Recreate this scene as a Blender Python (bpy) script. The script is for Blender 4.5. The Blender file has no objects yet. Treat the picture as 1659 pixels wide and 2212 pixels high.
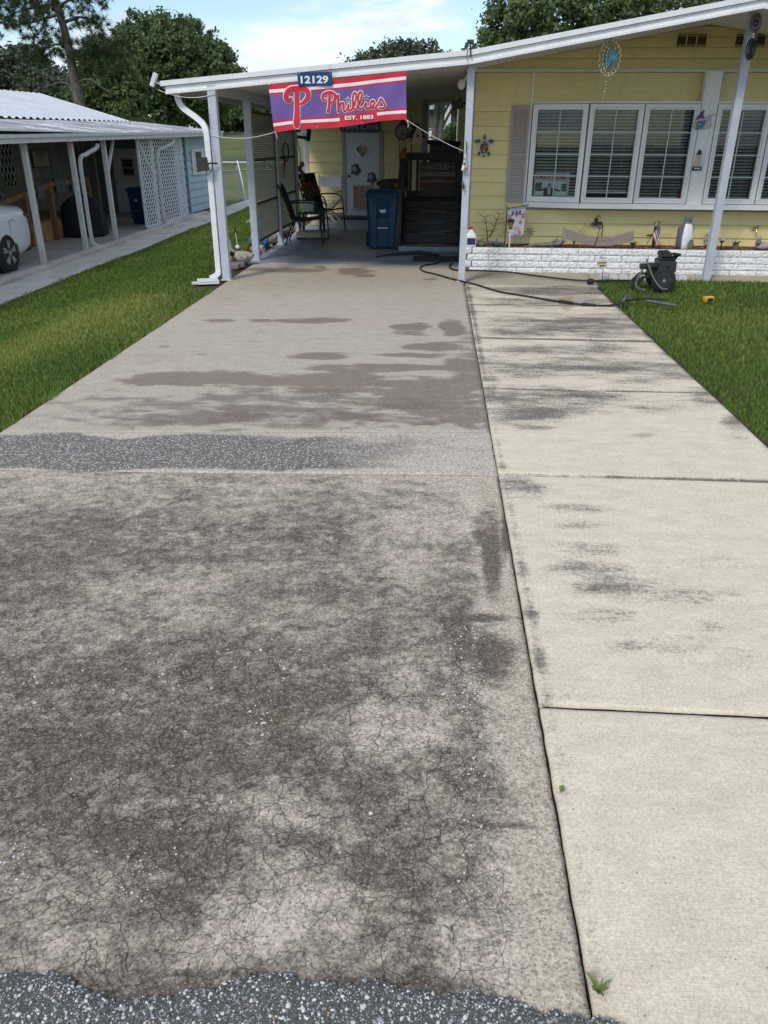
import bpy, bmesh, math, random
import numpy as np
from mathutils import Vector, Matrix

random.seed(11)
RNG = np.random.default_rng(11)
D = bpy.data
SC = bpy.context.scene
COL = SC.collection
PI = math.pi
R = math.radians

# ------------------------------------------------------------------ camera
CAM_H, CAM_F = 1.62, 1671.0 / 1659.0          # eye height, focal length in picture widths
PITCH, YAW, ROLL = R(25.7), R(3.58), 0.005
_fw = Vector((-math.sin(YAW) * math.cos(PITCH), math.cos(YAW) * math.cos(PITCH), -math.sin(PITCH)))
_rt = Vector((math.cos(YAW), math.sin(YAW), 0))
_up = _rt.cross(_fw)
_r2 = _rt * math.cos(ROLL) + _up * math.sin(ROLL)
_u2 = _up * math.cos(ROLL) - _rt * math.sin(ROLL)
cam_d = D.cameras.new('camera')
cam = D.objects.new('camera', cam_d)
COL.objects.link(cam)
cam.matrix_world = Matrix(((_r2.x, _u2.x, -_fw.x, 0), (_r2.y, _u2.y, -_fw.y, 0), (_r2.z, _u2.z, -_fw.z, CAM_H), (0, 0, 0, 1)))
cam_d.sensor_fit = 'HORIZONTAL'
cam_d.sensor_width = 36.0
cam_d.lens = 36.0 * CAM_F
cam_d.clip_start = 0.05
cam_d.clip_end = 2000
SC.camera = cam

# ------------------------------------------------------------------ sky, sun, exposure
SUN_EL, SUN_AZ = R(47), R(208)                 # azimuth clockwise from +Y
world = D.worlds.new('World')
SC.world = world
world.use_nodes = True
_nt = world.node_tree
_nt.nodes.clear()
def _wn(t, **k):
    n = _nt.nodes.new(t)
    for a, b in k.items():
        setattr(n, a, b)
    return n
_sky = _wn('ShaderNodeTexSky', sky_type='NISHITA')
_sky.sun_disc = False
_sky.sun_elevation = SUN_EL
_sky.sun_rotation = SUN_AZ
_sky.air_density = 1.0
_sky.dust_density = 0.3
_sky.ozone_density = 2.5
_tc = _wn('ShaderNodeTexCoord')
_map = _wn('ShaderNodeMapping')
_map.inputs['Location'].default_value = (3.3, 1.2, 0)
_map.inputs['Scale'].default_value = (1.0, 1.0, 3.6)
_nt.links.new(_tc.outputs['Generated'], _map.inputs[0])
_n1 = _wn('ShaderNodeTexNoise'); _n1.inputs['Scale'].default_value = 4.0; _n1.inputs['Detail'].default_value = 9; _n1.inputs['Roughness'].default_value = 0.56; _n1.inputs['Distortion'].default_value = 0.25
_nt.links.new(_map.outputs[0], _n1.inputs['Vector'])
_cov = _wn('ShaderNodeMapRange'); _cov.interpolation_type = 'SMOOTHSTEP'
_cov.inputs['From Min'].default_value = 0.42; _cov.inputs['From Max'].default_value = 0.60
_nt.links.new(_n1.outputs['Fac'], _cov.inputs['Value'])
_n2 = _wn('ShaderNodeTexNoise'); _n2.inputs['Scale'].default_value = 5.0; _n2.inputs['Detail'].default_value = 7; _n2.inputs['Roughness'].default_value = 0.6
_map2 = _wn('ShaderNodeMapping'); _map2.inputs['Location'].default_value = (7.7, -4.1, 2.0)
_map2.inputs['Scale'].default_value = (1.0, 1.0, 4.2); _nt.links.new(_tc.outputs['Generated'], _map2.inputs[0]); _nt.links.new(_map2.outputs[0], _n2.inputs['Vector'])
_cc = _wn('ShaderNodeValToRGB')
_cc.color_ramp.elements[0].position = 0.34; _cc.color_ramp.elements[0].color = (3.0, 3.75, 4.9, 1)
_cc.color_ramp.elements[1].position = 0.62; _cc.color_ramp.elements[1].color = (7.4, 7.9, 8.6, 1)
_nt.links.new(_n2.outputs['Fac'], _cc.inputs[0])
_mx = _wn('ShaderNodeMix', data_type='RGBA')
_nt.links.new(_cov.outputs[0], _mx.inputs[0]); _nt.links.new(_sky.outputs[0], _mx.inputs[6]); _nt.links.new(_cc.outputs[0], _mx.inputs[7])
_bg = _wn('ShaderNodeBackground'); _bg.inputs['Strength'].default_value = 0.115
_out = _wn('ShaderNodeOutputWorld')
_nt.links.new(_mx.outputs[2], _bg.inputs[0]); _nt.links.new(_bg.outputs[0], _out.inputs[0])

sun_d = D.lights.new('sun', 'SUN')
sun_d.energy = 1.4
sun_d.angle = R(11)
sun_d.color = (1.0, 0.93, 0.82)
sun = D.objects.new('sun', sun_d)
COL.objects.link(sun)
_sd = Vector((math.sin(SUN_AZ) * math.cos(SUN_EL), math.cos(SUN_AZ) * math.cos(SUN_EL), math.sin(SUN_EL)))
sun.rotation_euler = _sd.to_track_quat('Z', 'Y').to_euler()

SC.view_settings.view_transform = 'Standard'
SC.view_settings.look = 'None'
SC.view_settings.gamma = 1
SC.view_settings.use_curve_mapping = False
SC.view_settings.exposure = 0.50
SC.render.engine = 'CYCLES'
SC.cycles.use_denoising = True
SC.cycles.max_bounces = 8
SC.cycles.diffuse_bounces = 4
SC.cycles.transparent_max_bounces = 12
SC.cycles.caustics_reflective = False
SC.cycles.caustics_refractive = False

# ------------------------------------------------------------------ survey helpers: a sight line met with a real plane
_CX, _CY, _FP = 829.5, 1106.0, 1671.0
def _ray(x, y):
    return _fw + _r2 * ((x - _CX) / _FP) - _u2 * ((y - _CY) / _FP)
def G(x, y, z=0.0):
    d = _ray(x, y); t = (z - CAM_H) / d.z
    return Vector((d.x * t, d.y * t, z))
def AY(x, y, Y):
    d = _ray(x, y); t = Y / d.y
    return Vector((d.x * t, Y, CAM_H + d.z * t))
def to_view(p):
    """numpy (n,3) -> survey coordinates, used only to read where stains were noted"""
    q = p - np.array([0, 0, CAM_H])
    w = q @ np.array(_fw)
    return _CX + _FP * (q @ np.array(_r2)) / w, _CY - _FP * (q @ np.array(_u2)) / w

# ------------------------------------------------------------------ object helpers
OFF = {}
def tag(o, label, cat, group=None, kind=None):
    o['label'] = label
    o['category'] = cat
    if group: o['group'] = group
    if kind: o['kind'] = kind
    return o
def thing(name, label, cat, loc=(0, 0, 0), rz=0.0, group=None, world=False):
    o = D.objects.new(name, None)
    o.empty_display_size = 0.1
    COL.objects.link(o)
    o.location = loc
    o.rotation_euler = (0, 0, rz)
    OFF[o.name] = Vector(loc) if world else Vector((0, 0, 0))
    return tag(o, label, cat, group)
def link(name, me, parent=None, at=(0, 0, 0)):
    """object with mesh me whose origin lies at `at` (thing frame)"""
    o = D.objects.new(name, me)
    COL.objects.link(o)
    at = Vector(at)
    if parent is not None:
        o.parent = parent
        o.location = at - OFF[parent.name]
    else:
        o.location = at
    OFF[o.name] = at
    return o

class MB:
    def __init__(s):
        s.v = []; s.f = []; s.m = []
        s.mi = 0
    def add(s, vs, fs):
        b = len(s.v)
        s.v += [tuple(p) for p in vs]
        s.f += [tuple(i + b for i in f) for f in fs]
        s.m += [s.mi] * len(fs)
        return s
    def box(s, c, d, rot=None, taper=1.0):
        hx, hy, hz = d[0] / 2, d[1] / 2, d[2] / 2
        vs = []
        for sz in (-1, 1):
            k = taper if sz > 0 else 1.0
            for sx, sy in ((-1, -1), (1, -1), (1, 1), (-1, 1)):
                vs.append(Vector((sx * hx * k, sy * hy * k, sz * hz)))
        if rot is not None:
            M = rot if isinstance(rot, Matrix) else Matrix.Rotation(rot, 3, 'Z')
            vs = [M @ p for p in vs]
        c = Vector(c)
        return s.add([p + c for p in vs], [(0, 3, 2, 1), (4, 5, 6, 7), (0, 1, 5, 4), (1, 2, 6, 5), (2, 3, 7, 6), (3, 0, 4, 7)])
    def b2(s, lo, hi):
        lo = Vector(lo); hi = Vector(hi)
        return s.box((lo + hi) / 2, hi - lo)
    def bar(s, a, b, w, h=None, upv=(0, 0, 1)):
        a = Vector(a); b = Vector(b); h = h or w
        d = (b - a); L = d.length; d.normalize()
        u = Vector(upv)
        if abs(u.dot(d)) > 0.98: u = Vector((0, 1, 0))
        sx = d.cross(u).normalized(); u = sx.cross(d)
        vs = []
        for p in (a, b):
            for i, j in ((-1, -1), (1, -1), (1, 1), (-1, 1)):
                vs.append(p + sx * (w / 2 * i) + u * (h / 2 * j))
        return s.add(vs, [(0, 1, 2, 3), (7, 6, 5, 4), (0, 4, 5, 1), (1, 5, 6, 2), (2, 6, 7, 3), (3, 7, 4, 0)])
    def tube(s, pts, r, n=8, cap=True, closed=False):
        pts = [Vector(p) for p in pts]
        k = len(pts)
        rs = list(r) if hasattr(r, '__len__') else [r] * k
        vs = []; nx = None
        for i, p in enumerate(pts):
            if closed: t = pts[(i + 1) % k] - pts[i - 1]
            else: t = pts[min(i + 1, k - 1)] - pts[max(i - 1, 0)]
            if t.length < 1e-9: t = Vector((0, 0, 1))
            t.normalize()
            if nx is None:
                nx = Vector((0, 0, 1)) if abs(t.z) < 0.9 else Vector((1, 0, 0))
            nx = nx - t * nx.dot(t)
            if nx.length < 1e-6: nx = t.orthogonal()
            nx.normalize()
            ny = t.cross(nx)
            for j in range(n):
                a = 2 * PI * j / n
                vs.append(p + (nx * math.cos(a) + ny * math.sin(a)) * rs[i])
        fs = []
        for i in range(k if closed else k - 1):
            for j in range(n):
                a = i * n + j; b = i * n + (j + 1) % n
                c = ((i + 1) % k) * n + (j + 1) % n; d = ((i + 1) % k) * n + j
                fs.append((a, b, c, d))
        if cap and not closed:
            fs.append(tuple(range(n - 1, -1, -1))); fs.append(tuple((k - 1) * n + j for j in range(n)))
        return s.add(vs, fs)
    def lathe(s, prof, n=20, c=(0, 0, 0), sx=1.0, sy=1.0):
        """profile [(r,z)] round the z axis"""
        c = Vector(c); vs = []; fs = []
        k = len(prof)
        for r, z in prof:
            for j in range(n):
                a = 2 * PI * j / n
                vs.append(c + Vector((r * math.cos(a) * sx, r * math.sin(a) * sy, z)))
        for i in range(k - 1):
            for j in range(n):
                fs.append((i * n + j, i * n + (j + 1) % n, (i + 1) * n + (j + 1) % n, (i + 1) * n + j))
        if prof[0][0] > 1e-5: fs.append(tuple(range(n - 1, -1, -1)))
        if prof[-1][0] > 1e-5: fs.append(tuple((k - 1) * n + j for j in range(n)))
        return s.add(vs, fs)
    def ball(s, c, r, n=12, m=8, M=None):
        r = r if hasattr(r, '__len__') else (r, r, r)
        c = Vector(c); vs = []; fs = []
        for i in range(m + 1):
            t = PI * i / m
            for j in range(n):
                a = 2 * PI * j / n
                p = Vector((r[0] * math.sin(t) * math.cos(a), r[1] * math.sin(t) * math.sin(a), -r[2] * math.cos(t)))
                vs.append(c + (M @ p if M is not None else p))
        for i in range(m):
            for j in range(n):
                fs.append((i * n + j, i * n + (j + 1) % n, (i + 1) * n + (j + 1) % n, (i + 1) * n + j))
        return s.add(vs, fs)
    def prism(s, poly, d0, d1, plane='XZ'):
        """2-D outline pushed from depth d0 to d1; plane XZ has depth along Y"""
        n = len(poly)
        def w(p, d):
            return {'XZ': (p[0], d, p[1]), 'XY': (p[0], p[1], d), 'YZ': (d, p[0], p[1])}[plane]
        vs = [w(p, d0) for p in poly] + [w(p, d1) for p in poly]
        fs = [tuple(range(n)), tuple(range(2 * n - 1, n - 1, -1))]
        fs += [(i, i + n, (i + 1) % n + n, (i + 1) % n) for i in range(n)]
        return s.add(vs, fs)
    def grid(s, fn, nu, nv):
        vs = [fn(i / nu, j / nv) for j in range(nv + 1) for i in range(nu + 1)]
        w = nu + 1
        return s.add(vs, [(j * w + i, j * w + i + 1, (j + 1) * w + i + 1, (j + 1) * w + i) for j in range(nv) for i in range(nu)])
    def mesh(s, name, mats, smooth=False, origin=None, bevel=0.0, fix=True):
        me = D.meshes.new(name)
        V = np.array(s.v, dtype=float)
        if origin is None:
            origin = (V.min(0) + V.max(0)) / 2
        me.from_pydata((V - np.array(origin)).tolist(), [], s.f)
        for m in (mats if isinstance(mats, (list, tuple)) else [mats]):
            me.materials.append(m)
        me.polygons.foreach_set('material_index', s.m)
        if fix or bevel:
            bm = bmesh.new(); bm.from_mesh(me)
            if fix:
                bmesh.ops.remove_doubles(bm, verts=bm.verts, dist=1e-6)
                bmesh.ops.recalc_face_normals(bm, faces=bm.faces)
            if bevel:
                es = [e for e in bm.edges if e.is_manifold and e.calc_face_angle(0) > 0.6]
                bmesh.ops.bevel(bm, geom=es, offset=bevel, segments=1, affect='EDGES', clamp_overlap=True)
            bm.to_mesh(me); bm.free()
        if smooth:
            me.polygons.foreach_set('use_smooth', [True] * len(me.polygons))
            if smooth != 'all':
                me.set_sharp_from_angle(angle=R(38))
        return me, Vector(origin)
    def build(s, name, mats, parent=None, smooth=False, bevel=0.0, fix=True):
        me, o = s.mesh(name, mats, smooth, None, bevel, fix)
        return link(name, me, parent, o)

def crom(pts, n=6, closed=False):
    """smooth curve through points"""
    P = [Vector(p) for p in pts]; out = []; k = len(P)
    for i in range(k if closed else k - 1):
        if closed: p0, p1, p2, p3 = P[i - 1], P[i], P[(i + 1) % k], P[(i + 2) % k]
        else: p0, p1, p2, p3 = P[max(i - 1, 0)], P[i], P[i + 1], P[min(i + 2, k - 1)]
        for j in range(n):
            t = j / n
            out.append(0.5 * ((2 * p1) + (p2 - p0) * t + (2 * p0 - 5 * p1 + 4 * p2 - p3) * t * t + (3 * p1 - p0 - 3 * p2 + p3) * t ** 3))
    if not closed: out.append(P[-1])
    return out

def np_mesh(name, V, F, mats, attr=None, face_mat=None, smooth=False):
    """big meshes from arrays; F is (n,3) or (n,4)"""
    me = D.meshes.new(name)
    V = np.asarray(V, dtype=np.float32); F = np.asarray(F, dtype=np.int32)
    k = F.shape[1]
    me.vertices.add(len(V)); me.vertices.foreach_set('co', V.ravel())
    me.loops.add(F.size); me.loops.foreach_set('vertex_index', F.ravel())
    me.polygons.add(len(F))
    me.polygons.foreach_set('loop_start', np.arange(0, F.size, k, dtype=np.int32))
    me.polygons.foreach_set('loop_total', np.full(len(F), k, dtype=np.int32))
    for m in (mats if isinstance(mats, (list, tuple)) else [mats]): me.materials.append(m)
    if face_mat is not None: me.polygons.foreach_set('material_index', np.asarray(face_mat, dtype=np.int32))
    if smooth: me.polygons.foreach_set('use_smooth', np.ones(len(F), dtype=bool))
    me.update(calc_edges=True)
    for an, dom, arr in (attr or []):
        a = me.attributes.new(an, 'FLOAT', dom)
        a.data.foreach_set('value', np.asarray(arr, dtype=np.float32))
    return me

def text_mesh(s, height, mat, width=None, bold=0.0, ext=0.0015, shear=0.0):
    cu = D.curves.new('t', 'FONT'); cu.body = s; cu.size = 1; cu.offset = bold; cu.extrude = 0.0; cu.resolution_u = 3
    cu.shear = shear
    ob = D.objects.new('t', cu)
    me = D.meshes.new_from_object(ob)
    D.objects.remove(ob); D.curves.remove(cu)
    V = np.zeros(len(me.vertices) * 3); me.vertices.foreach_get('co', V); V = V.reshape(-1, 3)
    lo, hi = V.min(0), V.max(0)
    sy = height / (hi[1] - lo[1]); sx = sy if width is None else width / (hi[0] - lo[0])
    V -= (lo + hi) / 2
    W = np.stack([V[:, 0] * sx, np.zeros(len(V)), V[:, 1] * sy], 1)
    me.vertices.foreach_set('co', W.ravel()); me.materials.clear(); me.materials.append(mat)
    me.update()
    return me
def text(name, s, c, height, mat, parent, width=None, bold=0.0, rot=0.0, shear=0.0):
    """flat print that faces the street (-Y), rot = tilt in its own plane"""
    o = link(name, text_mesh(s, height, mat, width, bold, shear=shear), parent, c)
    o.rotation_euler = (0, rot, 0)
    return o
# ------------------------------------------------------------------ materials
def lin(c):
    c = c / 255.0
    return c / 12.92 if c <= 0.04045 else ((c + 0.055) / 1.055) ** 2.4
def S(r, g, b): return (lin(r), lin(g), lin(b), 1)

class NT:
    def __init__(s, name):
        s.m = D.materials.new(name); s.m.use_nodes = True
        s.t = s.m.node_tree; s.t.nodes.clear()
        s.o = s.t.nodes.new('ShaderNodeOutputMaterial')
        s.p = s.t.nodes.new('ShaderNodeBsdfPrincipled')
        s.t.links.new(s.p.outputs[0], s.o.inputs[0])
    def n(s, t, ins=None, **k):
        x = s.t.nodes.new(t)
        for a, b in k.items(): setattr(x, a, b)
        for a, b in (ins or {}).items(): s.set(x.inputs[a], b)
        return x
    def set(s, sock, v):
        if isinstance(v, bpy.types.NodeSocket): s.t.links.new(v, sock)
        elif v is not None: sock.default_value = v
    def pos(s, sc=(1, 1, 1), rot=(0, 0, 0), loc=(0, 0, 0), obj=False):
        if obj:
            src = s.n('ShaderNodeTexCoord').outputs['Object']
        else:
            src = s.n('ShaderNodeNewGeometry').outputs['Position']
        return s.n('ShaderNodeMapping', {'Vector': src, 'Scale': sc, 'Rotation': rot, 'Location': loc}).outputs[0]
    def noise(s, v, scale, det=4, ro=0.55, dist=0.0):
        return s.n('ShaderNodeTexNoise', {'Vector': v, 'Scale': scale, 'Detail': det, 'Roughness': ro, 'Distortion': dist}).outputs['Fac']
    def warp(s, v, scale, amt, det=2):
        c = s.n('ShaderNodeTexNoise', {'Vector': v, 'Scale': scale, 'Detail': det}).outputs['Color']
        a = s.n('ShaderNodeVectorMath', {0: c, 1: (0.5, 0.5, 0.5)}, operation='SUBTRACT').outputs[0]
        b = s.n('ShaderNodeVectorMath', {0: a, 'Scale': amt}, operation='SCALE').outputs[0]
        return s.n('ShaderNodeVectorMath', {0: v, 1: b}, operation='ADD').outputs[0]
    def voro(s, v, scale, feat='F1', out='Distance', rnd=1.0):
        return s.n('ShaderNodeTexVoronoi', {'Vector': v, 'Scale': scale, 'Randomness': rnd}, feature=feat).outputs[out]
    def mr(s, v, a, b, c=0.0, d=1.0, smooth=True):
        x = s.n('ShaderNodeMapRange', {'Value': v, 'From Min': a, 'From Max': b, 'To Min': c, 'To Max': d})
        if smooth: x.interpolation_type = 'SMOOTHSTEP'
        return x.outputs[0]
    def math(s, op, a, b=0.0, clamp=False):
        x = s.n('ShaderNodeMath', {0: a, 1: b}, operation=op); x.use_clamp = clamp
        return x.outputs[0]
    def mix(s, f, a, b, mode='MIX'):
        x = s.n('ShaderNodeMix', data_type='RGBA', blend_type=mode)
        s.set(x.inputs[0], f); s.set(x.inputs[6], a); s.set(x.inputs[7], b)
        return x.outputs[2]
    def attr(s, name):
        return s.n('ShaderNodeAttribute', attribute_name=name).outputs['Fac']
    def rand(s):
        return s.n('ShaderNodeObjectInfo').outputs['Random']
    def bump(s, h, st=0.3, dist=0.01, nrm=None):
        return s.n('ShaderNodeBump', {'Height': h, 'Strength': st, 'Distance': dist, 'Normal': nrm}).outputs[0]
    def fin(s, col=None, rough=None, bump=None, metal=None, **k):
        s.set(s.p.inputs['Base Color'], col); s.set(s.p.inputs['Roughness'], rough)
        if bump is not None: s.t.links.new(bump, s.p.inputs['Normal'])
        s.set(s.p.inputs['Metallic'], metal)
        for a, b in k.items(): s.set(s.p.inputs[a.replace('_', ' ')], b)
        return s.m

def plain(name, c, rough=0.6, var=0.10, scale=6.0, metal=0.0, grime=0.0, bump=0.0, obj=True, spec=0.4, each=0.0):
    """painted / moulded surface: small tone drift, faint grime, fine relief"""
    x = NT(name)
    v = x.pos(obj=obj)
    n = x.noise(v, scale, 5, 0.6)
    d = tuple(a * (1 - var) for a in c[:3]) + (1,); u = tuple(min(1, a * (1 + var)) for a in c[:3]) + (1,)
    col = x.mix(x.mr(n, 0.3, 0.7), d, u)
    if each:
        k = x.mr(x.rand(), 0, 1, 1 - each, 1 + each, smooth=False)
        col = x.mix(1.0, col, x.n('ShaderNodeCombineColor', {0: k, 1: k, 2: k}).outputs[0], 'MULTIPLY')
    if grime:
        g = x.noise(x.pos((1, 1, 0.35), obj=obj), scale * 2.2, 7, 0.7)
        col = x.mix(x.mr(g, 0.52, 0.78, 0, grime), col, (0.10, 0.09, 0.075, 1))
    b = None
    if bump: b = x.bump(x.noise(v, scale * 14, 4, 0.6), bump, 0.004)
    return x.fin(col, x.mr(n, 0.2, 0.8, max(0.03, rough - 0.07), min(1, rough + 0.07)), b, metal, Specular_IOR_Level=spec)

M = {}
M['white'] = plain('white_paint', (0.78, 0.79, 0.80, 1), 0.45, 0.04, 3, grime=0.22)
M['white_old'] = plain('weathered_white', (0.70, 0.69, 0.66, 1), 0.6, 0.08, 3, grime=0.35)
M['post'] = plain('grey_white_post_paint', (0.50, 0.54, 0.60, 1), 0.5, 0.06, 4, grime=0.2)
M['vinyl'] = plain('white_vinyl', (0.80, 0.80, 0.79, 1), 0.35, 0.03, 4, grime=0.12)
M['ceiling'] = plain('carport_ceiling_paint', (0.66, 0.66, 0.64, 1), 0.7, 0.08, 1.5, grime=0.3)
M['gutter'] = plain('gutter_inside', (0.45, 0.45, 0.44, 1), 0.7, 0.15, 5, grime=0.5)
M['taupe'] = plain('taupe_shutter', (0.40, 0.35, 0.32, 1), 0.6, 0.05, 4, grime=0.15)
M['tan_trim'] = plain('taupe_trim', (0.36, 0.33, 0.32, 1), 0.6, 0.06, 4)
M['black'] = plain('black_metal', (0.016, 0.016, 0.017, 1), 0.45, 0.2, 12)
M['black_matt'] = plain('black_cloth', (0.020, 0.020, 0.022, 1), 0.85, 0.25, 10, bump=0.3)
M['blackwood'] = plain('dark_stained_wood', (0.045, 0.043, 0.044, 1), 0.7, 0.25, 8, grime=0.2, bump=0.2)
M['rubber'] = plain('rubber', (0.022, 0.021, 0.020, 1), 0.75, 0.2, 18, bump=0.4)
M['vent_dark'] = plain('dark_vent', (0.11, 0.085, 0.04, 1), 0.8, 0.2, 10)
M['greydark'] = plain('charcoal_plastic', (0.032, 0.032, 0.033, 1), 0.5, 0.2, 12, grime=0.2)
M['steel'] = plain('galvanised_steel', (0.42, 0.44, 0.46, 1), 0.45, 0.12, 9, metal=0.8)
M['brass'] = plain('brass', (0.55, 0.38, 0.14, 1), 0.35, 0.1, 9, metal=0.9)
M['gold'] = plain('pale_gold_steel', (0.62, 0.56, 0.40, 1), 0.3, 0.1, 9, metal=0.9)
M['screen'] = plain('dark_bronze_screen', (0.085, 0.075, 0.06, 1), 0.6, 0.1, 8)
M['red'] = plain('red_print', (0.60, 0.025, 0.05, 1), 0.7, 0.05, 8, bump=0.1)
M['purple'] = plain('violet_print', (0.165, 0.10, 0.33, 1), 0.7, 0.05, 8, bump=0.1)
M['print_white'] = plain('white_print', (0.80, 0.80, 0.80, 1), 0.7, 0.02, 8)
M['sign_blue'] = plain('blue_sign', (0.010, 0.045, 0.16, 1), 0.35, 0.1, 8)
M['bin'] = plain('blue_bin_plastic', (0.005, 0.044, 0.092, 1), 0.42, 0.1, 5, grime=0.06, bump=0.08)
M['door'] = plain('pale_door_paint', (0.55, 0.58, 0.62, 1), 0.5, 0.05, 2, grime=0.12)
M['grille'] = plain('tan_grille', (0.50, 0.34, 0.20, 1), 0.7, 0.25, 9)
M['cream'] = plain('cream_wood', (0.55, 0.46, 0.36, 1), 0.7, 0.12, 6, bump=0.2)
M['plank'] = plain('sign_board', (0.27, 0.225, 0.19, 1), 0.8, 0.12, 5, grime=0.45, bump=0.3)
M['lumber'] = plain('treated_lumber', (0.30, 0.145, 0.055, 1), 0.75, 0.25, 4, grime=0.3, bump=0.3)
M['plywood'] = plain('plywood', (0.42, 0.23, 0.10, 1), 0.75, 0.25, 3, grime=0.2, bump=0.2)
M['blue_siding'] = plain('pale_blue_siding', (0.42, 0.53, 0.60, 1), 0.6, 0.06, 2, grime=0.12, each=0.05)
M['nb_wall'] = plain('greige_panel', (0.30, 0.29, 0.27, 1), 0.7, 0.08, 1.5, grime=0.2)
M['nb_blue'] = plain('slate_blue_panel', (0.20, 0.23, 0.27, 1), 0.7, 0.08, 1.5)
M['car'] = plain('white_car_paint', (0.78, 0.79, 0.81, 1), 0.15, 0.01, 2, spec=0.6)
M['glass_dark'] = plain('dark_glass', (0.012, 0.014, 0.016, 1), 0.06, 0.1, 3, spec=0.7)
M['alloy'] = plain('machined_alloy', (0.62, 0.63, 0.65, 1), 0.3, 0.05, 6, metal=0.7)
M['tail'] = plain('tail_lamp', (0.16, 0.012, 0.015, 1), 0.2, 0.1, 6)
M['teal'] = plain('teal_glaze', (0.015, 0.17, 0.20, 1), 0.3, 0.5, 16)
M['teal_lt'] = plain('turquoise_glaze', (0.06, 0.38, 0.46, 1), 0.3, 0.4, 20)
M['stone_duck'] = plain('worn_concrete_figure', (0.36, 0.33, 0.29, 1), 0.85, 0.25, 18, grime=0.4, bump=0.5)
M['stone_pale'] = plain('pale_figure', (0.52, 0.45, 0.38, 1), 0.8, 0.2, 18, grime=0.3, bump=0.4)
M['paver'] = plain('mauve_paver', (0.20, 0.16, 0.165, 1), 0.85, 0.2, 14, grime=0.3, bump=0.5)
M['penguin_grey'] = plain('grey_figure_paint', (0.135, 0.14, 0.155, 1), 0.55, 0.1, 8)
M['figure_white'] = plain('white_figure_paint', (0.78, 0.78, 0.78, 1), 0.5, 0.04, 8, grime=0.1)
M['chick'] = plain('grey_brown_figure', (0.17, 0.155, 0.13, 1), 0.8, 0.3, 25, bump=0.4)
M['jug'] = plain('white_jug', (0.78, 0.79, 0.80, 1), 0.35, 0.03, 8)
M['label_blue'] = plain('navy_label', (0.022, 0.03, 0.13, 1), 0.5, 0.3, 40)
M['cap_red'] = plain('red_cap', (0.45, 0.02, 0.02, 1), 0.4, 0.1, 8)
M['orange'] = plain('orange_plastic', (0.65, 0.24, 0.03, 1), 0.45, 0.15, 20)
M['yellow'] = plain('yellow_plastic', (0.72, 0.40, 0.02, 1), 0.45, 0.15, 20)
M['pot_green'] = plain('olive_pot', (0.20, 0.21, 0.12, 1), 0.6, 0.2, 14)
M['twig'] = plain('dark_twig', (0.10, 0.075, 0.055, 1), 0.85, 0.3, 30)
M['drift'] = plain('grey_driftwood', (0.18, 0.18, 0.18, 1), 0.85, 0.45, 14, bump=0.8)
M['flag_cloth'] = plain('flag_cloth', (0.70, 0.64, 0.65, 1), 0.8, 0.08, 8)
M['lilac'] = plain('lilac_cloth', (0.38, 0.36, 0.50, 1), 0.8, 0.1, 8)
M['pink'] = plain('pink_print', (0.62, 0.16, 0.20, 1), 0.8, 0.25, 30)
M['navy'] = plain('faded_navy_print', (0.09, 0.10, 0.20, 1), 0.8, 0.3, 30)
M['oldglory_red'] = plain('faded_red_print', (0.42, 0.09, 0.09, 1), 0.8, 0.2, 30)
M['glaze_blue'] = plain('blue_glaze', (0.015, 0.16, 0.36, 1), 0.25, 0.3, 20)
M['glaze_violet'] = plain('violet_glaze', (0.06, 0.025, 0.16, 1), 0.25, 0.2, 20)
M['glaze_tan'] = plain('tan_glaze', (0.52, 0.44, 0.33, 1), 0.35, 0.25, 20)
M['bluegem'] = plain('blue_gem_print', (0.04, 0.40, 0.66, 1), 0.2, 0.5, 30)
M['violetgem'] = plain('violet_gem_print', (0.16, 0.03, 0.16, 1), 0.2, 0.5, 30)
M['rope'] = plain('white_cord', (0.70, 0.68, 0.64, 1), 0.8, 0.1, 30)
M['mat_dark'] = plain('dark_doormat', (0.035, 0.030, 0.027, 1), 0.95, 0.3, 20, bump=0.6)
M['clock_face'] = plain('clock_face', (0.42, 0.38, 0.40, 1), 0.5, 0.15, 12)
M['copper'] = plain('copper_pot', (0.26, 0.10, 0.045, 1), 0.5, 0.3, 18)
M['turtle_green'] = plain('verdigris', (0.02, 0.10, 0.115, 1), 0.45, 0.4, 25)
M['pewter'] = plain('pewter_relief', (0.20, 0.20, 0.21, 1), 0.4, 0.35, 40, metal=0.6)
M['slat'] = plain('blind_slat', (0.72, 0.75, 0.73, 1), 0.5, 0.04, 6)
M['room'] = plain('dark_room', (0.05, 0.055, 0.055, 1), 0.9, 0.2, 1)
M['skin_tone'] = plain('poster_skin', (0.40, 0.22, 0.13, 1), 0.8, 0.1, 20)
M['poster'] = plain('poster_paper', (0.50, 0.58, 0.56, 1), 0.7, 0.06, 14)
M['poster_green'] = plain('poster_green', (0.10, 0.16, 0.12, 1), 0.7, 0.5, 40)
M['stem'] = plain('plant_stem', (0.07, 0.10, 0.04, 1), 0.7, 0.3, 20)
M['petal'] = plain('red_petal', (0.40, 0.02, 0.04, 1), 0.6, 0.3, 30)
M['petal_white'] = plain('white_petal', (0.55, 0.55, 0.52, 1), 0.6, 0.2, 30)
M['hose'] = plain('black_hose', (0.020, 0.020, 0.021, 1), 0.5, 0.25, 40)
M['hose_grey'] = plain('grey_hose', (0.11, 0.115, 0.11, 1), 0.6, 0.25, 40)
M['towel'] = plain('grey_towel', (0.15, 0.155, 0.165, 1), 0.95, 0.2, 12, bump=0.6)
M['fire'] = plain('camouflage_cover', (0.06, 0.065, 0.045, 1), 0.9, 0.6, 14)

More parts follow.
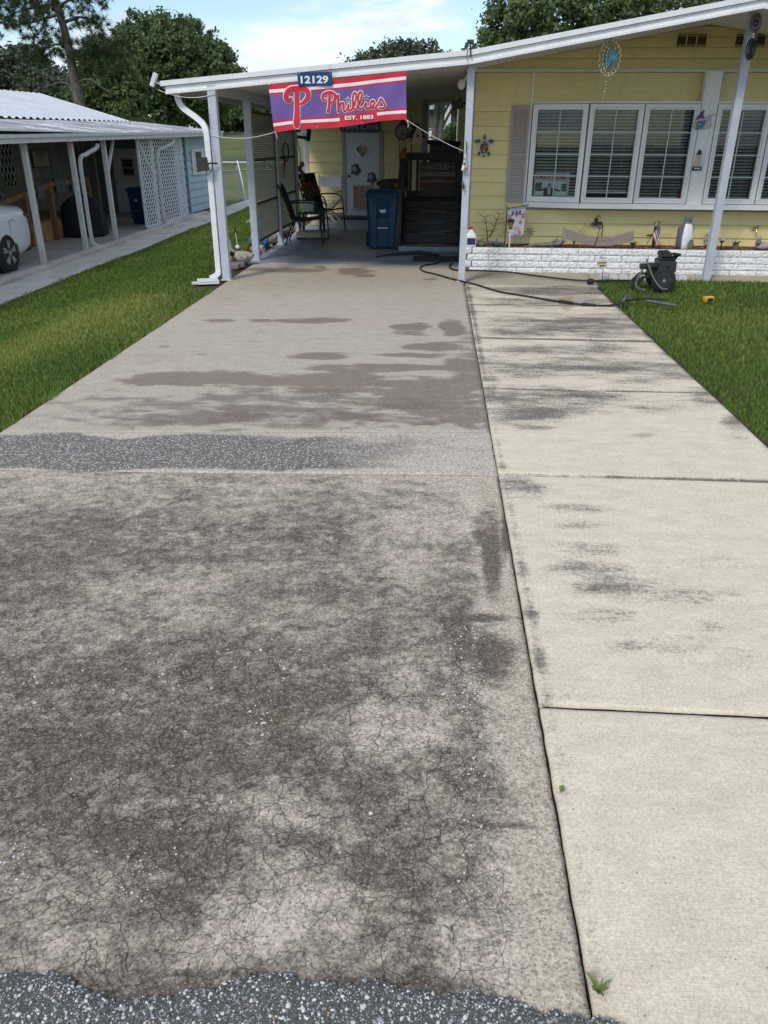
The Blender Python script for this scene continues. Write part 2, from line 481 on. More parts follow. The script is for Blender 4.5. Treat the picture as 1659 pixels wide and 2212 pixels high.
# yellow lap siding: paint with faint drag marks, one tone per board
def mk_siding(name, c):
    x = NT(name)
    v = x.pos((1.2, 1, 9))
    n = x.noise(v, 2.2, 6, 0.65)
    col = x.mix(x.mr(n, 0.25, 0.75), tuple(a * 0.93 for a in c) + (1,), tuple(min(1, a * 1.05) for a in c) + (1,))
    k = x.mr(x.rand(), 0, 1, 0.965, 1.03, smooth=False)
    col = x.mix(1.0, col, x.n('ShaderNodeCombineColor', {0: k, 1: k, 2: k}).outputs[0], 'MULTIPLY')
    g = x.noise(x.pos((3, 3, 0.8)), 3.1, 8, 0.7)
    col = x.mix(x.mr(g, 0.52, 0.80, 0, 0.30), col, (0.24, 0.20, 0.11, 1))
    return x.fin(col, 0.55, x.bump(x.noise(x.pos((6, 6, 60)), 6, 3), 0.06, 0.003))
M['yellow_siding'] = mk_siding('yellow_siding', (0.76, 0.645, 0.30))

# split-face block painted white
def mk_block():
    x = NT('white_split_block')
    v = x.pos()
    n = x.noise(x.warp(v, 18, 0.03), 26, 6, 0.62)
    h = x.noise(v, 9, 8, 0.7)
    col = x.mix(x.mr(n, 0.32, 0.55), (0.60, 0.60, 0.60, 1), (0.86, 0.86, 0.86, 1))
    col = x.mix(x.mr(x.noise(v, 3, 6, 0.7), 0.55, 0.8, 0, 0.3), col, (0.40, 0.38, 0.34, 1))
    return x.fin(col, 0.7, x.bump(x.math('ADD', n, x.math('MULTIPLY', h, 0.7)), 0.9, 0.018))
M['block'] = mk_block()
M['mortar'] = plain('mortar', (0.50, 0.50, 0.49, 1), 0.9, 0.15, 14, grime=0.3, bump=0.5)

def mk_glass():
    x = NT('window_glass')
    t = x.n('ShaderNodeBsdfTransparent', {'Color': (0.80, 0.87, 0.85, 1)})
    g = x.n('ShaderNodeBsdfGlossy', {'Roughness': 0.02, 'Color': (0.95, 1, 1, 1)})
    w = x.bump(x.noise(x.pos(), 2.3, 2), 0.02, 0.02)
    x.t.links.new(w, g.inputs['Normal'])
    f = x.n('ShaderNodeFresnel', {'IOR': 1.5})
    fac = x.math('MULTIPLY', f.outputs[0], 1.0, clamp=True)
    m = x.n('ShaderNodeMixShader', {0: fac, 1: t.outputs[0], 2: g.outputs[0]})
    x.t.links.new(m.outputs[0], x.o.inputs[0]); x.t.nodes.remove(x.p)
    return x.m
M['glass'] = mk_glass()

def mk_leaf(name, a, b, c, trans=0.25, rough=0.55):
    """foliage with one tone per leaf ('tone' attribute)"""
    x = NT(name)
    t = x.attr('tone')
    r = x.n('ShaderNodeValToRGB', {0: t})
    e = r.color_ramp.elements
    e[0].position = 0.0; e[0].color = a + (1,); e[1].position = 1.0; e[1].color = c + (1,)
    m = e.new(0.55); m.color = b + (1,)
    col = r.outputs[0]
    x.fin(col, rough, Specular_IOR_Level=0.25)
    tr = x.n('ShaderNodeBsdfTranslucent', {'Color': col})
    mx = x.n('ShaderNodeMixShader', {0: trans, 1: x.p.outputs[0], 2: tr.outputs[0]})
    x.t.links.new(mx.outputs[0], x.o.inputs[0])
    return x.m
M['leaf_dark'] = mk_leaf('dark_broadleaf', (0.068, 0.112, 0.042), (0.128, 0.185, 0.066), (0.215, 0.27, 0.10), 0.34)
M['leaf_mid'] = mk_leaf('mid_green_leaf', (0.070, 0.112, 0.040), (0.130, 0.185, 0.060), (0.23, 0.27, 0.09), 0.34)
M['leaf_grey'] = mk_leaf('grey_green_leaf', (0.060, 0.078, 0.050), (0.10, 0.122, 0.075), (0.16, 0.18, 0.11))
M['needle'] = mk_leaf('pine_needle', (0.045, 0.075, 0.030), (0.080, 0.115, 0.045), (0.15, 0.16, 0.07), 0.2)
M['palm'] = mk_leaf('palm_frond', (0.05, 0.08, 0.035), (0.09, 0.13, 0.06), (0.15, 0.19, 0.09))
M['blade'] = mk_leaf('grass_blade', (0.078, 0.148, 0.026), (0.150, 0.248, 0.044), (0.37, 0.385, 0.10), 0.40)
M['moss'] = mk_leaf('hanging_moss', (0.10, 0.105, 0.09), (0.16, 0.165, 0.14), (0.24, 0.24, 0.20), 0.2)
def mk_bark(name, a, b):
    x = NT(name)
    n = x.noise(x.pos((4, 4, 0.8)), 5, 6, 0.7)
    return x.fin(x.mix(x.mr(n, 0.35, 0.65), a + (1,), b + (1,)), 0.9, x.bump(n, 0.8, 0.05))
M['bark'] = mk_bark('pine_bark', (0.055, 0.045, 0.038), (0.19, 0.155, 0.13))
M['bark_dark'] = mk_bark('dark_bark', (0.030, 0.026, 0.022), (0.09, 0.075, 0.062))
M['bark_grey'] = mk_bark('grey_bark', (0.06, 0.055, 0.05), (0.17, 0.155, 0.14))

def mk_roof_nb():
    x = NT('weathered_metal_roof')
    v = x.pos((0.35, 3.0, 1))
    n = x.noise(v, 3.5, 8, 0.75)
    b = x.noise(x.pos((0.15, 1.2, 1)), 2.0, 4, 0.6)
    col = x.mix(x.mr(x.math('ADD', n, x.math('MULTIPLY', b, 0.5)), 0.60, 0.80, 0, 0.85), (0.74, 0.75, 0.77, 1), (0.13, 0.125, 0.125, 1))
    return x.fin(col, 0.55, metal=0.0)
M['nb_roof_old'] = mk_roof_nb()
M['nb_roof'] = plain('white_ribbed_roof', (0.56, 0.59, 0.62, 1), 0.5, 0.08, 1.2, grime=0.25)
# ------------------------------------------------------------------ ground sheet
def sstep(a, b, x):
    t = np.clip((np.asarray(x, dtype=float) - a) / (b - a), 0, 1)
    return t * t * (3 - 2 * t)
def nbz(y):                       # the neighbour's lot lies lower and rises gently to the back
    return -0.5 + 0.0085 * (np.asarray(y, dtype=float) - 13.2)
def terrain(x, y):
    x = np.asarray(x, dtype=float); y = np.asarray(y, dtype=float)
    left = sstep(-2.85, -6.1, x)
    z = left * (np.clip(nbz(y), -0.55, -0.36) - 0.03) + (1 - left) * (-0.03)
    berm = np.clip(y - 27, 0, None)
    z = z + np.where(berm < 34, 0.0027 * np.minimum(berm, 17) ** 2 + 0.0918 * np.clip(berm - 17, 0, None), 0.0027 * 289 + 0.0918 * 17 + 0.004 * (berm - 34)) * 1.05
    z = z + 0.012 * np.sin(x * 1.7 + y * 0.9) * sstep(-2.9, -3.4, x)
    return z
_xs = np.unique(np.concatenate([np.linspace(-900, -60, 15), np.linspace(-60, -8, 27), np.linspace(-8, 8, 81), np.linspace(8, 60, 27), np.linspace(60, 900, 15)]))
_ys = np.unique(np.concatenate([np.linspace(-300, -6, 12), np.linspace(-6, 30, 120), np.linspace(30, 80, 60), np.linspace(80, 1500, 24)]))
_gx, _gy = np.meshgrid(_xs, _ys)
_V = np.stack([_gx.ravel(), _gy.ravel(), terrain(_gx, _gy).ravel()], 1)
_w = len(_xs)
_i, _j = np.meshgrid(np.arange(_w - 1), np.arange(len(_ys) - 1))
_b = (_j * _w + _i).ravel()
_F = np.stack([_b, _b + 1, _b + _w + 1, _b + _w], 1)
def mk_ground():
    x = NT('lawn_soil')
    v = x.pos()
    tf = x.attr('turf')
    a = x.noise(v, 0.35, 6, 0.6); b = x.noise(v, 6, 6, 0.7)
    turf = x.mix(x.mr(a, 0.35, 0.65), (0.075, 0.115, 0.026, 1), (0.155, 0.165, 0.050, 1))
    turf = x.mix(x.mr(x.noise(x.pos((0.3, 1, 1)), 0.5, 3), 0.45, 0.6, 0, 0.5), turf, (0.17, 0.155, 0.062, 1))
    turf = x.mix(x.mr(b, 0.3, 0.75, 0, 0.55), turf, (0.045, 0.075, 0.016, 1))
    soil = x.mix(x.mr(b, 0.35, 0.65), (0.035, 0.024, 0.014, 1), (0.085, 0.060, 0.036, 1))
    return x.fin(x.mix(tf, soil, turf), 0.95, x.bump(x.noise(v, 40, 5, 0.7), 0.6, 0.02))
M['ground'] = mk_ground()
_turf = np.clip(sstep(18, 27, _V[:, 1]) + sstep(-2.9, -4, _V[:, 0]) * 0.5 + sstep(5, 8, np.abs(_V[:, 0] - 2)) * 0.4, 0, 1)
ground = link('ground', np_mesh('ground', _V, _F, M['ground'], [('turf', 'POINT', _turf)], smooth=True))
tag(ground, 'grass and soil ground sheet rising to a lawn bank behind the houses', 'ground', kind='structure')

# ------------------------------------------------------------------ concrete: where the stains were noted
ROWS = {  # darkness of the old lower slab, read every 100 units across
 1015: [.30,.30,.35,.35,.35,.35,.35,.30,.30,.25,.15,.10,.10],
 1055: [.35,.35,.40,.45,.50,.45,.40,.50,.35,.30,.20,.15,.10],
 1120: [.55,.60,.65,.62,.60,.55,.55,.55,.45,.30,.35,.15,.10],
 1200: [.75,.80,.75,.70,.62,.62,.62,.55,.45,.35,.62,.25,.10],
 1270: [.72,.70,.50,.45,.45,.52,.60,.65,.55,.42,.55,.25,.10],
 1340: [.45,.45,.45,.50,.50,.55,.55,.55,.60,.60,.80,.60,.10],
 1400: [.55,.60,.62,.65,.70,.72,.72,.68,.62,.55,.75,.60,.10],
 1480: [.70,.72,.75,.75,.75,.76,.76,.74,.55,.40,.55,.55,.15],
 1550: [.75,.78,.80,.80,.80,.80,.80,.72,.35,.28,.50,.55,.20],
 1620: [.80,.82,.85,.85,.84,.82,.78,.70,.42,.38,.65,.60,.20],
 1700: [.75,.78,.80,.80,.78,.70,.42,.60,.75,.50,.58,.55,.25],
 1760: [.72,.78,.82,.82,.80,.65,.42,.55,.72,.65,.55,.55,.30],
 1810: [.65,.70,.75,.84,.86,.82,.72,.62,.62,.60,.50,.45,.30],
 1880: [.52,.55,.58,.75,.90,.72,.38,.45,.62,.65,.50,.45,.35],
 1950: [.48,.48,.52,.68,.85,.35,.20,.25,.55,.78,.50,.55,.50],
 2020: [.42,.45,.48,.52,.55,.28,.20,.28,.55,.65,.40,.42,.50],
 2080: [.45,.45,.52,.45,.40,.40,.42,.45,.50,.60,.40,.35,.40],
 2130: [.70,.75,.85,.80,.72,.85,.80,.75,.85,.95,.60,.40,.35],
 2300: [.80,.80,.85,.85,.85,.85,.85,.85,.85,.85,.70,.50,.40]}
_ry = np.array(sorted(ROWS)); _rt_ = np.array([ROWS[k] for k in sorted(ROWS)])
def table(px, py):
    u = np.clip(px / 100, 0, 11.999); i = u.astype(int); fu = u - i
    y = np.clip(py, _ry[0], _ry[-1] - 1e-3); j = np.searchsorted(_ry, y, side='right') - 1
    fv = (y - _ry[j]) / (_ry[j + 1] - _ry[j])
    fu = fu * fu * (3 - 2 * fu)
    a = _rt_[j, i] * (1 - fu) + _rt_[j, i + 1] * fu
    b = _rt_[j + 1, i] * (1 - fu) + _rt_[j + 1, i + 1] * fu
    return a * (1 - fv) + b * fv
def blobs(px, py, L):
    z = np.zeros_like(px)
    for x, y, rx, ry, s in L:
        d = ((px - x) / rx) ** 2 + ((py - y) / ry) ** 2
        z = np.maximum(z, s * np.exp(-0.7 * d ** 1.6))
    return z
WET = [(450, 818, 190, 15, 1), (330, 812, 60, 8, .8), (560, 822, 120, 15, 1), (760, 828, 170, 22, 1), (930, 868, 125, 52, 1), (1010, 830, 45, 95, .9), (850, 897, 190, 30, .75), (800, 795, 150, 9, .9), (960, 750, 75, 9, .9), (690, 769, 75, 8, .9), (890, 768, 110, 6, .6),
       (885, 713, 42, 15, .9), (978, 709, 26, 17, .95), (468, 692, 34, 6, .9), (560, 693, 30, 5, .7), (675, 692, 72, 7, .95), (350, 747, 22, 5, .7), (432, 762, 34, 5, .65), (615, 583, 95, 5, .85), (765, 586, 40, 8, .9), (790, 595, 25, 5, .7), (690, 577, 12, 3, .9), (930, 603, 18, 3, .7), (660, 905, 230, 18, .55), (380, 893, 190, 20, .45)]
MIL_UP = [(560, 895, 480, 34, .62), (520, 870, 420, 30, .55), (420, 905, 330, 18, .5), (600, 845, 300, 10, .45), (1030, 640, 22, 30, .3), (300, 900, 150, 20, .45), (800, 905, 230, 16, .5)]
MIL_WALK = [(1140, 893, 100, 32, 1.0), (1205, 866, 165, 28, .88), (1110, 880, 45, 40, .8), (1360, 870, 170, 22, .5), (1290, 855, 120, 12, .6), (1240, 795, 260, 20, .62), (1200, 760, 160, 16, .5), (1380, 810, 150, 16, .45), (1060, 850, 20, 70, .6), (1300, 700, 230, 22, .55), (1130, 712, 110, 16, .5), (1230, 628, 170, 15, .6), (1180, 650, 130, 10, .5),
            (1600, 905, 40, 50, .65), (1520, 860, 40, 30, .5), (1440, 800, 40, 30, .45), (1110, 1037, 50, 12, .85), (1135, 1060, 60, 20, .65), (1225, 1100, 80, 14, .35), (1250, 1125, 70, 20, .42), (1150, 1033, 160, 6, .5), (1330, 1265, 120, 28, .46), (1240, 1190, 110, 22, .42), (1270, 1225, 90, 20, .42), (1500, 1290, 110, 24, .42), (1440, 1400, 120, 30, .42), (1560, 1420, 80, 30, .3), (1300, 1330, 90, 20, .3), (1560, 1215, 90, 16, .3), (1230, 1500, 60, 20, .28), (1450, 1480, 100, 20, .25), (1560, 1350, 80, 20, .3)]
RUST = [(1225, 655, 16, 16, .9), (1390, 940, 26, 5, .8), (1310, 1060, 60, 60, .18), (1420, 1400, 30, 90, .22), (640, 610, 420, 26, .42), (900, 640, 100, 60, .2), (470, 635, 60, 30, .4), (590, 1560, 90, 35, .3), (880, 1970, 60, 40, .2), (1285, 2110, 14, 40, .6), (340, 770, 60, 12, .4)]
AGG = [(300, 975, 620, 46, 1.15), (780, 980, 130, 34, .85), (910, 990, 80, 18, .6), (100, 1300, 200, 60, .35), (640, 1400, 120, 120, .35), (1010, 1370, 60, 30, .55), (1000, 1480, 40, 60, .5), (560, 1560, 50, 60, .4), (380, 1430, 300, 60, .3), (940, 860, 140, 60, .25), (560, 845, 300, 8, .4), (700, 800, 260, 10, .35), (80, 1480, 160, 70, .35), (290, 1900, 60, 60, .4), (40, 1870, 50, 60, .4), (1020, 1700, 50, 120, .4)]

def vnoise(x, y, seed=0):
    xi = np.floor(x).astype(np.int64); yi = np.floor(y).astype(np.int64)
    fx = x - xi; fy = y - yi
    fx = fx * fx * fx * (fx * (fx * 6 - 15) + 10); fy = fy * fy * fy * (fy * (fy * 6 - 15) + 10)
    def h(a, b):
        k = (a * 374761393 + b * 668265263 + seed * 974711) & 0xFFFFFFFF
        k = ((k ^ (k >> 13)) * 1274126177) & 0xFFFFFFFF
        return ((k ^ (k >> 16)) & 0xFFFFFF) / 16777215.0
    return (h(xi, yi) * (1 - fx) + h(xi + 1, yi) * fx) * (1 - fy) + (h(xi, yi + 1) * (1 - fx) + h(xi + 1, yi + 1) * fx) * fy
def fbm(x, y, o=5, seed=0, g=0.55):
    z = 0; a = 1.0; t = 0
    for k in range(o):
        c, s_ = math.cos(0.7 * k), math.sin(0.7 * k)
        z = z + a * vnoise((x * c - y * s_) * 2 ** k + 17.3 * k, (x * s_ + y * c) * 2 ** k - 9.1 * k, seed + k); t += a; a *= g
    return z / t
def cells(x, y, seed=0):
    """distance to the nearest of jittered points"""
    xi = np.floor(x).astype(np.int64); yi = np.floor(y).astype(np.int64); best = np.full(x.shape, 9.0)
    for a in (-1, 0, 1):
        for b in (-1, 0, 1):
            jx = vnoise((xi + a) + 0.0, (yi + b) + 0.0, seed); jy = vnoise((xi + a) + 0.0, (yi + b) + 0.0, seed + 77)
            best = np.minimum(best, np.hypot(xi + a + jx - x, yi + b + jy - y))
    return best

def mk_conc(name, light, dark, mode):
    """worn concrete: 'dirt' black mildew, 'wet' damp patches, 'rust', 'agg' bared pebbles (attributes say where)"""
    x = NT(name)
    v = x.pos()
    dirt = x.attr('dirt'); wet = x.attr('wet'); rust = x.attr('rust'); agg = x.attr('agg')
    fine = x.noise(v, 62, 4, 0.88); mid = x.noise(x.pos((0.6, 1.3, 1)), 9, 3, 0.65)
    L = lambda k: tuple(min(1, a * k) for a in light) + (1,)
    col = x.mix(x.mr(mid, 0.25, 0.75), L(0.90), L(1.07))
    col = x.mix(x.mr(fine, 0.50, 0.78, 0, 0.38), col, L(0.60))
    col = x.mix(x.mr(fine, 0.46, 0.26, 0, 0.30), col, L(1.30))
    fd = x.math('MULTIPLY', x.math('SUBTRACT', fine, 0.5), {'old': 1.35, 'upper': 0.8, 'strip': 0.8, 'walk': 1.6}[mode])
    def pebbles(sc):
        n = x.n('ShaderNodeTexVoronoi', {'Vector': v, 'Scale': sc})
        return n.outputs['Distance'], x.n('ShaderNodeSeparateColor', {0: n.outputs['Color']}).outputs[0]
    hgt = fine; rough = 0.9; bst = 0.4
    def grain(col, g, lo, hi):
        k = x.mr(g, 0, 1, lo, hi, smooth=False)
        return x.mix(1.0, col, x.n('ShaderNodeCombineColor', {0: k, 1: k, 2: k}).outputs[0], 'MULTIPLY')
    if mode == 'old':
        col = x.mix(x.mr(x.math('ADD', dirt, fd), 0.0, 1.0, smooth=False), col, dark + (1,))
        sp, g1 = pebbles(170)
        col = grain(col, g1, 0.66, 1.36)
        spk = x.math('MULTIPLY', x.mr(sp, 0.45, 0.2), x.mr(g1, 0.60, 0.82))
        col = x.mix(x.math('MULTIPLY', spk, 0.50), col, (0.50, 0.475, 0.44, 1))
        col = x.mix(x.math('MULTIPLY', x.math('MULTIPLY', x.mr(sp, 0.5, 0.2), x.mr(g1, 0.24, 0.10)), 0.5), col, (0.04, 0.037, 0.035, 1))
        wv = x.warp(v, 11, 0.075, 3)
        c1 = x.voro(wv, 8.0, 'DISTANCE_TO_EDGE'); c2 = x.voro(wv, 21.0, 'DISTANCE_TO_EDGE')
        crk = x.math('MAXIMUM', x.math('MULTIPLY', x.mr(c1, 0.0135, 0.002), x.mr(mid, 0.30, 0.50)), x.math('MULTIPLY', x.math('MULTIPLY', x.mr(c2, 0.026, 0.006), x.mr(mid, 0.64, 0.48)), 0.8))
        crk = x.math('MULTIPLY', crk, x.attr('wet'))
        col = x.mix(x.math('MULTIPLY', crk, 0.66), col, (0.028, 0.025, 0.023, 1))
        hgt = x.math('SUBTRACT', x.math('MULTIPLY', fine, 0.5), crk); bst = 0.6
    elif mode == 'upper':
        col = x.mix(x.math('MULTIPLY', x.mr(x.math('ADD', dirt, fd), 0.05, 0.9), 0.8), col, dark + (1,))
        wf = x.math('MULTIPLY', x.mr(x.math('ADD', wet, x.math('MULTIPLY', fd, 0.30)), 0.28, 0.72), 0.76)
        col = x.mix(wf, col, (0.185, 0.138, 0.100, 1))
        sp, g1 = pebbles(110)
        col = grain(col, g1, 0.84, 1.16)
        spk = x.math('MULTIPLY', x.mr(sp, 0.45, 0.2), x.mr(x.math('ADD', g1, x.math('MULTIPLY', agg, 0.35)), 0.94, 1.05))
        col = x.mix(x.math('MULTIPLY', spk, 0.65), col, (0.66, 0.63, 0.58, 1))
        rough = x.mr(wf, 0, 1, 0.88, 0.62, smooth=False)
    elif mode == 'strip':
        col = x.mix(x.math('MULTIPLY', x.mr(x.math('ADD', agg, fd), 0.1, 0.95), 0.84), col, dark + (1,))
        sp, g1 = pebbles(75)
        col = grain(col, pebbles(160)[1], 0.6, 1.4)
        spk = x.math('MULTIPLY', x.mr(sp, 0.50, 0.30), x.mr(x.math('ADD', g1, x.math('MULTIPLY', agg, 0.38)), 0.66, 0.90))
        col = x.mix(x.math('MULTIPLY', spk, x.mr(g1, 0, 1, 0.35, 1.0)), col, (0.66, 0.63, 0.59, 1))
        hgt = x.math('ADD', fine, spk); rough = 0.7; bst = 0.6
    else:
        br = x.noise(x.pos((0.10, 1, 1)), 260, 2, 0.7)
        k = x.math('ADD', x.math('ADD', dirt, fd), x.math('MULTIPLY', x.math('SUBTRACT', br, 0.5), 0.9))
        col = x.mix(x.math('MULTIPLY', x.mr(k, 0.22, 1.05), 0.88), col, dark + (1,))
        sp, g1 = pebbles(48)
        col = grain(col, pebbles(210)[1], 0.86, 1.14)
        col = x.mix(x.math('MULTIPLY', x.math('MULTIPLY', x.mr(sp, 0.45, 0.2), x.mr(g1, 0.66, 0.9)), 0.42), col, (0.72, 0.68, 0.60, 1))
        col = x.mix(x.math('MULTIPLY', x.math('MULTIPLY', x.mr(sp, 0.16, 0.06), x.mr(g1, 0.16, 0.08)), 0.8), col, (0.10, 0.09, 0.075, 1))
        hgt = x.math('ADD', fine, br)
    col = x.mix(x.math('MULTIPLY', x.mr(x.math('ADD', rust, x.math('MULTIPLY', fd, 0.2)), 0.05, 1.0), 0.60), col, (0.30, 0.19, 0.095, 1))
    return x.fin(col, rough, x.bump(hgt, bst, 0.006), Specular_IOR_Level=0.3)
M['conc_old'] = mk_conc('old_stained_concrete', (0.55, 0.468, 0.368), (0.108, 0.090, 0.074), 'old')
M['conc_up'] = mk_conc('damp_driveway_concrete', (0.475, 0.41, 0.33), (0.180, 0.154, 0.130), 'upper')
M['conc_strip'] = mk_conc('bared_aggregate_concrete', (0.52, 0.455, 0.375), (0.108, 0.096, 0.085), 'strip')
M['conc_walk'] = mk_conc('broomed_walkway_concrete', (0.71, 0.61, 0.47), (0.102, 0.094, 0.084), 'walk')

def slab(name, x0, x1, y0, y1, mat, parent, step=0.04, z=0.0, th=0.10, dirt=None, wet=None, rust=None, agg=None, edge=0.006, yl=None, yr=None, seed=0):
    """one poured slab: fine top grid (edges a little ragged), skirts down the sides"""
    nx = max(2, int(round((x1 - x0) / step))); ny = max(2, int(round((y1 - y0) / step)))
    u, v = np.meshgrid(np.linspace(0, 1, nx + 1), np.linspace(0, 1, ny + 1))
    yl = yl or (y0, y1); yr = yr or (y0, y1)
    X = x0 + (x1 - x0) * u
    a = yl[0] + (yr[0] - yl[0]) * u; b = yl[1] + (yr[1] - yl[1]) * u
    Yv = a + (b - a) * v
    rg = np.random.default_rng(seed + 5)
    def rag(n): 
        k = rg.normal(0, 1, n + 1); k = np.convolve(np.pad(k, 3, mode='edge'), np.ones(5) / 5, 'same')[3:-3]
        return k * edge
    X[:, 0] += rag(ny); X[:, -1] += rag(ny); Yv[0, :] += rag(nx); Yv[-1, :] += rag(nx)
    Z = np.full_like(X, z)
    bd = np.minimum.reduce([u * (x1 - x0), (1 - u) * (x1 - x0), v * (y1 - y0), (1 - v) * (y1 - y0)])
    Z -= 0.004 * (bd < 0.012)
    Z += 0.0025 * np.sin(X * 2.3 + seed) * np.cos(Yv * 1.7)
    V = np.stack([X.ravel(), Yv.ravel(), Z.ravel()], 1); w = nx + 1
    i, j = np.meshgrid(np.arange(nx), np.arange(ny)); q = (j * w + i).ravel()
    F = np.stack([q, q + 1, q + w + 1, q + w], 1)
    loop = np.concatenate([np.arange(nx + 1), np.arange(1, ny + 1) * w + nx, ny * w + np.arange(nx - 1, -1, -1), np.arange(ny - 1, 0, -1) * w])
    n0 = len(V); L = len(loop)
    V2 = V[loop].copy(); V2[:, 2] = z - th
    nxt = np.roll(np.arange(L), -1)
    Fs = np.stack([loop, n0 + np.arange(L), n0 + nxt, loop[nxt]], 1)
    V = np.concatenate([V, V2]); F = np.concatenate([F, Fs])
    px, py = to_view(V)
    at = [(n, 'POINT', (fn(px, py, V) if fn else np.zeros(len(V)))) for n, fn in (('dirt', dirt), ('wet', wet), ('rust', rust), ('agg', agg))]
    c = np.array([(x0 + x1) / 2, (y0 + y1) / 2, z - th / 2])
    return link(name, np_mesh(name, V - c, F, mat, at), parent, c)

driveway = thing('driveway', 'old stained concrete driveway running up to the carport', 'driveway', (-1.13, 5, 0), world=True)
driveway['kind'] = 'structure'
def _old_dirt(px, py, V):
    x, y = V[:, 0], V[:, 1]
    d = table(px, py)
    m = sstep(0.10, 0.22, 0.375 - x + 0.03 * np.sin(y * 5) + 0.02 * np.sin(y * 17))
    d = d * (0.08 + 0.92 * m)
    k = blobs(px, py, [(1062, 1200, 22, 90, 1.0), (1045, 1150, 30, 40, .7), (1090, 1160, 10, 50, .8), (1020, 1335, 90, 9, .95), (1060, 1420, 60, 60, .85), (900, 2135, 70, 32, 1.25), (380, 2105, 330, 14, .8), (760, 2120, 160, 20, .9)])
    d = np.maximum(d, k)
    wx = x + 0.16 * (fbm(x * 6, y * 6, 4, 3) - .5); wy = y + 0.16 * (fbm(x * 6 + 40, y * 6, 4, 4) - .5)
    isl = cells(wx * 10.5, wy * 17, 5); isl2 = cells(wx * 21, wy * 32, 8); lump = cells(wx * 5.0, wy * 8.0, 12)
    big = fbm(wx * 2.6, wy * 6.0, 6, 6, .60); sm = fbm(x * 34, y * 40, 3, 9, .6)
    d = 0.52 + (d - 0.50) * 1.30
    isl3 = cells(x * 45, y * 60, 15)
    q = d + 0.46 * (isl - .42) + 0.36 * (isl2 - .42) + 0.22 * (lump - .42) + 0.55 * (big - .5) + 0.45 * (sm - .5) + 0.22 * (isl3 - .42)
    q = np.clip(0.02 + 0.96 * sstep(-0.12, 1.08, q), 0, 1)
    q = np.maximum(q, 0.95 * np.exp(-((y - 1.49 - 0.006 * np.sin(x * 30)) / 0.010) ** 2) * sstep(-0.05, 0.1, x) * sstep(.36, .26, x))
    return q + 0.9 * np.exp(-((0.372 - x) / 0.012) ** 2)
def _old_crack(px, py, V):
    x, y = V[:, 0], V[:, 1]
    return sstep(0.10, 0.20, 0.375 - x) * sstep(3.6, 2.6, y) * sstep(0.34, 0.62, fbm(x * 1.6, y * 1.6, 4, 60) + 0.25 * sstep(2.6, 1.6, y)) 
def _strip_agg(px, py, V):
    x, y = V[:, 0], V[:, 1]
    n = fbm(x * 2.4, y * 5, 5, 51, .6); wob = 14 * (fbm(x * 2.2, y * 0 + 3, 4, 52) - .5)
    e = sstep(936, 950, py + wob * 1.6) * sstep(1022, 1008, py + wob)
    a = sstep(1080, 520, px) * 1.0 + 0.25 * sstep(500, 200, px)
    return np.clip(e * (a + 1.1 * (n - .5) + 0.15) - 0.05, 0, 1.15)
def _up_wet(px, py, V):
    x, y = V[:, 0], V[:, 1]
    w = blobs(px, py, WET)
    n = fbm(x * 3.2, y * 5.5, 6, 21, .62); n2 = cells(x * 9, y * 14, 22)
    s_ = fbm(x * 2.4, y * 16, 5, 24, .6)
    return w + (1.35 * (n - .5) + 0.9 * (s_ - .5)) * (0.25 + 0.75 * sstep(0.02, 0.3, w)) - 0.50 * (0.45 - n2) * sstep(5.9, 5.2, y)
def _up_dirt(px, py, V):
    x, y = V[:, 0], V[:, 1]
    q = blobs(px, py, MIL_UP) + 1.3 * (fbm(x * 4, y * 9, 6, 31, .62) - .52) + 0.3 * (cells(x * 7, y * 12, 33) - .4)
    c = np.abs(fbm(x * .9 + 3, y * 1.1, 4, 35) - 0.5)
    q = np.maximum(sstep(0.05, 0.9, q), 0.75 * sstep(0.0035, 0.001, c) * sstep(.4, .6, fbm(x * 2, y * 2, 3, 36)))
    return q + 0.7 * sstep(0.05, 0.01, 0.37 - x) + 0.25 * sstep(.14, .12, .37 - x) * sstep(.10, .12, .37 - x)
def _walk_fx(d, V):
    x, y = V[:, 0], V[:, 1]
    st = fbm(x * 2.6, y * 8, 6, 41, .64); st2 = fbm(x * 12, y * 60, 3, 42, .6)
    return d + 1.15 * (st - .5) * (0.22 + sstep(0, .35, d)) + 0.45 * (st2 - .5)
def _seamedge(V, x, s=0.014): return 0.9 * np.exp(-((V[:, 0] - x) / s) ** 2)
F0 = lambda L: (lambda px, py, V: blobs(px, py, L))
slab('lower_slab', -2.62, 0.368, 0.70, 3.855, M['conc_old'], driveway, 0.0085, 0.0, 0.10, _old_dirt, _old_crack, lambda px, py, V: np.maximum(blobs(px, py, RUST), 0.30 * sstep(.20, .10, .375 - V[:, 0])), F0(AGG), 0.002, yl=(0.70, 3.72), seed=1)
slab('aggregate_strip', -2.62, 0.368, 3.86, 4.545, M['conc_strip'], driveway, 0.016, 0.0, 0.10, None, None, F0(RUST),
     _strip_agg, 0.004, yl=(3.726, 4.318), yr=(3.861, 4.545), seed=2)
slab('upper_slab', -2.62, 0.368, 4.55, 11.48, M['conc_up'], driveway, 0.018, 0.0, 0.10, _up_dirt, _up_wet, F0(RUST), F0(AGG), 0.002, yl=(4.325, 11.48), yr=(4.552, 11.48), seed=3)

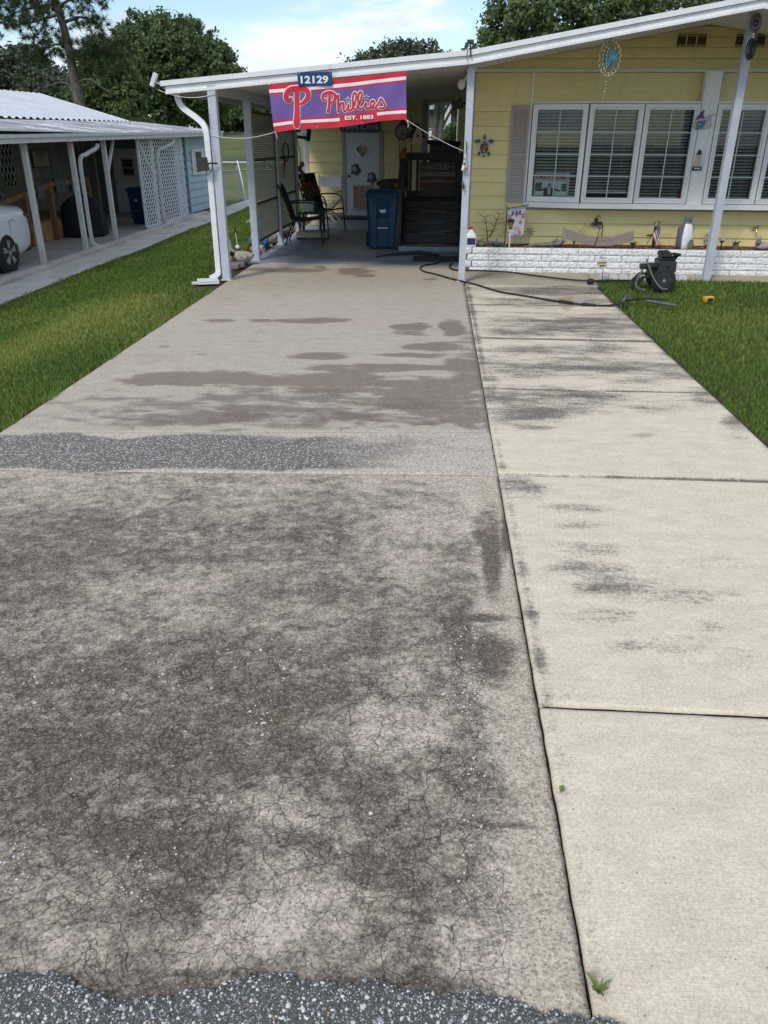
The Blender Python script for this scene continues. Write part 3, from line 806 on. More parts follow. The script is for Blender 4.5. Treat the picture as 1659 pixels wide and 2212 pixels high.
M['tar'] = plain('tar_joint', (.012, .011, .010, 1), .95, .3, 40)
MB().b2((.362, .3, -.09), (.388, 10.04, -.022)).build('joint_filler', M['tar'], driveway)
walkway = thing('walkway', 'pale broomed concrete walkway of six slabs beside the driveway', 'walkway', (1.19, 5, 0), world=True)
walkway['kind'] = 'structure'
_wj = [0.3, 1.985, 3.885, 5.49, 7.07, 8.67, 10.03]
for i in range(6):
    y0, y1 = _wj[i], _wj[i + 1]
    def _wd(px, py, V, y0=y0, y1=y1):
        d = blobs(px, py, MIL_WALK)
        d = np.maximum(d, (0.62 if y0 > 1.9 else 0.25) * np.exp(-((V[:, 0] - 0.405) / 0.03) ** 2))
        d = np.maximum(d, 1.25 * np.exp(-np.abs((V[:, 1] - y0) / (.012 + .0022 * y0)) ** 1.5) * (y0 > 2.5)); d = np.maximum(d, 0.95 * np.exp(-np.abs((V[:, 1] - y1) / (.010 + .002 * y1)) ** 1.5) * (y1 > 2.5))
        d = np.maximum(d, 0.55 * np.exp(-((V[:, 0] - 1.985) / 0.05) ** 2) * (V[:, 1] > 3)) + 0.26 * sstep(4.6, 7.0, V[:, 1])
        return _walk_fx(d, V)
    slab('slab', 0.3765, 1.985, y0 + 0.009, y1 - 0.009, M['conc_walk'], walkway, 0.014, -0.003 * (i % 2) - (0.006 if i == 0 else 0), 0.10, _wd, None, F0(RUST), None, 0.0015, seed=10 + i)
for y_ in _wj[1:6]: MB().b2((.39, y_ - .012, -.09), (1.98, y_ + .012, -.016)).build('joint_filler', M['tar'], walkway)

# ------------------------------------------------------------------ path by the planter, carport floor
path = thing('path', 'grey concrete path along the foot of the white block planter', 'path', (3.0, 10.7, 0), world=True)
path['kind'] = 'structure'
for _x0, _x1, _y0 in ((.385, 2.06, 10.045), (2.063, 9.0, 10.66)): slab('slab', _x0, _x1, _y0, 11.16, M['conc_up'], path, 0.06, -0.012, 0.10, lambda px, py, V: 0.5 * sstep(11.05, 11.2, V[:, 1]) + 0.1, lambda px, py, V: blobs(px, py, [(1060, 595, 60, 10, .6)]), lambda px, py, V: 0.3 + 0 * px, None, 0.004, seed=21)

def mk_floor():
    x = NT('worn_blue_grey_floor_paint')
    v = x.pos()
    a = x.noise(x.pos((0.6, 1.6, 1)), 1.6, 7, 0.62); b = x.noise(v, 22, 6, 0.7); c = x.noise(v, 5, 6, 0.65)
    col = x.mix(x.mr(a, 0.35, 0.65), (0.185, 0.215, 0.265, 1), (0.265, 0.30, 0.36, 1))
    col = x.mix(x.mr(x.math('ADD', x.attr('wet'), x.math('MULTIPLY', x.math('SUBTRACT', c, 0.5), 1.3)), 0.40, 0.62), col, (0.40, 0.37, 0.32, 1))
    col = x.mix(x.mr(b, 0.62, 0.8, 0, 0.35), col, (0.33, 0.32, 0.31, 1))
    return x.fin(col, x.mr(c, 0.3, 0.7, 0.34, 0.6), x.bump(b, 0.12, 0.004))
M['floor_paint'] = mk_floor()
cfloor = thing('carport_floor', 'worn blue-grey painted concrete floor under the carport', 'floor', (-1.1, 15, 0), world=True)
cfloor['kind'] = 'structure'
slab('slab', -2.72, 0.44, 11.492, 18.95, M['floor_paint'], cfloor, 0.05, 0.006, 0.12, None, lambda px, py, V: blobs(px, py, [(770, 528, 80, 24, .95), (740, 515, 60, 14, .8), (790, 568, 60, 3, .8), (600, 566, 40, 5, .5), (690, 545, 26, 6, .55), (520, 570, 20, 6, .6), (640, 556, 30, 5, .5)]), None, None, 0.003, seed=31)

# ------------------------------------------------------------------ street: coarse chip-seal with a ragged lip
def mk_asphalt():
    x = NT('chip_seal_asphalt')
    v = x.pos()
    n = x.noise(v, 180, 4, 0.7); c = x.voro(x.warp(v, 80, 0.004), 190, 'F1')
    g1 = x.n('ShaderNodeSeparateColor', {0: x.n('ShaderNodeTexVoronoi', {'Vector': x.warp(v, 80, 0.004), 'Scale': 190}).outputs['Color']}).outputs[0]
    spk = x.math('MULTIPLY', x.mr(c, 0.46, 0.28), x.mr(g1, 0.30, 0.45))
    col = x.mix(x.mr(n, 0.35, 0.65), (0.060, 0.057, 0.052, 1), (0.165, 0.156, 0.143, 1))
    col = x.mix(x.math('MULTIPLY', spk, x.mr(g1, 0.4, 1, 0.3, 0.95)), col, (0.50, 0.50, 0.51, 1))
    return x.fin(col, 0.85, x.bump(x.math('ADD', spk, n), 0.9, 0.006))
M['asphalt'] = mk_asphalt()
_ex = np.linspace(-14, 14, 2400)
_rg = np.random.default_rng(3)
_nz = np.zeros_like(_ex)
for _k, _am in ((0.9, .018), (2.1, .018), (5.3, .014), (13, .010), (31, .006), (70, .004)):
    _nz += _am * np.sin(_ex * _k * 2.1 + _rg.uniform(0, 6.3)) 
_ey = 1.035 + _nz * .75 - 0.05 * sstep(-0.1, 0.4, _ex) - 0.03 * np.exp(-((_ex + 0.55) / 0.12) ** 2) + _rg.normal(0, .002, len(_ex))
def edge_y(x): return np.interp(x, _ex, _ey)
_rv = [0.0, 0.004, 0.012, 0.05, 0.2, 0.6, 1.6, 4.5]
_rz = [-0.005, 0.006, 0.014, 0.016, 0.017, 0.02, 0.03, 0.03]
_V = np.concatenate([np.stack([_ex, _ey - d, np.full_like(_ex, z)], 1) for d, z in zip(_rv, _rz)])
_w = len(_ex); _i, _j = np.meshgrid(np.arange(_w - 1), np.arange(len(_rv) - 1)); _b = (_j * _w + _i).ravel()
road = link('road', np_mesh('road', _V, np.stack([_b, _b + _w, _b + _w + 1, _b + 1], 1), M['asphalt'], smooth=True))
tag(road, 'coarse grey chip-seal street edge crossing the bottom of the picture', 'road', kind='structure')
OFF[road.name] = Vector((0, 0, 0))

_ico = None
def rocks(name, P, size, mats, tone_mats=None, flat=0.6, parent=None, seed=1):
    """many small stones as one mesh"""
    global _ico
    if _ico is None:
        bm = bmesh.new(); bmesh.ops.create_icosphere(bm, subdivisions=1, radius=1)
        _ico = (np.array([v.co[:] for v in bm.verts]), np.array([[v.index for v in f.verts] for f in bm.faces])); bm.free()
    rg = np.random.default_rng(seed)
    V0, F0_ = _ico; n = len(P); k = len(V0)
    sc = np.stack([rg.uniform(.7, 1.3, n), rg.uniform(.6, 1.1, n), np.full(n, flat) * rg.uniform(.8, 1.2, n)], 1) * np.asarray(size)[:, None]
    a = rg.uniform(0, 6.283, n); ca, sa = np.cos(a), np.sin(a)
    jit = 1 + rg.normal(0, .14, (n, k, 1))
    Q = V0[None] * jit * sc[:, None]
    X = Q[..., 0] * ca[:, None] - Q[..., 1] * sa[:, None]; Yq = Q[..., 0] * sa[:, None] + Q[..., 1] * ca[:, None]
    W = np.stack([X, Yq, Q[..., 2]], 2) + np.asarray(P)[:, None]
    F = (F0_[None] + (np.arange(n) * k)[:, None, None]).reshape(-1, 3)
    fm = np.repeat(rg.choice(len(mats), n, p=tone_mats), len(F0_))
    return link(name, np_mesh(name, W.reshape(-1, 3), F, mats, face_mat=fm), parent)
M['chip_w'] = plain('pale_chip', (0.62, 0.61, 0.58, 1), 0.7, 0.2, 90, obj=False)
M['chip_g'] = plain('grey_chip', (0.30, 0.30, 0.30, 1), 0.7, 0.3, 90, obj=False)
M['chip_d'] = plain('dark_chip', (0.13, 0.125, 0.115, 1), 0.7, 0.3, 90, obj=False)
M['chip_b'] = plain('brown_chip', (0.33, 0.23, 0.15, 1), 0.7, 0.3, 90, obj=False)
_n = 24000
_sx = RNG.uniform(-1.35, 0.62, _n); _sy = edge_y(_sx) - RNG.uniform(0.003, 0.55, _n)
_sz = np.clip(RNG.lognormal(math.log(0.0024), 0.40, _n), .0012, .0072)
_st = rocks('loose_chippings', np.stack([_sx, _sy, np.interp(edge_y(_sx) - _sy, _rv, _rz) + .0004], 1), _sz, [M['chip_w'], M['chip_g'], M['chip_d'], M['chip_b']], [.34, .42, .22, .02], 0.55, road, 2)
_st['kind'] = 'stuff'
# white shell chips lying loose on the old slab, in drifts
def _drift():
    P = []
    for x, y, rx, ry, n in ((1000, 1370, 60, 26, 60), (1000, 1475, 36, 55, 75), (560, 1560, 40, 45, 34), (600, 1450, 60, 60, 40), (620, 1350, 110, 60, 30), (330, 1450, 160, 60, 70), (120, 1500, 140, 50, 70), (40, 1880, 45, 60, 46), (285, 1900, 45, 50, 40), (1015, 1700, 40, 100, 60), (1020, 1880, 30, 120, 22), (600, 1700, 500, 250, 60), (500, 1250, 450, 120, 40), (190, 1050, 180, 30, 50), (1010, 1110, 50, 60, 40), (350, 830, 200, 8, 25), (950, 800, 90, 10, 12)):
        for _ in range(int(n * .8)):
            p = G(x + random.gauss(0, rx * .62), y + random.gauss(0, ry * .62))
            if -2.55 < p.x < 0.3 and 1.15 < p.y < 9: P.append((p.x, p.y, 0.0015))
    return np.array(P)
_P = _drift()
_ch = rocks('white_chips', _P, np.clip(RNG.lognormal(math.log(0.0030), .38, len(_P)), .0015, .0062), [M['chip_w'], M['chip_g']], [.9, .1], .45, None, 5)
tag(_ch, 'loose white stone chips strewn over the driveway', 'gravel', kind='stuff')

# ------------------------------------------------------------------ grass
def blades(name, X, Yv, base, h, w, mat, tone, seed=0, lean=0.6):
    rg = np.random.default_rng(seed); n = len(X)
    a = rg.uniform(0, 6.283, n); l = rg.uniform(0.1, lean, n) * h
    dx, dy = np.cos(a), np.sin(a); b = a + PI / 2 + rg.normal(0, .5, n); wx, wy = np.cos(b) * w / 2, np.sin(b) * w / 2
    V = np.zeros((n, 5, 3))
    for k, (t, lw) in enumerate(((0, 1), (0, -1), (.55, .85), (.55, -.85), (1, 0))):
        V[:, k, 0] = X + dx * l * t ** 2 + wx * lw; V[:, k, 1] = Yv + dy * l * t ** 2 + wy * lw
        V[:, k, 2] = base + h * (t if t < 1 else 0.92)
    o = np.arange(n)[:, None] * 5
    F = np.concatenate([o + np.array([[0, 1, 3]]), o + np.array([[0, 3, 2]]), o + np.array([[2, 3, 4]])])
    return np_mesh(name, V.reshape(-1, 3), F, mat, [('tone', 'FACE', np.tile(tone, 3))])
def noise2(x, y, seed):
    rg = np.random.default_rng(seed); z = np.zeros_like(x)
    for k in range(14):
        f = rg.uniform(.5, 4.5); a = rg.uniform(0, 6.283); z += np.sin((x * math.cos(a) + y * math.sin(a)) * f + rg.uniform(0, 6.28)) / (1 + .35 * f)
    return z / 4
def lawn(name, label, x0, x1, y0, y1, n, keep, seed, yel=None):
    rg = np.random.default_rng(seed)
    m = n * 6
    X = rg.uniform(x0, x1, m); Yv = rg.uniform(y0, y1, m)
    d = np.hypot(X, Yv)
    ok = keep(X, Yv) & (rg.random(m) < np.clip((4.2 / d) ** 1.55, 0, 1))
    X, Yv, d = X[ok][:n], Yv[ok][:n], d[ok][:n]
    k = len(X)
    tn = noise2(X, Yv, seed)
    h = (0.030 + 0.026 * rg.random(k)) * (1 + 0.3 * tn) 
    w = np.clip(0.0052 * (d / 4.5) ** 0.8, .004, .02) * rg.uniform(.7, 1.3, k)
    tone = 0.46 + 0.24 * tn + rg.normal(0, .17, k) + (yel(X, Yv) if yel is not None else 0)
    tone = np.where(rg.random(k) < .02, 1.0, tone)
    o = link(name, blades(name, X, Yv, np.where((X > -2.63) & (X < 1.98), .0, terrain(X, Yv) - .003), h, w, M['blade'], np.clip(tone, 0, 1), seed))
    return tag(o, label, 'grass', kind='stuff')
def _keepL(X, Yv):
    e = -2.612 - 0.025 * np.abs(np.sin(Yv * 3.1)) - 0.02 * np.sin(Yv * 11)
    return (X < e) & (X > -6.22 - 0.03 * np.sin(Yv * 5)) & ~((X > -3.1) & (Yv > 11.0) & (Yv < 17)) & ~((X > -2.95) & (Yv > 9.4))
lawn('grass', 'green lawn between the driveway and the neighbour\'s path', -6.3, -2.6, 1.2, 27, 230000, _keepL, 4, lambda X, Yv: 0.42 * np.exp(-(((X + 3.4) / .8) ** 2 + ((Yv - 7.6) / 1.3) ** 2)) + 0.35 * np.exp(-(((X + 3.9) / .8) ** 2 + ((Yv - 6.0) / .9) ** 2)) + 0.25 * np.exp(-(((X + 3.2) / .4) ** 2 + ((Yv - 8.9) / .6) ** 2)))
lawn('grass', 'green lawn right of the walkway where the pressure washer stands', 1.95, 6.8, 1.15, 10.75, 190000, lambda X, Yv: (X > 2.0 + 0.035 * np.abs(np.sin(Yv * 3.7)) + .015 * np.sin(Yv * 13)) & (Yv < 10.62 + 0.05 * np.sin(X * 4) - 0.55 * sstep(2.25, 2.0, X)), 9, lambda X, Yv: 0.10 * np.exp(-(((X - 3.4) / .9) ** 2 + ((Yv - 8) / .8) ** 2)))
# ------------------------------------------------------------------ the yellow house
def sweep(mb, p0, p1, prof):
    """closed (y,z) profile pushed along p0-p1"""
    p0 = Vector(p0); p1 = Vector(p1); n = len(prof)
    vs = [p0 + Vector((0, a, b)) for a, b in prof] + [p1 + Vector((0, a, b)) for a, b in prof]
    fs = [tuple(range(n)), tuple(range(2 * n - 1, n - 1, -1))] + [(i, i + n, (i + 1) % n + n, (i + 1) % n) for i in range(n)]
    return mb.add(vs, fs)
YW = 11.80
house = thing('house', 'yellow mobile home with white gable fascia and bay windows', 'house', (3.4, YW, 0), world=True)
def board(x0, x1, z0, z1, y=YW, parent=house, mat='yellow_siding', xt0=None, xt1=None, th=0.020, name='siding_board'):
    a0 = x0 if xt0 is None else xt0; a1 = x1 if xt1 is None else xt1
    m = MB(); z1 = z1 - 0.004
    vs = [(x0, y - th, z0), (x1, y - th, z0), (x1, y + .01, z0), (x0, y + .01, z0), (a0, y - .004, z1), (a1, y - .004, z1), (a1, y + .01, z1), (a0, y + .01, z1)]
    m.add(vs, [(0, 3, 2, 1), (4, 5, 6, 7), (0, 1, 5, 4), (1, 2, 6, 5), (2, 3, 7, 6), (3, 0, 4, 7)])
    return m.build(name, M[mat], parent)
BZ = [0.285, 0.39] + [0.39 + 0.1755 * k for k in range(1, 10)]
for i in range(len(BZ) - 1):
    if BZ[i + 1] < 0.80: board(0.43, 7.0, BZ[i], BZ[i + 1])
    else:
        board(0.43, 1.20, BZ[i], BZ[i + 1]); board(6.42, 7.0, BZ[i], BZ[i + 1])
board(0.43, 1.20, BZ[-1], 2.43)
RIDGE_X, RIDGE_Z, EAVE_X, EAVE_Z = 3.39, 3.02, 0.31, 2.505
def roof_z(x): return RIDGE_Z - abs(x - RIDGE_X) * (RIDGE_Z - EAVE_Z) / (RIDGE_X - EAVE_X)
for a, b in ((1.225, 3.40), (3.58, 7.0)): board(a, b, 2.07, 2.43)
for k in range(4):
    z0 = 2.47 + 0.118 * k; z1 = z0 + 0.118
    def xl(z): return min(RIDGE_X - .02, max(0.36, RIDGE_X - (RIDGE_Z - 0.06 - z) * (RIDGE_X - EAVE_X) / (RIDGE_Z - EAVE_Z)))
    if xl(z0) < RIDGE_X - .1: board(xl(z0), 2 * RIDGE_X - xl(z0), z0, z1, xt0=xl(z1), xt1=2 * RIDGE_X - xl(z1), th=0.018, name='gable_board')
w = MB()
w.b2((.40, YW + .012, .05), (1.235, YW + .12, 2.46)); w.b2((1.235, YW + .012, .05), (7.0, YW + .12, .80)); w.b2((1.235, YW + .012, 2.065), (7.0, YW + .12, 2.46))
w.prism([(.36, 2.46), (6.42, 2.46), (RIDGE_X, RIDGE_Z - .06)], YW + .012, YW + .12)
w.build('wall_core', M['tan_trim'], house)
w = MB(); w.b2((.455, YW + .12, .0), (.50, 23.0, 2.44)); w.build('wall_core', M['tan_trim'], house)
for k in range(12):
    z0 = .30 + .176 * k
    MB().b2((.440, YW + .02, z0 + .003), (.454, 22.9, z0 + .172)).build('siding_board', M['yellow_siding'], house)
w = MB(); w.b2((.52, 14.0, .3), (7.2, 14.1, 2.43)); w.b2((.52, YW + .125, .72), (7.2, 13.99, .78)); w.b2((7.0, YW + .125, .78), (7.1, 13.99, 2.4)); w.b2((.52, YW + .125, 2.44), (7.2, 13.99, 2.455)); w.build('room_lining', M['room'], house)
# roof, soffit and grooved fascia
r = MB()
for s_ in (0, 1):
    xe = EAVE_X if s_ == 0 else 2 * RIDGE_X - EAVE_X
    sweep(r, (RIDGE_X, 0, RIDGE_Z), (xe, 0, EAVE_Z), [(10.0, 0), (23.2, 0), (23.2, -.03), (10.0, -.03)])
r.build('roof', M['white'], house)
sf = MB()
for s_ in (0, 1):
    xe = EAVE_X + .01 if s_ == 0 else 2 * RIDGE_X - EAVE_X
    sweep(sf, (RIDGE_X, 0, RIDGE_Z - .04), (xe, 0, EAVE_Z - .04), [(10.06, 0), (YW + .3, 0), (YW + .3, -.018), (10.06, -.018)])
sf.build('soffit', M['ceiling'], house)
CAP = [(9.965, .016), (10.05, .016), (10.05, -.036), (9.965, -.036)]
FASC = [(9.995, -.040), (10.055, -.040), (10.055, -.122), (9.975, -.122), (9.975, -.098), (9.982, -.096), (9.982, -.092), (9.990, -.090), (9.990, -.066), (9.996, -.064), (9.996, -.060), (9.992, -.058)]
for xe in (EAVE_X, 2 * RIDGE_X - EAVE_X):
    sweep(MB(), (RIDGE_X, 0, RIDGE_Z), (xe, 0, EAVE_Z), CAP).build('roof_edge_cap', M['white'], house)
    sweep(MB(), (RIDGE_X, 0, RIDGE_Z), (xe, 0, EAVE_Z), FASC).build('fascia', M['white'], house)
# trims
MB().b2((.40, YW - .034, 2.432), (7.0, YW + .005, 2.468)).build('head_trim', M['white_old'], house)
MB().b2((.405, YW - .03, .30), (.452, YW + .03, 2.431)).build('corner_trim', M['tan_trim'], house)
MB().b2((1.200, YW - .034, .80), (1.224, YW + .005, 2.431)).build('corner_trim', M['white'], house)
p = MB(); p.b2((3.385, 11.575, .79), (3.585, 11.72, 2.431)); p.b2((3.41, 11.562, .79), (3.44, 11.574, 2.43)); p.b2((3.53, 11.562, .79), (3.56, 11.574, 2.43))
p.build('pilaster', M['vinyl'], house)
# bay: top shelf and riveted sill
bay = [(1.228, YW - .02), (1.945, 11.60), (5.72, 11.60), (6.4, YW - .02)]
MB().prism(bay + [(6.4, YW + .01), (1.228, YW + .01)], 2.062, 2.085, 'XY').build('bay_head', M['white'], house)
sl = MB()
for a, b in zip(bay[:-1], bay[1:]):
    a = Vector((*a, .812)); b = Vector((*b, .812)); sl.bar(a - Vector((0, .012, 0)), b - Vector((0, .012, 0)), .05, .068)
sl.prism([(1.228, YW - .03), (1.945, 11.59), (5.72, 11.59), (6.4, YW - .03), (6.4, YW + .01), (1.228, YW + .01)], .782, .80, 'XY')
sill = sl.build('bay_sill', M['vinyl'], house)
rv = MB()
for k in range(46):
    rv.ball((1.99 + .08 * k, 11.562, .834), (.005, .003, .005), 6, 4)
rv.build('rivets', M['steel'], sill)['kind'] = 'stuff'
_slat_cache = {}
M['muntin'] = plain('pale_muntin', (0.46, 0.54, 0.50, 1), .4, .03, 6)
def window(p0, p1, z0, z1, parent, rows=3, stop=None, nm='window', slats=True, fw=.032):
    p0 = Vector((p0[0], p0[1], 0)); p1 = Vector((p1[0], p1[1], 0))
    d = (p1 - p0); Wd = d.length; d.normalize(); nrm = Vector((d.y, -d.x, 0)); ang = math.atan2(d.y, d.x)
    T = lambda u, o, z: p0 + d * u + nrm * o + Vector((0, 0, z))
    f = MB()
    def ring(a, w_, o, th):
        upv = nrm
        f.bar(T(a, o, z0 + a + w_ / 2), T(Wd - a, o, z0 + a + w_ / 2), w_, th, upv); f.bar(T(a, o, z1 - a - w_ / 2), T(Wd - a, o, z1 - a - w_ / 2), w_, th, upv)
        f.bar(T(a + w_ / 2, o, z0 + a + w_), T(a + w_ / 2, o, z1 - a - w_), w_, th, upv); f.bar(T(Wd - a - w_ / 2, o, z0 + a + w_), T(Wd - a - w_ / 2, o, z1 - a - w_), w_, th, upv)
    ring(.004, .030, -.02, .10); ring(.0345, .014, -.012, .09); ring(.049, .020, -.022, .08)
    fr = f.build(nm, M['vinyl'], parent, bevel=.0025)
    g = .069
    pn = MB(); c = [T(g, -.02, z0 + g), T(Wd - g, -.02, z0 + g), T(Wd - g, -.02, z1 - g), T(g, -.02, z1 - g)]
    pn.add(c, [(0, 1, 2, 3)]); pn.build('pane', M['glass'], fr, fix=False)
    MB().bar(T(Wd / 2, -.012, z0 + g), T(Wd / 2, -.012, z1 - g), .014, .008, nrm).build('muntin', M['muntin'], fr)
    for k in range(1, rows + 1):
        z = z0 + g + (z1 - z0 - 2 * g) * k / (rows + 1)
        MB().bar(T(g, -.0145, z), T(Wd - g, -.0145, z), .014, .008, nrm).build('muntin', M['muntin'], fr)
    if slats:
        key = round(Wd, 2)
        if key not in _slat_cache:
            m = MB(); hw = (Wd - 2 * g) / 2 - .006
            rot = Matrix.Rotation(R(-30), 3, 'X')
            pts = [Vector((s_ * hw, y, .004 * (1 - (y / .024) ** 2))) for y in (-.024, -.008, .008, .024) for s_ in (-1, 1)]
            m.add([rot @ q for q in pts], [(0, 1, 3, 2), (2, 3, 5, 4), (4, 5, 7, 6)])
            _slat_cache[key] = m.mesh('slat', M['slat'], origin=(0, 0, 0), fix=False)[0]
        z = z1 - g - .02; n = 0
        lo = stop or (z0 + g + .01)
        while z > lo:
            o = link('slat', _slat_cache[key], fr, T(Wd / 2, -.085, z)); o.rotation_euler = (random.uniform(-.05, .05), random.uniform(-.006, .006), ang)
            z -= .0385; n += 1
        MB().bar(T(g + .004, -.085, lo - .01), T(Wd - g - .004, -.085, lo - .01), .02, .05, nrm).build('bottom_rail', M['slat'], fr)
        cd = MB()
        for u in (.28, .72): cd.bar(T(Wd * u, -.055, lo), T(Wd * u, -.055, z1 - g), .003, .003)
        cd.build('ladder_cord', M['slat'], fr)
    return fr
W1 = ((1.238, YW - .035), (1.945, 11.60))
window(*W1, .848, 2.058, house)
window((1.955, 11.60), (2.66, 11.60), .848, 2.058, house, stop=.99)
window((2.668, 11.60), (3.378, 11.60), .848, 2.058, house)
window((3.592, 11.60), (4.285, 11.60), .848, 2.058, house)
window((4.293, 11.60), (4.99, 11.60), .848, 2.058, house)
window((4.998, 11.60), (5.71, 11.60), .848, 2.058, house)
window((5.722, 11.60), (6.40, YW - .035), .848, 2.058, house)
# shutter with louvres
s_ = MB(); y = YW - .03
for a, b in (((.952, y - .012, .84), (.985, y + .012, 2.045)), ((1.165, y - .012, .84), (1.198, y + .012, 2.045)), ((.9855, y - .012, .84), (1.1645, y + .012, .90)), ((.9855, y - .012, 1.985), (1.1645, y + .012, 2.045)), ((.9855, y - .012, 1.43), (1.1645, y + .012, 1.47))): s_.b2(a, b)
shut = s_.build('shutter', M['taupe'], house, bevel=.002)
lm = MB().box((0, 0, 0), (.179, .006, .044), Matrix.Rotation(R(-22), 3, 'X')).mesh('louvre', M['taupe'], origin=(0, 0, 0))[0]
for k in range(13): link('louvre', lm, shut, (1.075, y, .925 + .0405 * k))
for k in range(13): link('louvre', lm, shut, (1.075, y, 1.495 + .0395 * k))
MB().b2((.99, YW - .022, .9), (1.16, YW - .020, 2.0)).build('shutter_back', M['taupe'], shut)
# gable vents
for x0 in (2.985, 3.72):
    f = MB(); y = YW - .018
    for i in range(4): f.b2((x0 + i * .127, y - .012, 2.705), (x0 + .012 + i * .127, y + .004, 2.865))
    f.b2((x0 + .0125, y - .012, 2.705), (x0 + .3805, y + .004, 2.713)); f.b2((x0 + .0125, y - .012, 2.857), (x0 + .3805, y + .004, 2.865))
    v = f.build('vent', M['yellow_siding'], house)
    for i in range(3):
        b = MB()
        for k in range(7): b.box((x0 + .012 + .0575 + i * .127, y - .002, 2.722 + .0205 * k), (.112, .012, .004), Matrix.Rotation(R(-35), 3, 'X'))
        b.b2((x0 + .0125 + i * .127, y + .0045, 2.7135), (x0 + .126 + i * .127, y + .006, 2.8565)); b.build('louvre_panel', M['vent_dark'], v)
# gable post
pm = MB(); pm.b2((3.478, 10.61, -.02), (3.568, 10.70, roof_z(3.52) - .06))
for k in range(3): pm.b2((3.488 + k * .029, 10.606, -.02), (3.500 + k * .029, 10.6095, roof_z(3.52) - .1))
pm.build('gable_post', M['post'], house)

# ------------------------------------------------------------------ block planter
planter = thing('block_planter', 'low white split-face block planter wall in front of the house', 'planter', (3.4, 11.25, 0), world=True)
core = MB(); core.b2((.43, 11.195, -.05), (7.5, 11.29, .289)); core.build('mortar_core', M['mortar'], planter)
def rough_block(seed, w_=.352, h=.080, d=.06):
    rg = random.Random(seed); m = MB(); nu, nv = 12, 4
    def fn(u, v):
        e = min(u, 1 - u, v, 1 - v)
        dep = 0 if e < .01 else rg.uniform(.002, .014)
        return Vector(((u - .5) * w_, -d / 2 - dep, (v - .5) * h))
    m.grid(fn, nu, nv)
    m.add([(-w_ / 2, -d / 2, -h / 2), (w_ / 2, -d / 2, -h / 2), (w_ / 2, d / 2, -h / 2), (-w_ / 2, d / 2, -h / 2), (-w_ / 2, -d / 2, h / 2), (w_ / 2, -d / 2, h / 2), (w_ / 2, d / 2, h / 2), (-w_ / 2, d / 2, h / 2)],
          [(0, 3, 2, 1), (4, 5, 6, 7), (1, 2, 6, 5), (3, 0, 4, 7)])
    return m.mesh('block', M['block'], origin=(0, 0, 0), fix=False)[0]
_bl = [rough_block(s_) for s_ in range(6)]
_bh = rough_block(30, .10); 
for c in range(4):
    z = .258 - .0865 * c
    x = .43 + (.07 if c % 2 == 0 else .30) + (.03 if c == 3 else 0)
    if c % 2 == 0: link('block', _bh, planter, (.445 if False else x - .05 - .004 - .012, 11.185, z))
    else: link('block', rough_block(40 + c, .29), planter, (x - .145 - .004, 11.185, z))
    while x < 7.4:
        link('block', _bl[random.randrange(6)], planter, (x + .176, 11.185 + random.uniform(-.003, .003), z)); x += .359
# soil and mulch inside
M['mulch'] = plain('bark_mulch', (0.16, 0.075, 0.045, 1), .95, .5, 40, bump=.8, obj=False)
so = MB(); so.grid(lambda u, v: (0.44 + 7 * u, 11.29 + .5 * v, .268 + .012 * math.sin(u * 60) + .01 * math.sin(v * 9 + u * 31)), 90, 8); so.build('mulch_bed', M['mulch'], planter, smooth='all', fix=False)
_n = 2600
_mp = rocks('mulch_chips', np.stack([RNG.uniform(.46, 5.2, _n), RNG.uniform(11.3, 11.76, _n), RNG.uniform(.272, .285, _n)], 1), RNG.uniform(.006, .016, _n), [plain('mulch_brown', (.22, .10, .055, 1), .9, .3, 30, obj=False), plain('mulch_dark', (.07, .045, .03, 1), .9, .3, 30, obj=False), plain('mulch_tan', (.36, .24, .15, 1), .9, .3, 30, obj=False)], [.5, .28, .22], .5, None, 8)
_mp.parent = planter; _mp.location = -Vector((3.4, 11.25, 0)); _mp['kind'] = 'stuff'
# ------------------------------------------------------------------ carport
CE_X, CE_Z = -3.23, 2.20
def car_z(x): return CE_Z + (x - CE_X) * (EAVE_Z - CE_Z) / (EAVE_X - CE_X)
carport = thing('carport', 'white flat-roofed carport with grey posts and bronze privacy screens', 'carport', (-1.3, 14, 0), world=True)
_a, _b = (CE_X, 0, CE_Z), (EAVE_X - .002, 0, EAVE_Z)
sweep(MB(), _a, _b, [(10.0, 0), (21.5, 0), (21.5, -.03), (10.0, -.03)]).build('roof', M['white'], carport)
cl = MB()
_n = 12
for k in range(_n):        # ceiling pans with small ribs between
    t0, t1 = k / _n, (k + 1) / _n
    A = Vector(_a) + (Vector(_b) - Vector(_a)) * t0 - Vector((0, 0, .045)); B = Vector(_a) + (Vector(_b) - Vector(_a)) * t1 - Vector((0, 0, .045))
    sweep(MB(), A, A + (B - A) * .985, [(10.06, 0), (21.4, 0), (21.4, -.015), (10.06, -.015)]).build('ceiling_pan', M['ceiling'], carport)
sweep(MB(), _a, _b, CAP).build('roof_edge_cap', M['white'], carport)
sweep(MB(), (CE_X + .05, 0, car_z(CE_X + .05)), _b, FASC).build('fascia', M['white'], carport)
g = MB()   # eave gutter along the left side
gx = CE_X + .04
g.add([(gx, 10.06, 2.19), (gx, 10.06, 2.10), (gx + .09, 10.06, 2.10), (gx + .11, 10.06, 2.17), (gx, 17.6, 2.19), (gx, 17.6, 2.10), (gx + .09, 17.6, 2.10), (gx + .11, 17.6, 2.17)], [(0, 1, 5, 4), (1, 2, 6, 5), (2, 3, 7, 6), (4, 5, 6, 7), (0, 1, 2, 3)])
g.build('gutter', M['gutter'], carport, fix=False)
MB().b2((-2.70, 10.06, car_z(-2.65) - .16), (-2.60, 20.0, car_z(-2.65) - .062)).build('side_beam', M['post'], carport)
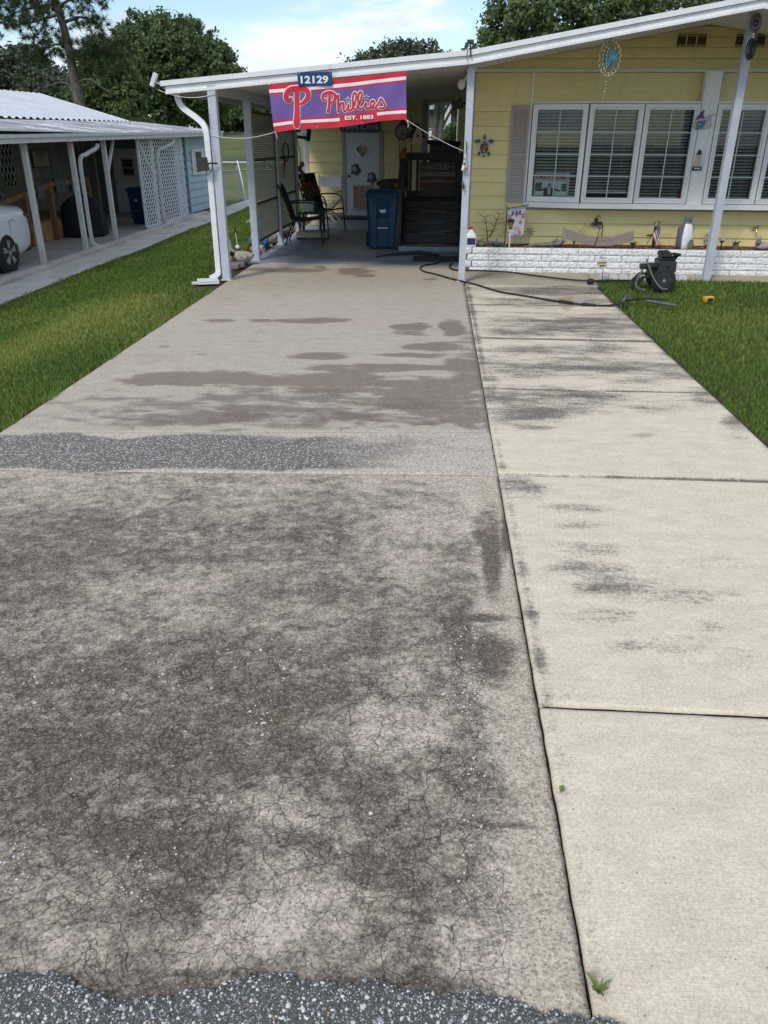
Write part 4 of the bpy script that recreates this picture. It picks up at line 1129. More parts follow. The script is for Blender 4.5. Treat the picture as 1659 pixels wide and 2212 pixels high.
def post(x, y, z0, z1, w_=.095):
    m = MB(); m.b2((x - w_ / 2, y - w_ / 2, z0), (x + w_ / 2, y + w_ / 2, z1))
    for k in range(3):
        o = -w_ / 2 + w_ * (.18 + .32 * k)
        m.b2((x + o - .006, y - w_ / 2 - .003, z0 + .01), (x + o + .006, y - w_ / 2 - .0004, z1 - .02))
    m.b2((x - w_ / 2 - .02, y - w_ / 2 - .02, z0), (x + w_ / 2 + .02, y + w_ / 2 + .02, z0 + .012))
    return m.build('post', M['post'], carport)
post(-2.645, 10.03, 0.0, car_z(-2.65) - .07); post(-2.645, 11.80, .004, car_z(-2.65) - .163); post(-2.645, 13.72, .004, car_z(-2.65) - .163, .08); post(-2.645, 15.55, .004, car_z(-2.65) - .163, .08)
post(.335, 10.20, 0.0, car_z(.3) - .07, .082)
# corrugated downspout: S-bend from the gutter to the front post
def spout(pts, parent, w_=.062, mat='white', nm='downspout'):
    m = MB(); P = crom(pts, 7)
    for i in range(len(P) - 1):
        m.bar(P[i], P[i + 1] + (P[i + 1] - P[i]).normalized() * .004, w_ * (1 + .05 * (i % 2)), w_ * .8 * (1 + .05 * (i % 2)), (0, 1, 0))
    return m.build(nm, M[mat], parent)
spout([(-3.10, 10.14, 2.11), (-3.085, 10.14, 2.03), (-3.03, 10.12, 1.95), (-2.86, 10.06, 1.84), (-2.77, 10.02, 1.76), (-2.742, 10.0, 1.64), (-2.742, 10.0, 1.2), (-2.742, 10.0, .6), (-2.742, 10.0, .16), (-2.75, 9.98, .08), (-2.83, 9.92, .035)], carport)
spout([(-3.10, 17.5, 2.10), (-3.08, 17.5, 2.0), (-2.95, 17.5, 1.85), (-2.73, 17.5, 1.72), (-2.73, 17.5, 1.0), (-2.73, 17.5, .1)], carport)
M['screen_lt'] = plain('tan_screen_mesh', (0.36, 0.34, 0.30, 1), .55, .1, 8)
# privacy screens of expanded mesh
def mesh_panel(y0, y1, z0, z1, x=-2.66):
    f = MB()
    for a, b in (((y0, z0), (y1, z0)), ((y0, z1), (y1, z1)), ((y0, z0), (y0, z1)), ((y1, z0), (y1, z1)), ((y0, z0 + (z1 - z0) * .30), (y1, z0 + (z1 - z0) * .30)), ((y0, z0 + (z1 - z0) * .64), (y1, z0 + (z1 - z0) * .64))):
        f.bar((x, a[0], a[1]), (x, b[0], b[1]), .035, .03, (1, 0, 0))
    fr = f.build('screen_frame', M['screen'], carport)
    m = MB(); H = z1 - z0; L = y1 - y0; k = 0.55     # slope of the strands
    st = .062
    for s_ in (1, -1):
        c = -L * k if s_ > 0 else 0
        top = H if s_ > 0 else H + L * k
        while c < top:
            # line z = c + s*k*u ; clip to the panel
            pts = []
            for u in (0, L):
                z = c + s_ * k * u
                pts.append([u, z])
            (u0, a0), (u1, a1) = pts
            def clip(u0, a0, u1, a1):
                for lim in (0, H):
                    if (a0 - lim) * (a1 - lim) < 0:
                        t = (lim - a0) / (a1 - a0); uu = u0 + (u1 - u0) * t
                        if (a0 < lim) == (lim == 0): u0, a0 = uu, lim
                        else: u1, a1 = uu, lim
                return u0, a0, u1, a1
            u0, a0, u1, a1 = clip(u0, a0, u1, a1)
            if 0 <= a0 <= H + 1e-6 and 0 <= a1 <= H + 1e-6 and u1 - u0 > .01:
                m.bar((x + .004 * s_, y0 + u0, z0 + a0), (x + .004 * s_, y0 + u1, z0 + a1), .0035, .026, (0, 0, 1))
            c += st
    m.build('screen_mesh', M['screen_lt'], fr, fix=False)
    return fr
mesh_panel(11.87, 13.67, .24, 1.96); mesh_panel(13.78, 15.50, .24, 1.96)

# ------------------------------------------------------------------ shed at the back of the carport
YS = 18.9
shed = thing('shed', 'yellow lap-sided shed with a pale door at the back of the carport', 'shed', (-1.65, YS, 0), world=True)
w = MB(); w.b2((-3.02, YS + .012, 0), (-.28, YS + .10, 2.42)); w.b2((-3.02, YS + .10, 0), (-2.94, 22, 2.2)); w.b2((-.36, YS + .10, 0), (-.28, 22, 2.4)); w.b2((-3.02, 21.92, 0), (-.28, 22, 2.2)); w.build('wall_core', M['tan_trim'], shed)
for k in range(11):
    z0 = .10 + .212 * k; z1 = z0 + .212
    if z0 > 2.36: break
    z1 = min(z1, 2.40)
    if z1 < 1.82:
        board(-2.94, -2.165, z0, z1, YS, shed); board(-1.235, -.40, z0, z1, YS, shed)
    else: board(-2.94, -.40, z0, z1, YS, shed)
MB().b2((-3.03, YS - .03, 0), (-2.942, YS + .05, 2.40)).build('corner_trim', M['tan_trim'], shed)
MB().b2((-.398, YS - .03, 0), (-.27, YS + .05, 2.40)).build('corner_trim', M['tan_trim'], shed)
fr = MB(); fr.b2((-2.162, YS - .03, .02), (-2.08, YS + .03, 1.80)); fr.b2((-1.32, YS - .03, .02), (-1.238, YS + .03, 1.80)); fr.b2((-2.079, YS - .03, 1.755), (-1.321, YS + .03, 1.80)); fr.b2((-2.16, YS - .05, .0), (-1.24, YS + .03, .02))
fr.build('door_frame', M['tan_trim'], shed)
dr = MB(); dr.b2((-2.076, YS - .012, .03), (-1.324, YS + .02, 1.752)); door = dr.build('door', M['door'], shed, bevel=.004)
cx, cz = -1.70, 1.42
MB().prism([(cx - .185, cz), (cx, cz - .215), (cx + .185, cz), (cx, cz + .215)], YS - .026, YS - .0125).build('window_frame', M['vinyl'], door)
MB().prism([(cx - .150, cz), (cx, cz - .175), (cx + .150, cz), (cx, cz + .175)], YS - .030, YS - .0265).build('pane', M['glass_dark'], door)
MB().ball((-2.0, YS - .05, .88), (.028, .034, .028), 12, 8).build('knob', M['black'], door, smooth='all')
f = MB()
for a, b in (((-1.93, .18), (-1.90, .70)), ((-1.50, .18), (-1.47, .70)), ((-1.8995, .18), (-1.5005, .205)), ((-1.8995, .675), (-1.5005, .70)), ((-1.77, .205), (-1.755, .675)), ((-1.64, .205), (-1.625, .675))): f.b2((a[0], YS - .032, a[1]), (b[0], YS - .0125, b[1]))
gr = f.build('vent_grille', M['stone_pale'], door)
lm = MB().box((0, 0, 0), (.40, .012, .004), Matrix.Rotation(R(-35), 3, 'X')).mesh('slat', M['grille'], origin=(0, 0, 0))[0]
for k in range(22): link('slat', lm, gr, (-1.70, YS - .020, .215 + .0212 * k))
MB().b2((-1.899, YS - .0145, .206), (-1.501, YS - .0126, .674)).build('grille_back', M['grille'], gr)
MB().b2((-2.5, YS - .62, .0), (-.9, YS - .06, .055)).build('door_step', M['blackwood'], shed)
# ------------------------------------------------------------------ team banner tied below the fascia
YB = 9.955
def cp(x, y, Y=YB):        # noted on the banner close-up
    return AY((960 + x / 1.975) / 1.736, (200 + y / 1.975) / 1.736, Y)
TL, TR, BL, BR = cp(92, 231), cp(1112, 131), cp(138, 588), cp(1115, 490)
def bump_y(p):
    return YB - .010 + .007 * math.sin(p.x * 9 + p.z * 5) + .005 * math.sin(p.x * 21 - p.z * 13)
banner = thing('banner', 'red and violet baseball team banner hung from the carport fascia', 'banner', (-1.17, YB, 1.7), world=True)
def bpt(u, v, o=0.0):
    p = TL.lerp(TR, u).lerp(BL.lerp(BR, u), v)
    p.z += -.012 * math.sin(u * PI) * (1 - v) + .010 * math.sin(u * 3 * PI) * v
    p.y = bump_y(p) - o
    return p
bands = [(0, .106, 'red'), (.106, .176, 'print_white'), (.176, .218, 'red'), (.218, .754, 'purple'), (.754, .804, 'red'), (.87, 1.0, 'red')]
for i, (a, b, m_) in enumerate(bands):
    MB().grid(lambda u, v: bpt(u, a + (b - a) * v), 40, max(1, int((b - a) * 24))).build({'red': 'red_band', 'print_white': 'white_band', 'purple': 'violet_field'}[m_], M[m_], banner, smooth='all', fix=False)
for a, b, m_ in ((0, .502, 'print_white'), (.502, .782, 'red'), (.782, 1, 'print_white')):
    MB().grid(lambda u, v: bpt(a + (b - a) * u, .804 + .066 * v), 16, 2).build('white_band' if m_ != 'red' else 'red_band', M[m_], banner, smooth='all', fix=False)
k_ = (TR - TL).length / 1022.0        # metres per noted unit
def stroke(mb, pts, w_, o, squash=.05):
    P = crom([cp(*p) for p in pts], 6)
    ws = w_ if hasattr(w_, '__len__') else [w_] * len(pts)
    rr = np.interp(np.linspace(0, len(pts) - 1, len(P)), range(len(pts)), ws) * k_
    b0 = len(mb.v)
    mb.tube(P, list(rr), 10); mb.ball(P[0], rr[0], 10, 8); mb.ball(P[-1], rr[-1], 10, 8)
    for i in range(b0, len(mb.v)):
        v = mb.v[i]; q = Vector((v[0], 0, v[2])); mb.v[i] = (v[0], bump_y(q) - o + (v[1] - YB) * squash, v[2])
BIGP = [([(262, 330), (250, 352), (228, 338), (226, 305), (250, 272), (300, 262), (352, 262), (386, 288), (384, 330), (358, 360), (332, 376)], [7, 16, 18, 18, 19, 19, 19, 19, 18, 14, 8]), ([(306, 270), (303, 330), (306, 400), (305, 450), (303, 505), (304, 530)], [19, 19, 20, 21, 24, 23])]
WORD = [([(517, 338), (505, 347), (494, 328), (506, 302), (545, 290), (582, 303), (588, 335), (572, 360), (556, 368)], [5, 9, 10, 10, 11, 11, 11, 9, 6]), ([(548, 296), (546, 340), (544, 390), (538, 430)], [11, 11, 11, 13]),
        ([(609, 312), (611, 360), (612, 432)], 9), ([(612, 405), (628, 375), (645, 368), (650, 390), (650, 420), (664, 430)], 8), ([(664, 430), (676, 410), (686, 378)], 6), ([(686, 378), (685, 405), (690, 424), (704, 422)], 8),
        ([(704, 422), (722, 395), (740, 340), (742, 300), (728, 294), (718, 320), (718, 370), (722, 405), (738, 418)], 7.5), ([(738, 418), (760, 385), (780, 335), (784, 295), (770, 288), (759, 315), (758, 370), (763, 402), (780, 412)], 7.5),
        ([(780, 412), (800, 395), (814, 368)], 6), ([(814, 368), (813, 390), (820, 408), (834, 406)], 8), ([(834, 406), (862, 392), (878, 372), (872, 352), (856, 356), (848, 380), (858, 404), (884, 402)], 7.5),
        ([(884, 402), (905, 375), (922, 340), (932, 342), (948, 368), (956, 390), (940, 408), (915, 405)], 7.5)]
for nm, L, e1 in (('emblem', BIGP, 6), ('lettering', WORD, 5)):
    a = MB(); b = MB()
    for pts, w_ in L:
        ww = list(w_) if hasattr(w_, '__len__') else [w_] * len(pts)
        stroke(a, pts, [q + e1 for q in ww], .0045); stroke(b, pts, ww, .0080)
    o = a.build(nm + '_outline', M['print_white'], banner, smooth='all', fix=False); b.build(nm, M['red'], o, smooth='all', fix=False)
for cx, cy in ((682, 342), (819, 326)):
    for rad, m_, o in ((27, 'print_white', .0095), (18, 'purple', .0125)):
        m = MB(); pts = []
        for k in range(10):
            a = PI / 2 + k * PI / 5; q = rad if k % 2 == 0 else rad * .42
            p = cp(cx + q * math.cos(a), cy - q * math.sin(a)); pts.append((p.x, bump_y(p) - o, p.z))
        c = cp(cx, cy); pts.append((c.x, bump_y(c) - o, c.z))
        m.add(pts, [(i, (i + 1) % 10, 10) for i in range(10)]); m.build('star', M[m_], banner, fix=False)
c = cp(765, 475)
text('lettering', 'EST. 1883', (c.x, YB - .026, c.z), 27 * k_, M['print_white'], banner, 214 * k_, .03, rot=-.036)
gm = MB()
for x, y in ((144, 580), (455, 547), (784, 518), (1112, 492), (760, 168), (98, 236), (1108, 134)):
    p = cp(x, y); m = MB(); m.tube([(p.x + .008 * math.cos(t * PI / 5), bump_y(p) - .004, p.z + .008 * math.sin(t * PI / 5)) for t in range(10)], .003, 6, closed=True); m.build('grommet', M['steel'], banner)
# house number plate
numb = thing('house_number', 'blue house number plate reading 12129 on the carport fascia', 'sign', (-1.43, 9.96, 2.23), world=True)
q = [AY(643, 157, 9.955), AY(718, 155, 9.955), AY(718, 186, 9.955), AY(645, 185, 9.955)]
m = MB(); m.add([(p.x, 9.922, p.z) for p in q] + [(p.x, 9.932, p.z) for p in q], [(0, 1, 2, 3), (7, 6, 5, 4), (0, 4, 5, 1), (1, 5, 6, 2), (2, 6, 7, 3), (3, 7, 4, 0)]); m.build('plate', M['sign_blue'], numb, bevel=.002)
c = (q[0] + q[2]) / 2
text('lettering', '12129', (c.x - .002, 9.9205, c.z - .004), .077, M['print_white'], numb, .315, .03, rot=-.012)
for px, py in ((647, 160), (714, 159)): p = AY(px, py, 9.94); MB().ball((p.x, 9.921, p.z), (.006, .003, .006), 8, 6).build('screw', M['steel'], numb)
# tie cords
def cord(label, a, b, sag, r=.0035, mat='rope', name='tie_cord', tail=None, cat='cord'):
    a = Vector(a); b = Vector(b); P = []
    for k in range(15):
        t = k / 14; p = a.lerp(b, t); p.z -= sag * 4 * t * (1 - t); P.append(p)
    m = MB(); m.tube(P, r, 6)
    if tail: m.tube(crom([a, a + Vector((.012, -.01, -.02)), a + Vector((.025, -.01, -.05)), a + Vector((.018, -.01, -.08))], 4), r, 6)
    return tag(m.build(name, M[mat], smooth='all'), label, cat)
_p0, _p1 = cp(1114, 492), cp(142, 582)
cord('white cord from the banner corner to the front carport post near the steps', (_p0.x, YB - .015, _p0.z), (.295, 10.155, 1.50), .02, tail=True)
cord('white cord from the banner corner across to the downspout post', (_p1.x, YB - .015, _p1.z), (-2.69, 9.97, 1.66), .05, tail=True)
cord('white wire drooping along the fascia corner under the roof antenna', (-3.27, 10.0, 2.13), (-2.60, 9.97, 2.09), .06, .004, cat='wire')
# security camera and aerial boxes on the roof edge
sc_ = thing('security_camera', 'small white box camera on the carport roof corner', 'camera', (-3.27, 10.02, 2.21), world=True)
m = MB(); m.box((-3.315, 10.02, 2.23), (.05, .05, .15), Matrix.Rotation(R(25), 3, 'Y')); m.build('housing', M['white_old'], sc_, bevel=.006)
MB().bar((-3.30, 10.02, 2.21), (-3.235, 10.03, 2.185), .02).build('bracket', M['steel'], sc_)
sc2 = thing('security_camera', 'black solar camera on a short stalk above the fascia kink', 'camera', (.34, 9.98, 2.52), world=True)
p = AY(1016, 91, 9.98)
m = MB(); m.box((p.x, 9.96, p.z), (.075, .07, .03), Matrix.Rotation(R(-12), 3, 'X')); m.build('panel', M['greydark'], sc2, bevel=.004)
m = MB(); m.bar((p.x, 9.965, p.z - .02), (p.x + .012, 9.955, 2.45), .015); m.build('stalk', M['black'], sc2)
m = MB(); m.tube([(p.x - .03, 9.955, p.z - .01), (p.x - .032, 9.955, 2.45), (p.x - .02, 9.955, 2.40)], .003, 5); m.build('wire', M['black'], sc2)
so_ = thing('solar_charger', 'small black solar panel clipped to the front carport post', 'solar panel', (-2.66, 9.93, 1.30), world=True)
p = AY(438, 355, 9.88)
m = MB(); m.box((p.x, 9.88, p.z), (.135, .014, .145), Matrix.Rotation(R(-8), 3, 'Y')); m.build('panel', M['greydark'], so_, bevel=.003)
m = MB(); m.tube([(p.x + .06, 9.885, p.z + .005), (-2.70, 9.90, p.z + .012), (-2.63, 9.95, p.z + .01)], .009, 8); m.build('arm', M['black'], so_)
m = MB(); m.tube(crom([(p.x + .05, 9.90, p.z - .03), (-2.76, 9.90, p.z - .12), (-2.69, 9.92, p.z - .04), (-2.69, 9.95, p.z + .2), (-2.695, 9.965, 1.9)], 6), .004, 6); m.build('wire', M['black'], so_)

# sign over the shed door
ms = thing('door_sign', 'dark lettered board above the shed door half hidden by the banner', 'sign', (-1.74, YS - .06, 1.80), world=True)
a, b = AY(735, 285, YS - .05), AY(822, 262, YS - .05)
m = MB(); m.prism([(a.x, a.z + .03), (a.x + .02, a.z), (b.x - .02, a.z), (b.x, a.z + .03), (b.x, b.z), (a.x, b.z)], YS - .060, YS - .040); m.build('board', M['navy'], ms)
text('lettering', 'MAN CAVE', ((a.x + b.x) / 2, YS - .0615, (a.z + b.z) / 2 - .01), .088, M['stone_pale'], ms, .80, .02)

# NOTICE sign on the deck rail
M['print_dim'] = plain('faded_white_print', (.22, .22, .22, 1), .7, .1, 20)
M['print_red'] = plain('dull_red_print', (.13, .03, .03, 1), .7, .1, 20)
ns = thing('notice_sign', 'black painted notice sign with stripes hung on the deck railing', 'sign', (0, 14.9, .9), world=True)
YN = 14.88
a, b = AY(905, 446, YN), AY(986, 350, YN)
MB().b2((a.x, YN, a.z), (b.x, YN + .02, b.z)).build('panel', M['black'], ns)
W_ = b.x - a.x; H_ = b.z - a.z; xc = (a.x + b.x) / 2
text('lettering', 'NOTICE', (xc, YN - .002, a.z + H_ * .89), H_ * .11, M['print_dim'], ns, W_ * .50, .02)
for u in (.08, .19, .81, .92):
    m = MB(); pts = [(a.x + W_ * u + (.026 if k % 2 == 0 else .011) * math.cos(PI / 2 + k * PI / 5), a.z + H_ * .89 + (.026 if k % 2 == 0 else .011) * math.sin(PI / 2 + k * PI / 5)) for k in range(10)]
    m.prism(pts, YN - .002, YN - .0005); m.build('star', M['print_dim'], ns)
for z, h, m_ in ((.73, .09, 'print_dim'), (.63, .05, 'print_red'), (.57, .03, 'print_dim'), (.50, .05, 'print_red')):
    MB().b2((a.x + .015, YN - .002, a.z + H_ * (z - h / 2)), (b.x - .015, YN - .0005, a.z + H_ * (z + h / 2))).build('stripe', M[m_], ns)
text('lettering', 'This Place is Politically Incorrect', (xc, YN - .0035, a.z + H_ * .73), H_ * .065, M['black'], ns, W_ * .9, .01)
text('lettering', 'WE SAY', (xc, YN - .0035, a.z + H_ * .62), H_ * .05, M['print_dim'], ns, W_ * .3, .01)
text('lettering', 'LEAVE', (xc, YN - .002, a.z + H_ * .17), H_ * .12, M['print_red'], ns, W_ * .46, .02)
for u in (.03, .08, .13, .18, .82, .87, .92, .97): MB().b2((a.x + W_ * u - .008, YN - .002, a.z + H_ * .10), (a.x + W_ * u + .008, YN - .0005, a.z + H_ * .24)).build('stripe', M['print_red'], ns)
# ------------------------------------------------------------------ under the carport
def cart(name, label, loc, rz, group=None):
    """two-wheeled refuse cart, front towards -Y"""
    t = thing(name, label, 'bin', loc, rz, group)
    m = MB()
    prof = [(.0, .215, .235), (.02, .225, .245), (.45, .25, .28), (.72, .262, .30), (.735, .262, .30), (.80, .272, .31), (.815, .272, .31)]
    vs = []; n = 0
    for z, hx, hy in prof:
        c = .05
        ring = [(-hx + c, -hy), (-hx * .42, -hy), (-hx * .40, -hy + (.05 if z < .5 else .0)), (hx * .40, -hy + (.05 if z < .5 else .0)), (hx * .42, -hy), (hx - c, -hy), (hx, -hy + c), (hx, hy - c), (hx - c, hy), (-hx + c, hy), (-hx, hy - c), (-hx, -hy + c)]
        vs += [(x, y, z + .02) for x, y in ring]; n = len(ring)
    fs = [(i * n + j, i * n + (j + 1) % n, (i + 1) * n + (j + 1) % n, (i + 1) * n + j) for i in range(len(prof) - 1) for j in range(n)]
    fs += [tuple(range(n))[::-1], tuple((len(prof) - 1) * n + j for j in range(n))]
    m.add(vs, fs); body = m.build('body', M['bin'], t, bevel=.006)
    # flared front apron with ribs
    m = MB(); m.add([(-.20, -.325, .80), (.20, -.325, .80), (.14, -.292, .66), (-.14, -.292, .66), (-.20, -.28, .80), (.20, -.28, .80), (.14, -.27, .66), (-.14, -.27, .66)], [(0, 3, 2, 1), (4, 5, 6, 7), (0, 1, 5, 4), (1, 2, 6, 5), (2, 3, 7, 6), (3, 0, 4, 7)])
    for k in range(6): m.bar((-.10 + .04 * k, -.306, .69), (-.10 + .04 * k, -.324, .78), .008, .008)
    m.build('apron', M['bin'], t, bevel=.004)
    m = MB()
    for k in range(2): m.b2((-.285, -.325 + .01 * k, .815 + .022 * k), (.285, .315 - .01 * k, .837 + .022 * k))
    m.add([(-.27, -.30, .862), (.27, -.30, .862), (.27, .30, .862), (-.27, .30, .862), (-.22, -.24, .895), (.22, -.24, .895), (.22, .26, .895), (-.22, .26, .895)], [(4, 5, 6, 7), (0, 1, 5, 4), (1, 2, 6, 5), (2, 3, 7, 6), (3, 0, 4, 7)])
    m.build('lid', M['bin'], t, bevel=.008)
    MB().bar((-.085, -.262, .335), (.085, -.262, .335), .012, .014).build('lift_bar', M['steel'], t)
    for s_ in (-1, 1):
        w_ = MB(); w_.tube([(s_ * .225, .27, .11), (s_ * .285, .27, .11)], .11, 18); w_.build('wheel', M['rubber'], t, bevel=.006)
    MB().bar((-.20, .35, .83), (.20, .35, .83), .025).build('handle', M['bin'], t)
    MB().b2((-.048, -.2895, .588), (-.012, -.2875, .610)).build('stamped_mark', M['print_white'], t); MB().b2((-.006, -.2895, .588), (.048, -.2875, .610)).build('stamped_mark', M['print_white'], t); MB().b2((-.036, -.2880, .568), (.036, -.2860, .583)).build('stamped_mark', M['print_white'], t)
    return t
cart('trash_cart', 'blue wheeled trash cart standing on the carport floor', (-.875, 13.42, .006), R(2))

def sling_chair(label, loc, rz, high=1.0):
    """metal patio armchair with dark sling; sits facing +X"""
    t = thing('patio_chair', label, 'chair', loc, rz, 'black sling patio chairs under the carport')
    W_ = .28
    m = MB(); P = [(-.16, 0, .40), (-.21, 0, .58), (-.28, 0, .80), (-.36, 0, 1.0 * high)]
    def fn(u, v):
        q = Vector(P[0]).lerp(Vector(P[-1]), v); q.x += -.03 * math.sin(v * PI) * -1; q.y = (u - .5) * 2 * W_ * .92; return q
    m.grid(fn, 4, 8); m.grid(lambda u, v: fn(u, v) + Vector((-.008, 0, 0)), 4, 8); m.build('backrest', M['black_matt'], t, smooth='all', fix=False)
    m = MB(); m.grid(lambda u, v: Vector((-.17 + .47 * v, (u - .5) * 2 * W_ * .92, .405 + .02 * v - .03 * math.sin(v * PI))), 4, 8); m.grid(lambda u, v: Vector((-.17 + .47 * v, (u - .5) * 2 * W_ * .92, .395 + .02 * v - .03 * math.sin(v * PI))), 4, 8); m.build('seat', M['black_matt'], t, smooth='all', fix=False)
    for s_ in (-1, 1):
        y = s_ * W_
        m = MB(); m.tube(crom([(-.37, y, 1.01 * high), (-.30, y, .80), (-.20, y, .52), (-.15, y, .40), (.05, y, .385), (.30, y, .42)], 4), .013, 8); m.build('side_rail', M['black'], t, smooth='all')
        m = MB(); m.tube(crom([(-.24, y, .64), (-.12, y, .665), (.12, y, .67), (.24, y, .64), (.29, y, .55), (.31, y, .40), (.33, y, .2), (.35, y, 0)], 4), .013, 8); m.build('arm', M['black'], t, smooth='all')
        m = MB(); m.tube(crom([(-.10, y, .40), (-.18, y, .28), (-.24, y, .12), (-.28, y, 0)], 4), .013, 8); m.build('leg', M['black'], t, smooth='all')
    m = MB(); m.bar((.30, -W_, .41), (.30, W_, .41), .018); m.bar((-.16, -W_, .40), (-.16, W_, .40), .018); m.bar((-.365, -W_, 1.0 * high), (-.365, W_, 1.0 * high), .018); m.build('cross_bar', M['black'], t)
    return t
sling_chair('black sling patio chair seen from the side nearest the post screens', (-2.28, 13.92, .006), R(4), .93)
sling_chair('black sling patio chair beyond the flower pot, back to the lawn', (-2.22, 15.85, .006), R(-28), 1.02)
# folding wooden chair with pale canvas
t = thing('folding_chair', 'wooden folding chair with pale canvas by the shed wall', 'chair', (-2.35, 17.7, .006), R(-10))
for s_ in (-1, 1):
    m = MB(); m.bar((-.25, s_ * .22, 0), (.22, s_ * .22, .45), .03, .05); m.build('leg', M['cream'], t); m = MB(); m.bar((.25, s_ * .19, 0), (-.22, s_ * .19, .45), .03, .05); m.build('leg', M['cream'], t)
    m = MB(); m.bar((s_ * .25, .20, .45), (s_ * .25, .22, .92), .03); m.build('back_post', M['cream'], t); m = MB(); m.bar((s_ * .25, -.20, .62), (s_ * .25, .22, .62), .05, .02); m.build('arm', M['cream'], t)
m = MB(); m.grid(lambda u, v: ((u - .5) * .5, .20 + .02 * math.sin(u * PI), .70 + .20 * v), 6, 3); m.build('backrest', M['flag_cloth'], t); m = MB(); m.grid(lambda u, v: ((u - .5) * .48, -.20 + .4 * v, .46 - .03 * math.sin(u * PI)), 6, 4); m.build('seat', M['flag_cloth'], t)
# side table, flower pot and stool
t = thing('side_table', 'small black side table with a teal top between the patio chairs', 'table', (-2.28, 14.95, .006))
m = MB(); m.b2((-.22, -.26, .40), (.22, .26, .43)); m.build('table_top', M['greydark'], t, bevel=.005); m = MB(); m.b2((-.17, -.20, .4305), (.17, .20, .436)); m.build('glass_inset', M['teal'], t)
for sx in (-1, 1):
    for sy in (-1, 1): MB().bar((sx * .19, sy * .23, 0), (sx * .19, sy * .23, .40), .03).build('leg', M['black'], t)
t = thing('flower_pot', 'white square pot of red and white flowers on the side table', 'potted plant', (-2.33, 14.95, .442))
m = MB(); m.add([(-.085, -.085, 0), (.085, -.085, 0), (.085, .085, 0), (-.085, .085, 0), (-.11, -.11, .17), (.11, -.11, .17), (.11, .11, .17), (-.11, .11, .17)], [(0, 3, 2, 1), (0, 1, 5, 4), (1, 2, 6, 5), (2, 3, 7, 6), (3, 0, 4, 7), (4, 5, 6, 7)]); m.build('pot', M['white_old'], t, bevel=.005)
m = MB(); lf = MB(); rd = MB(); wh = MB()
for k in range(26):
    a = random.uniform(0, 6.28); r_ = random.uniform(.03, .24); z = random.uniform(.25, .50)
    tip = Vector((r_ * math.cos(a), r_ * math.sin(a), z)); m.tube([(0, 0, .15), tip * .5 + Vector((0, 0, .10)), tip], .004, 5)
    for _ in range(9):
        q = tip + Vector((random.gauss(0, .03), random.gauss(0, .03), random.gauss(-.02, .03))); rot = Matrix.Rotation(random.uniform(0, 6.28), 3, 'Z') @ Matrix.Rotation(random.uniform(0, 3), 3, 'X')
        (lf if k % 3 else (rd if tip.x > -.02 else wh)).add([q + rot @ Vector(v) for v in ((-.016, 0, 0), (0, -.011, 0), (.018, 0, .004), (0, .011, 0))], [(0, 1, 2, 3)])
m.build('stems', M['stem'], t)
for mb, nm, mt in ((lf, 'leaves', 'stem'), (rd, 'red_blooms', 'petal'), (wh, 'white_blooms', 'petal_white')):
    o = mb.build(nm, M[mt], t, fix=False); o['kind'] = 'stuff'
t = thing('step_stool', 'low cream slatted plastic step beneath the side table', 'stool', (-2.22, 14.62, .006))
m = MB(); m.b2((-.28, -.20, .03), (.28, .20, .12)); m.build('base', M['stone_pale'], t, bevel=.01)
for k in range(7): MB().b2((-.25 + .073 * k, -.18, .121), (-.19 + .073 * k, .18, .13)).build('slat', M['cream'], t)
for sx in (-1, 1): MB().b2((sx * .24 - .03, -.18, 0), (sx * .24 + .03, .18, .03)).build('foot', M['greydark'], t)
t = thing('bucket', 'cream bucket standing by the shed wall behind the chairs', 'bucket', (-2.5, 17.0, .006)); m = MB(); m.lathe([(.10, 0), (.11, .01), (.135, .25), (.142, .25), (.142, .265), (.125, .265), (.10, .03), (0, .03)], 20); m.build('pail', M['cream'], t, smooth=True); m = MB(); m.tube([(.14 * math.cos(a * PI / 8), 0, .25 + .06 * math.sin(a * PI / 8)) for a in range(9)], .004, 6); m.build('handle', M['steel'], t)
# things hung on the screens
t = thing('hoop_ornament', 'black hoop with a red ribbon hung on the rear privacy screen', 'ornament', (-2.60, 14.35, 1.2), world=True)
m = MB(); m.tube([(-2.60, 14.35 + .26 * math.cos(a * PI / 12), 1.42 + .145 * math.sin(a * PI / 12)) for a in range(24)], .012, 6, closed=True); m.build('hoop', M['black'], t, smooth='all')
m = MB(); m.prism([(14.15, 1.31), (14.32, 1.33), (14.28, 1.22), (14.02, 1.02)], -2.605, -2.600, 'YZ'); m.build('ribbon', M['petal'], t)
t = thing('garland', 'dangling string of dark red and brown balls by the shed corner', 'garland', (-2.6, 15.75, 1.0), world=True)
m = MB(); m.tube(crom([(-2.60, 15.62, 1.62), (-2.57, 15.65, 1.4), (-2.56, 15.66, 1.22), (-2.55, 15.7, 1.0), (-2.5, 15.72, .62)], 5), .006, 6); m.build('string', M['black'], t)
for k, (dx, z, mt) in enumerate(((0, 1.20, 'copper'), (-.05, 1.12, 'twig'), (.0, 1.04, 'copper'), (.02, .95, 'twig'), (.05, .85, 'petal'), (-.02, .78, 'copper'), (.06, .72, 'petal'), (.02, .66, 'twig'))): MB().ball((-2.55 + dx, 15.68, z), .05, 10, 8).build('ball', M[mt], t, smooth='all')
t = thing('wall_lamp', 'black spotlight on an arm beside the shed corner', 'lamp', (-2.62, 15.6, 1.65), world=True)
m = MB(); m.bar((-2.60, 15.62, 1.66), (-2.42, 15.60, 1.64), .06, .05); m.build('arm', M['black'], t); m = MB(); m.bar((-2.41, 15.58, 1.60), (-2.36, 15.5, 1.78), .07); m.build('head', M['black'], t, bevel=.01)
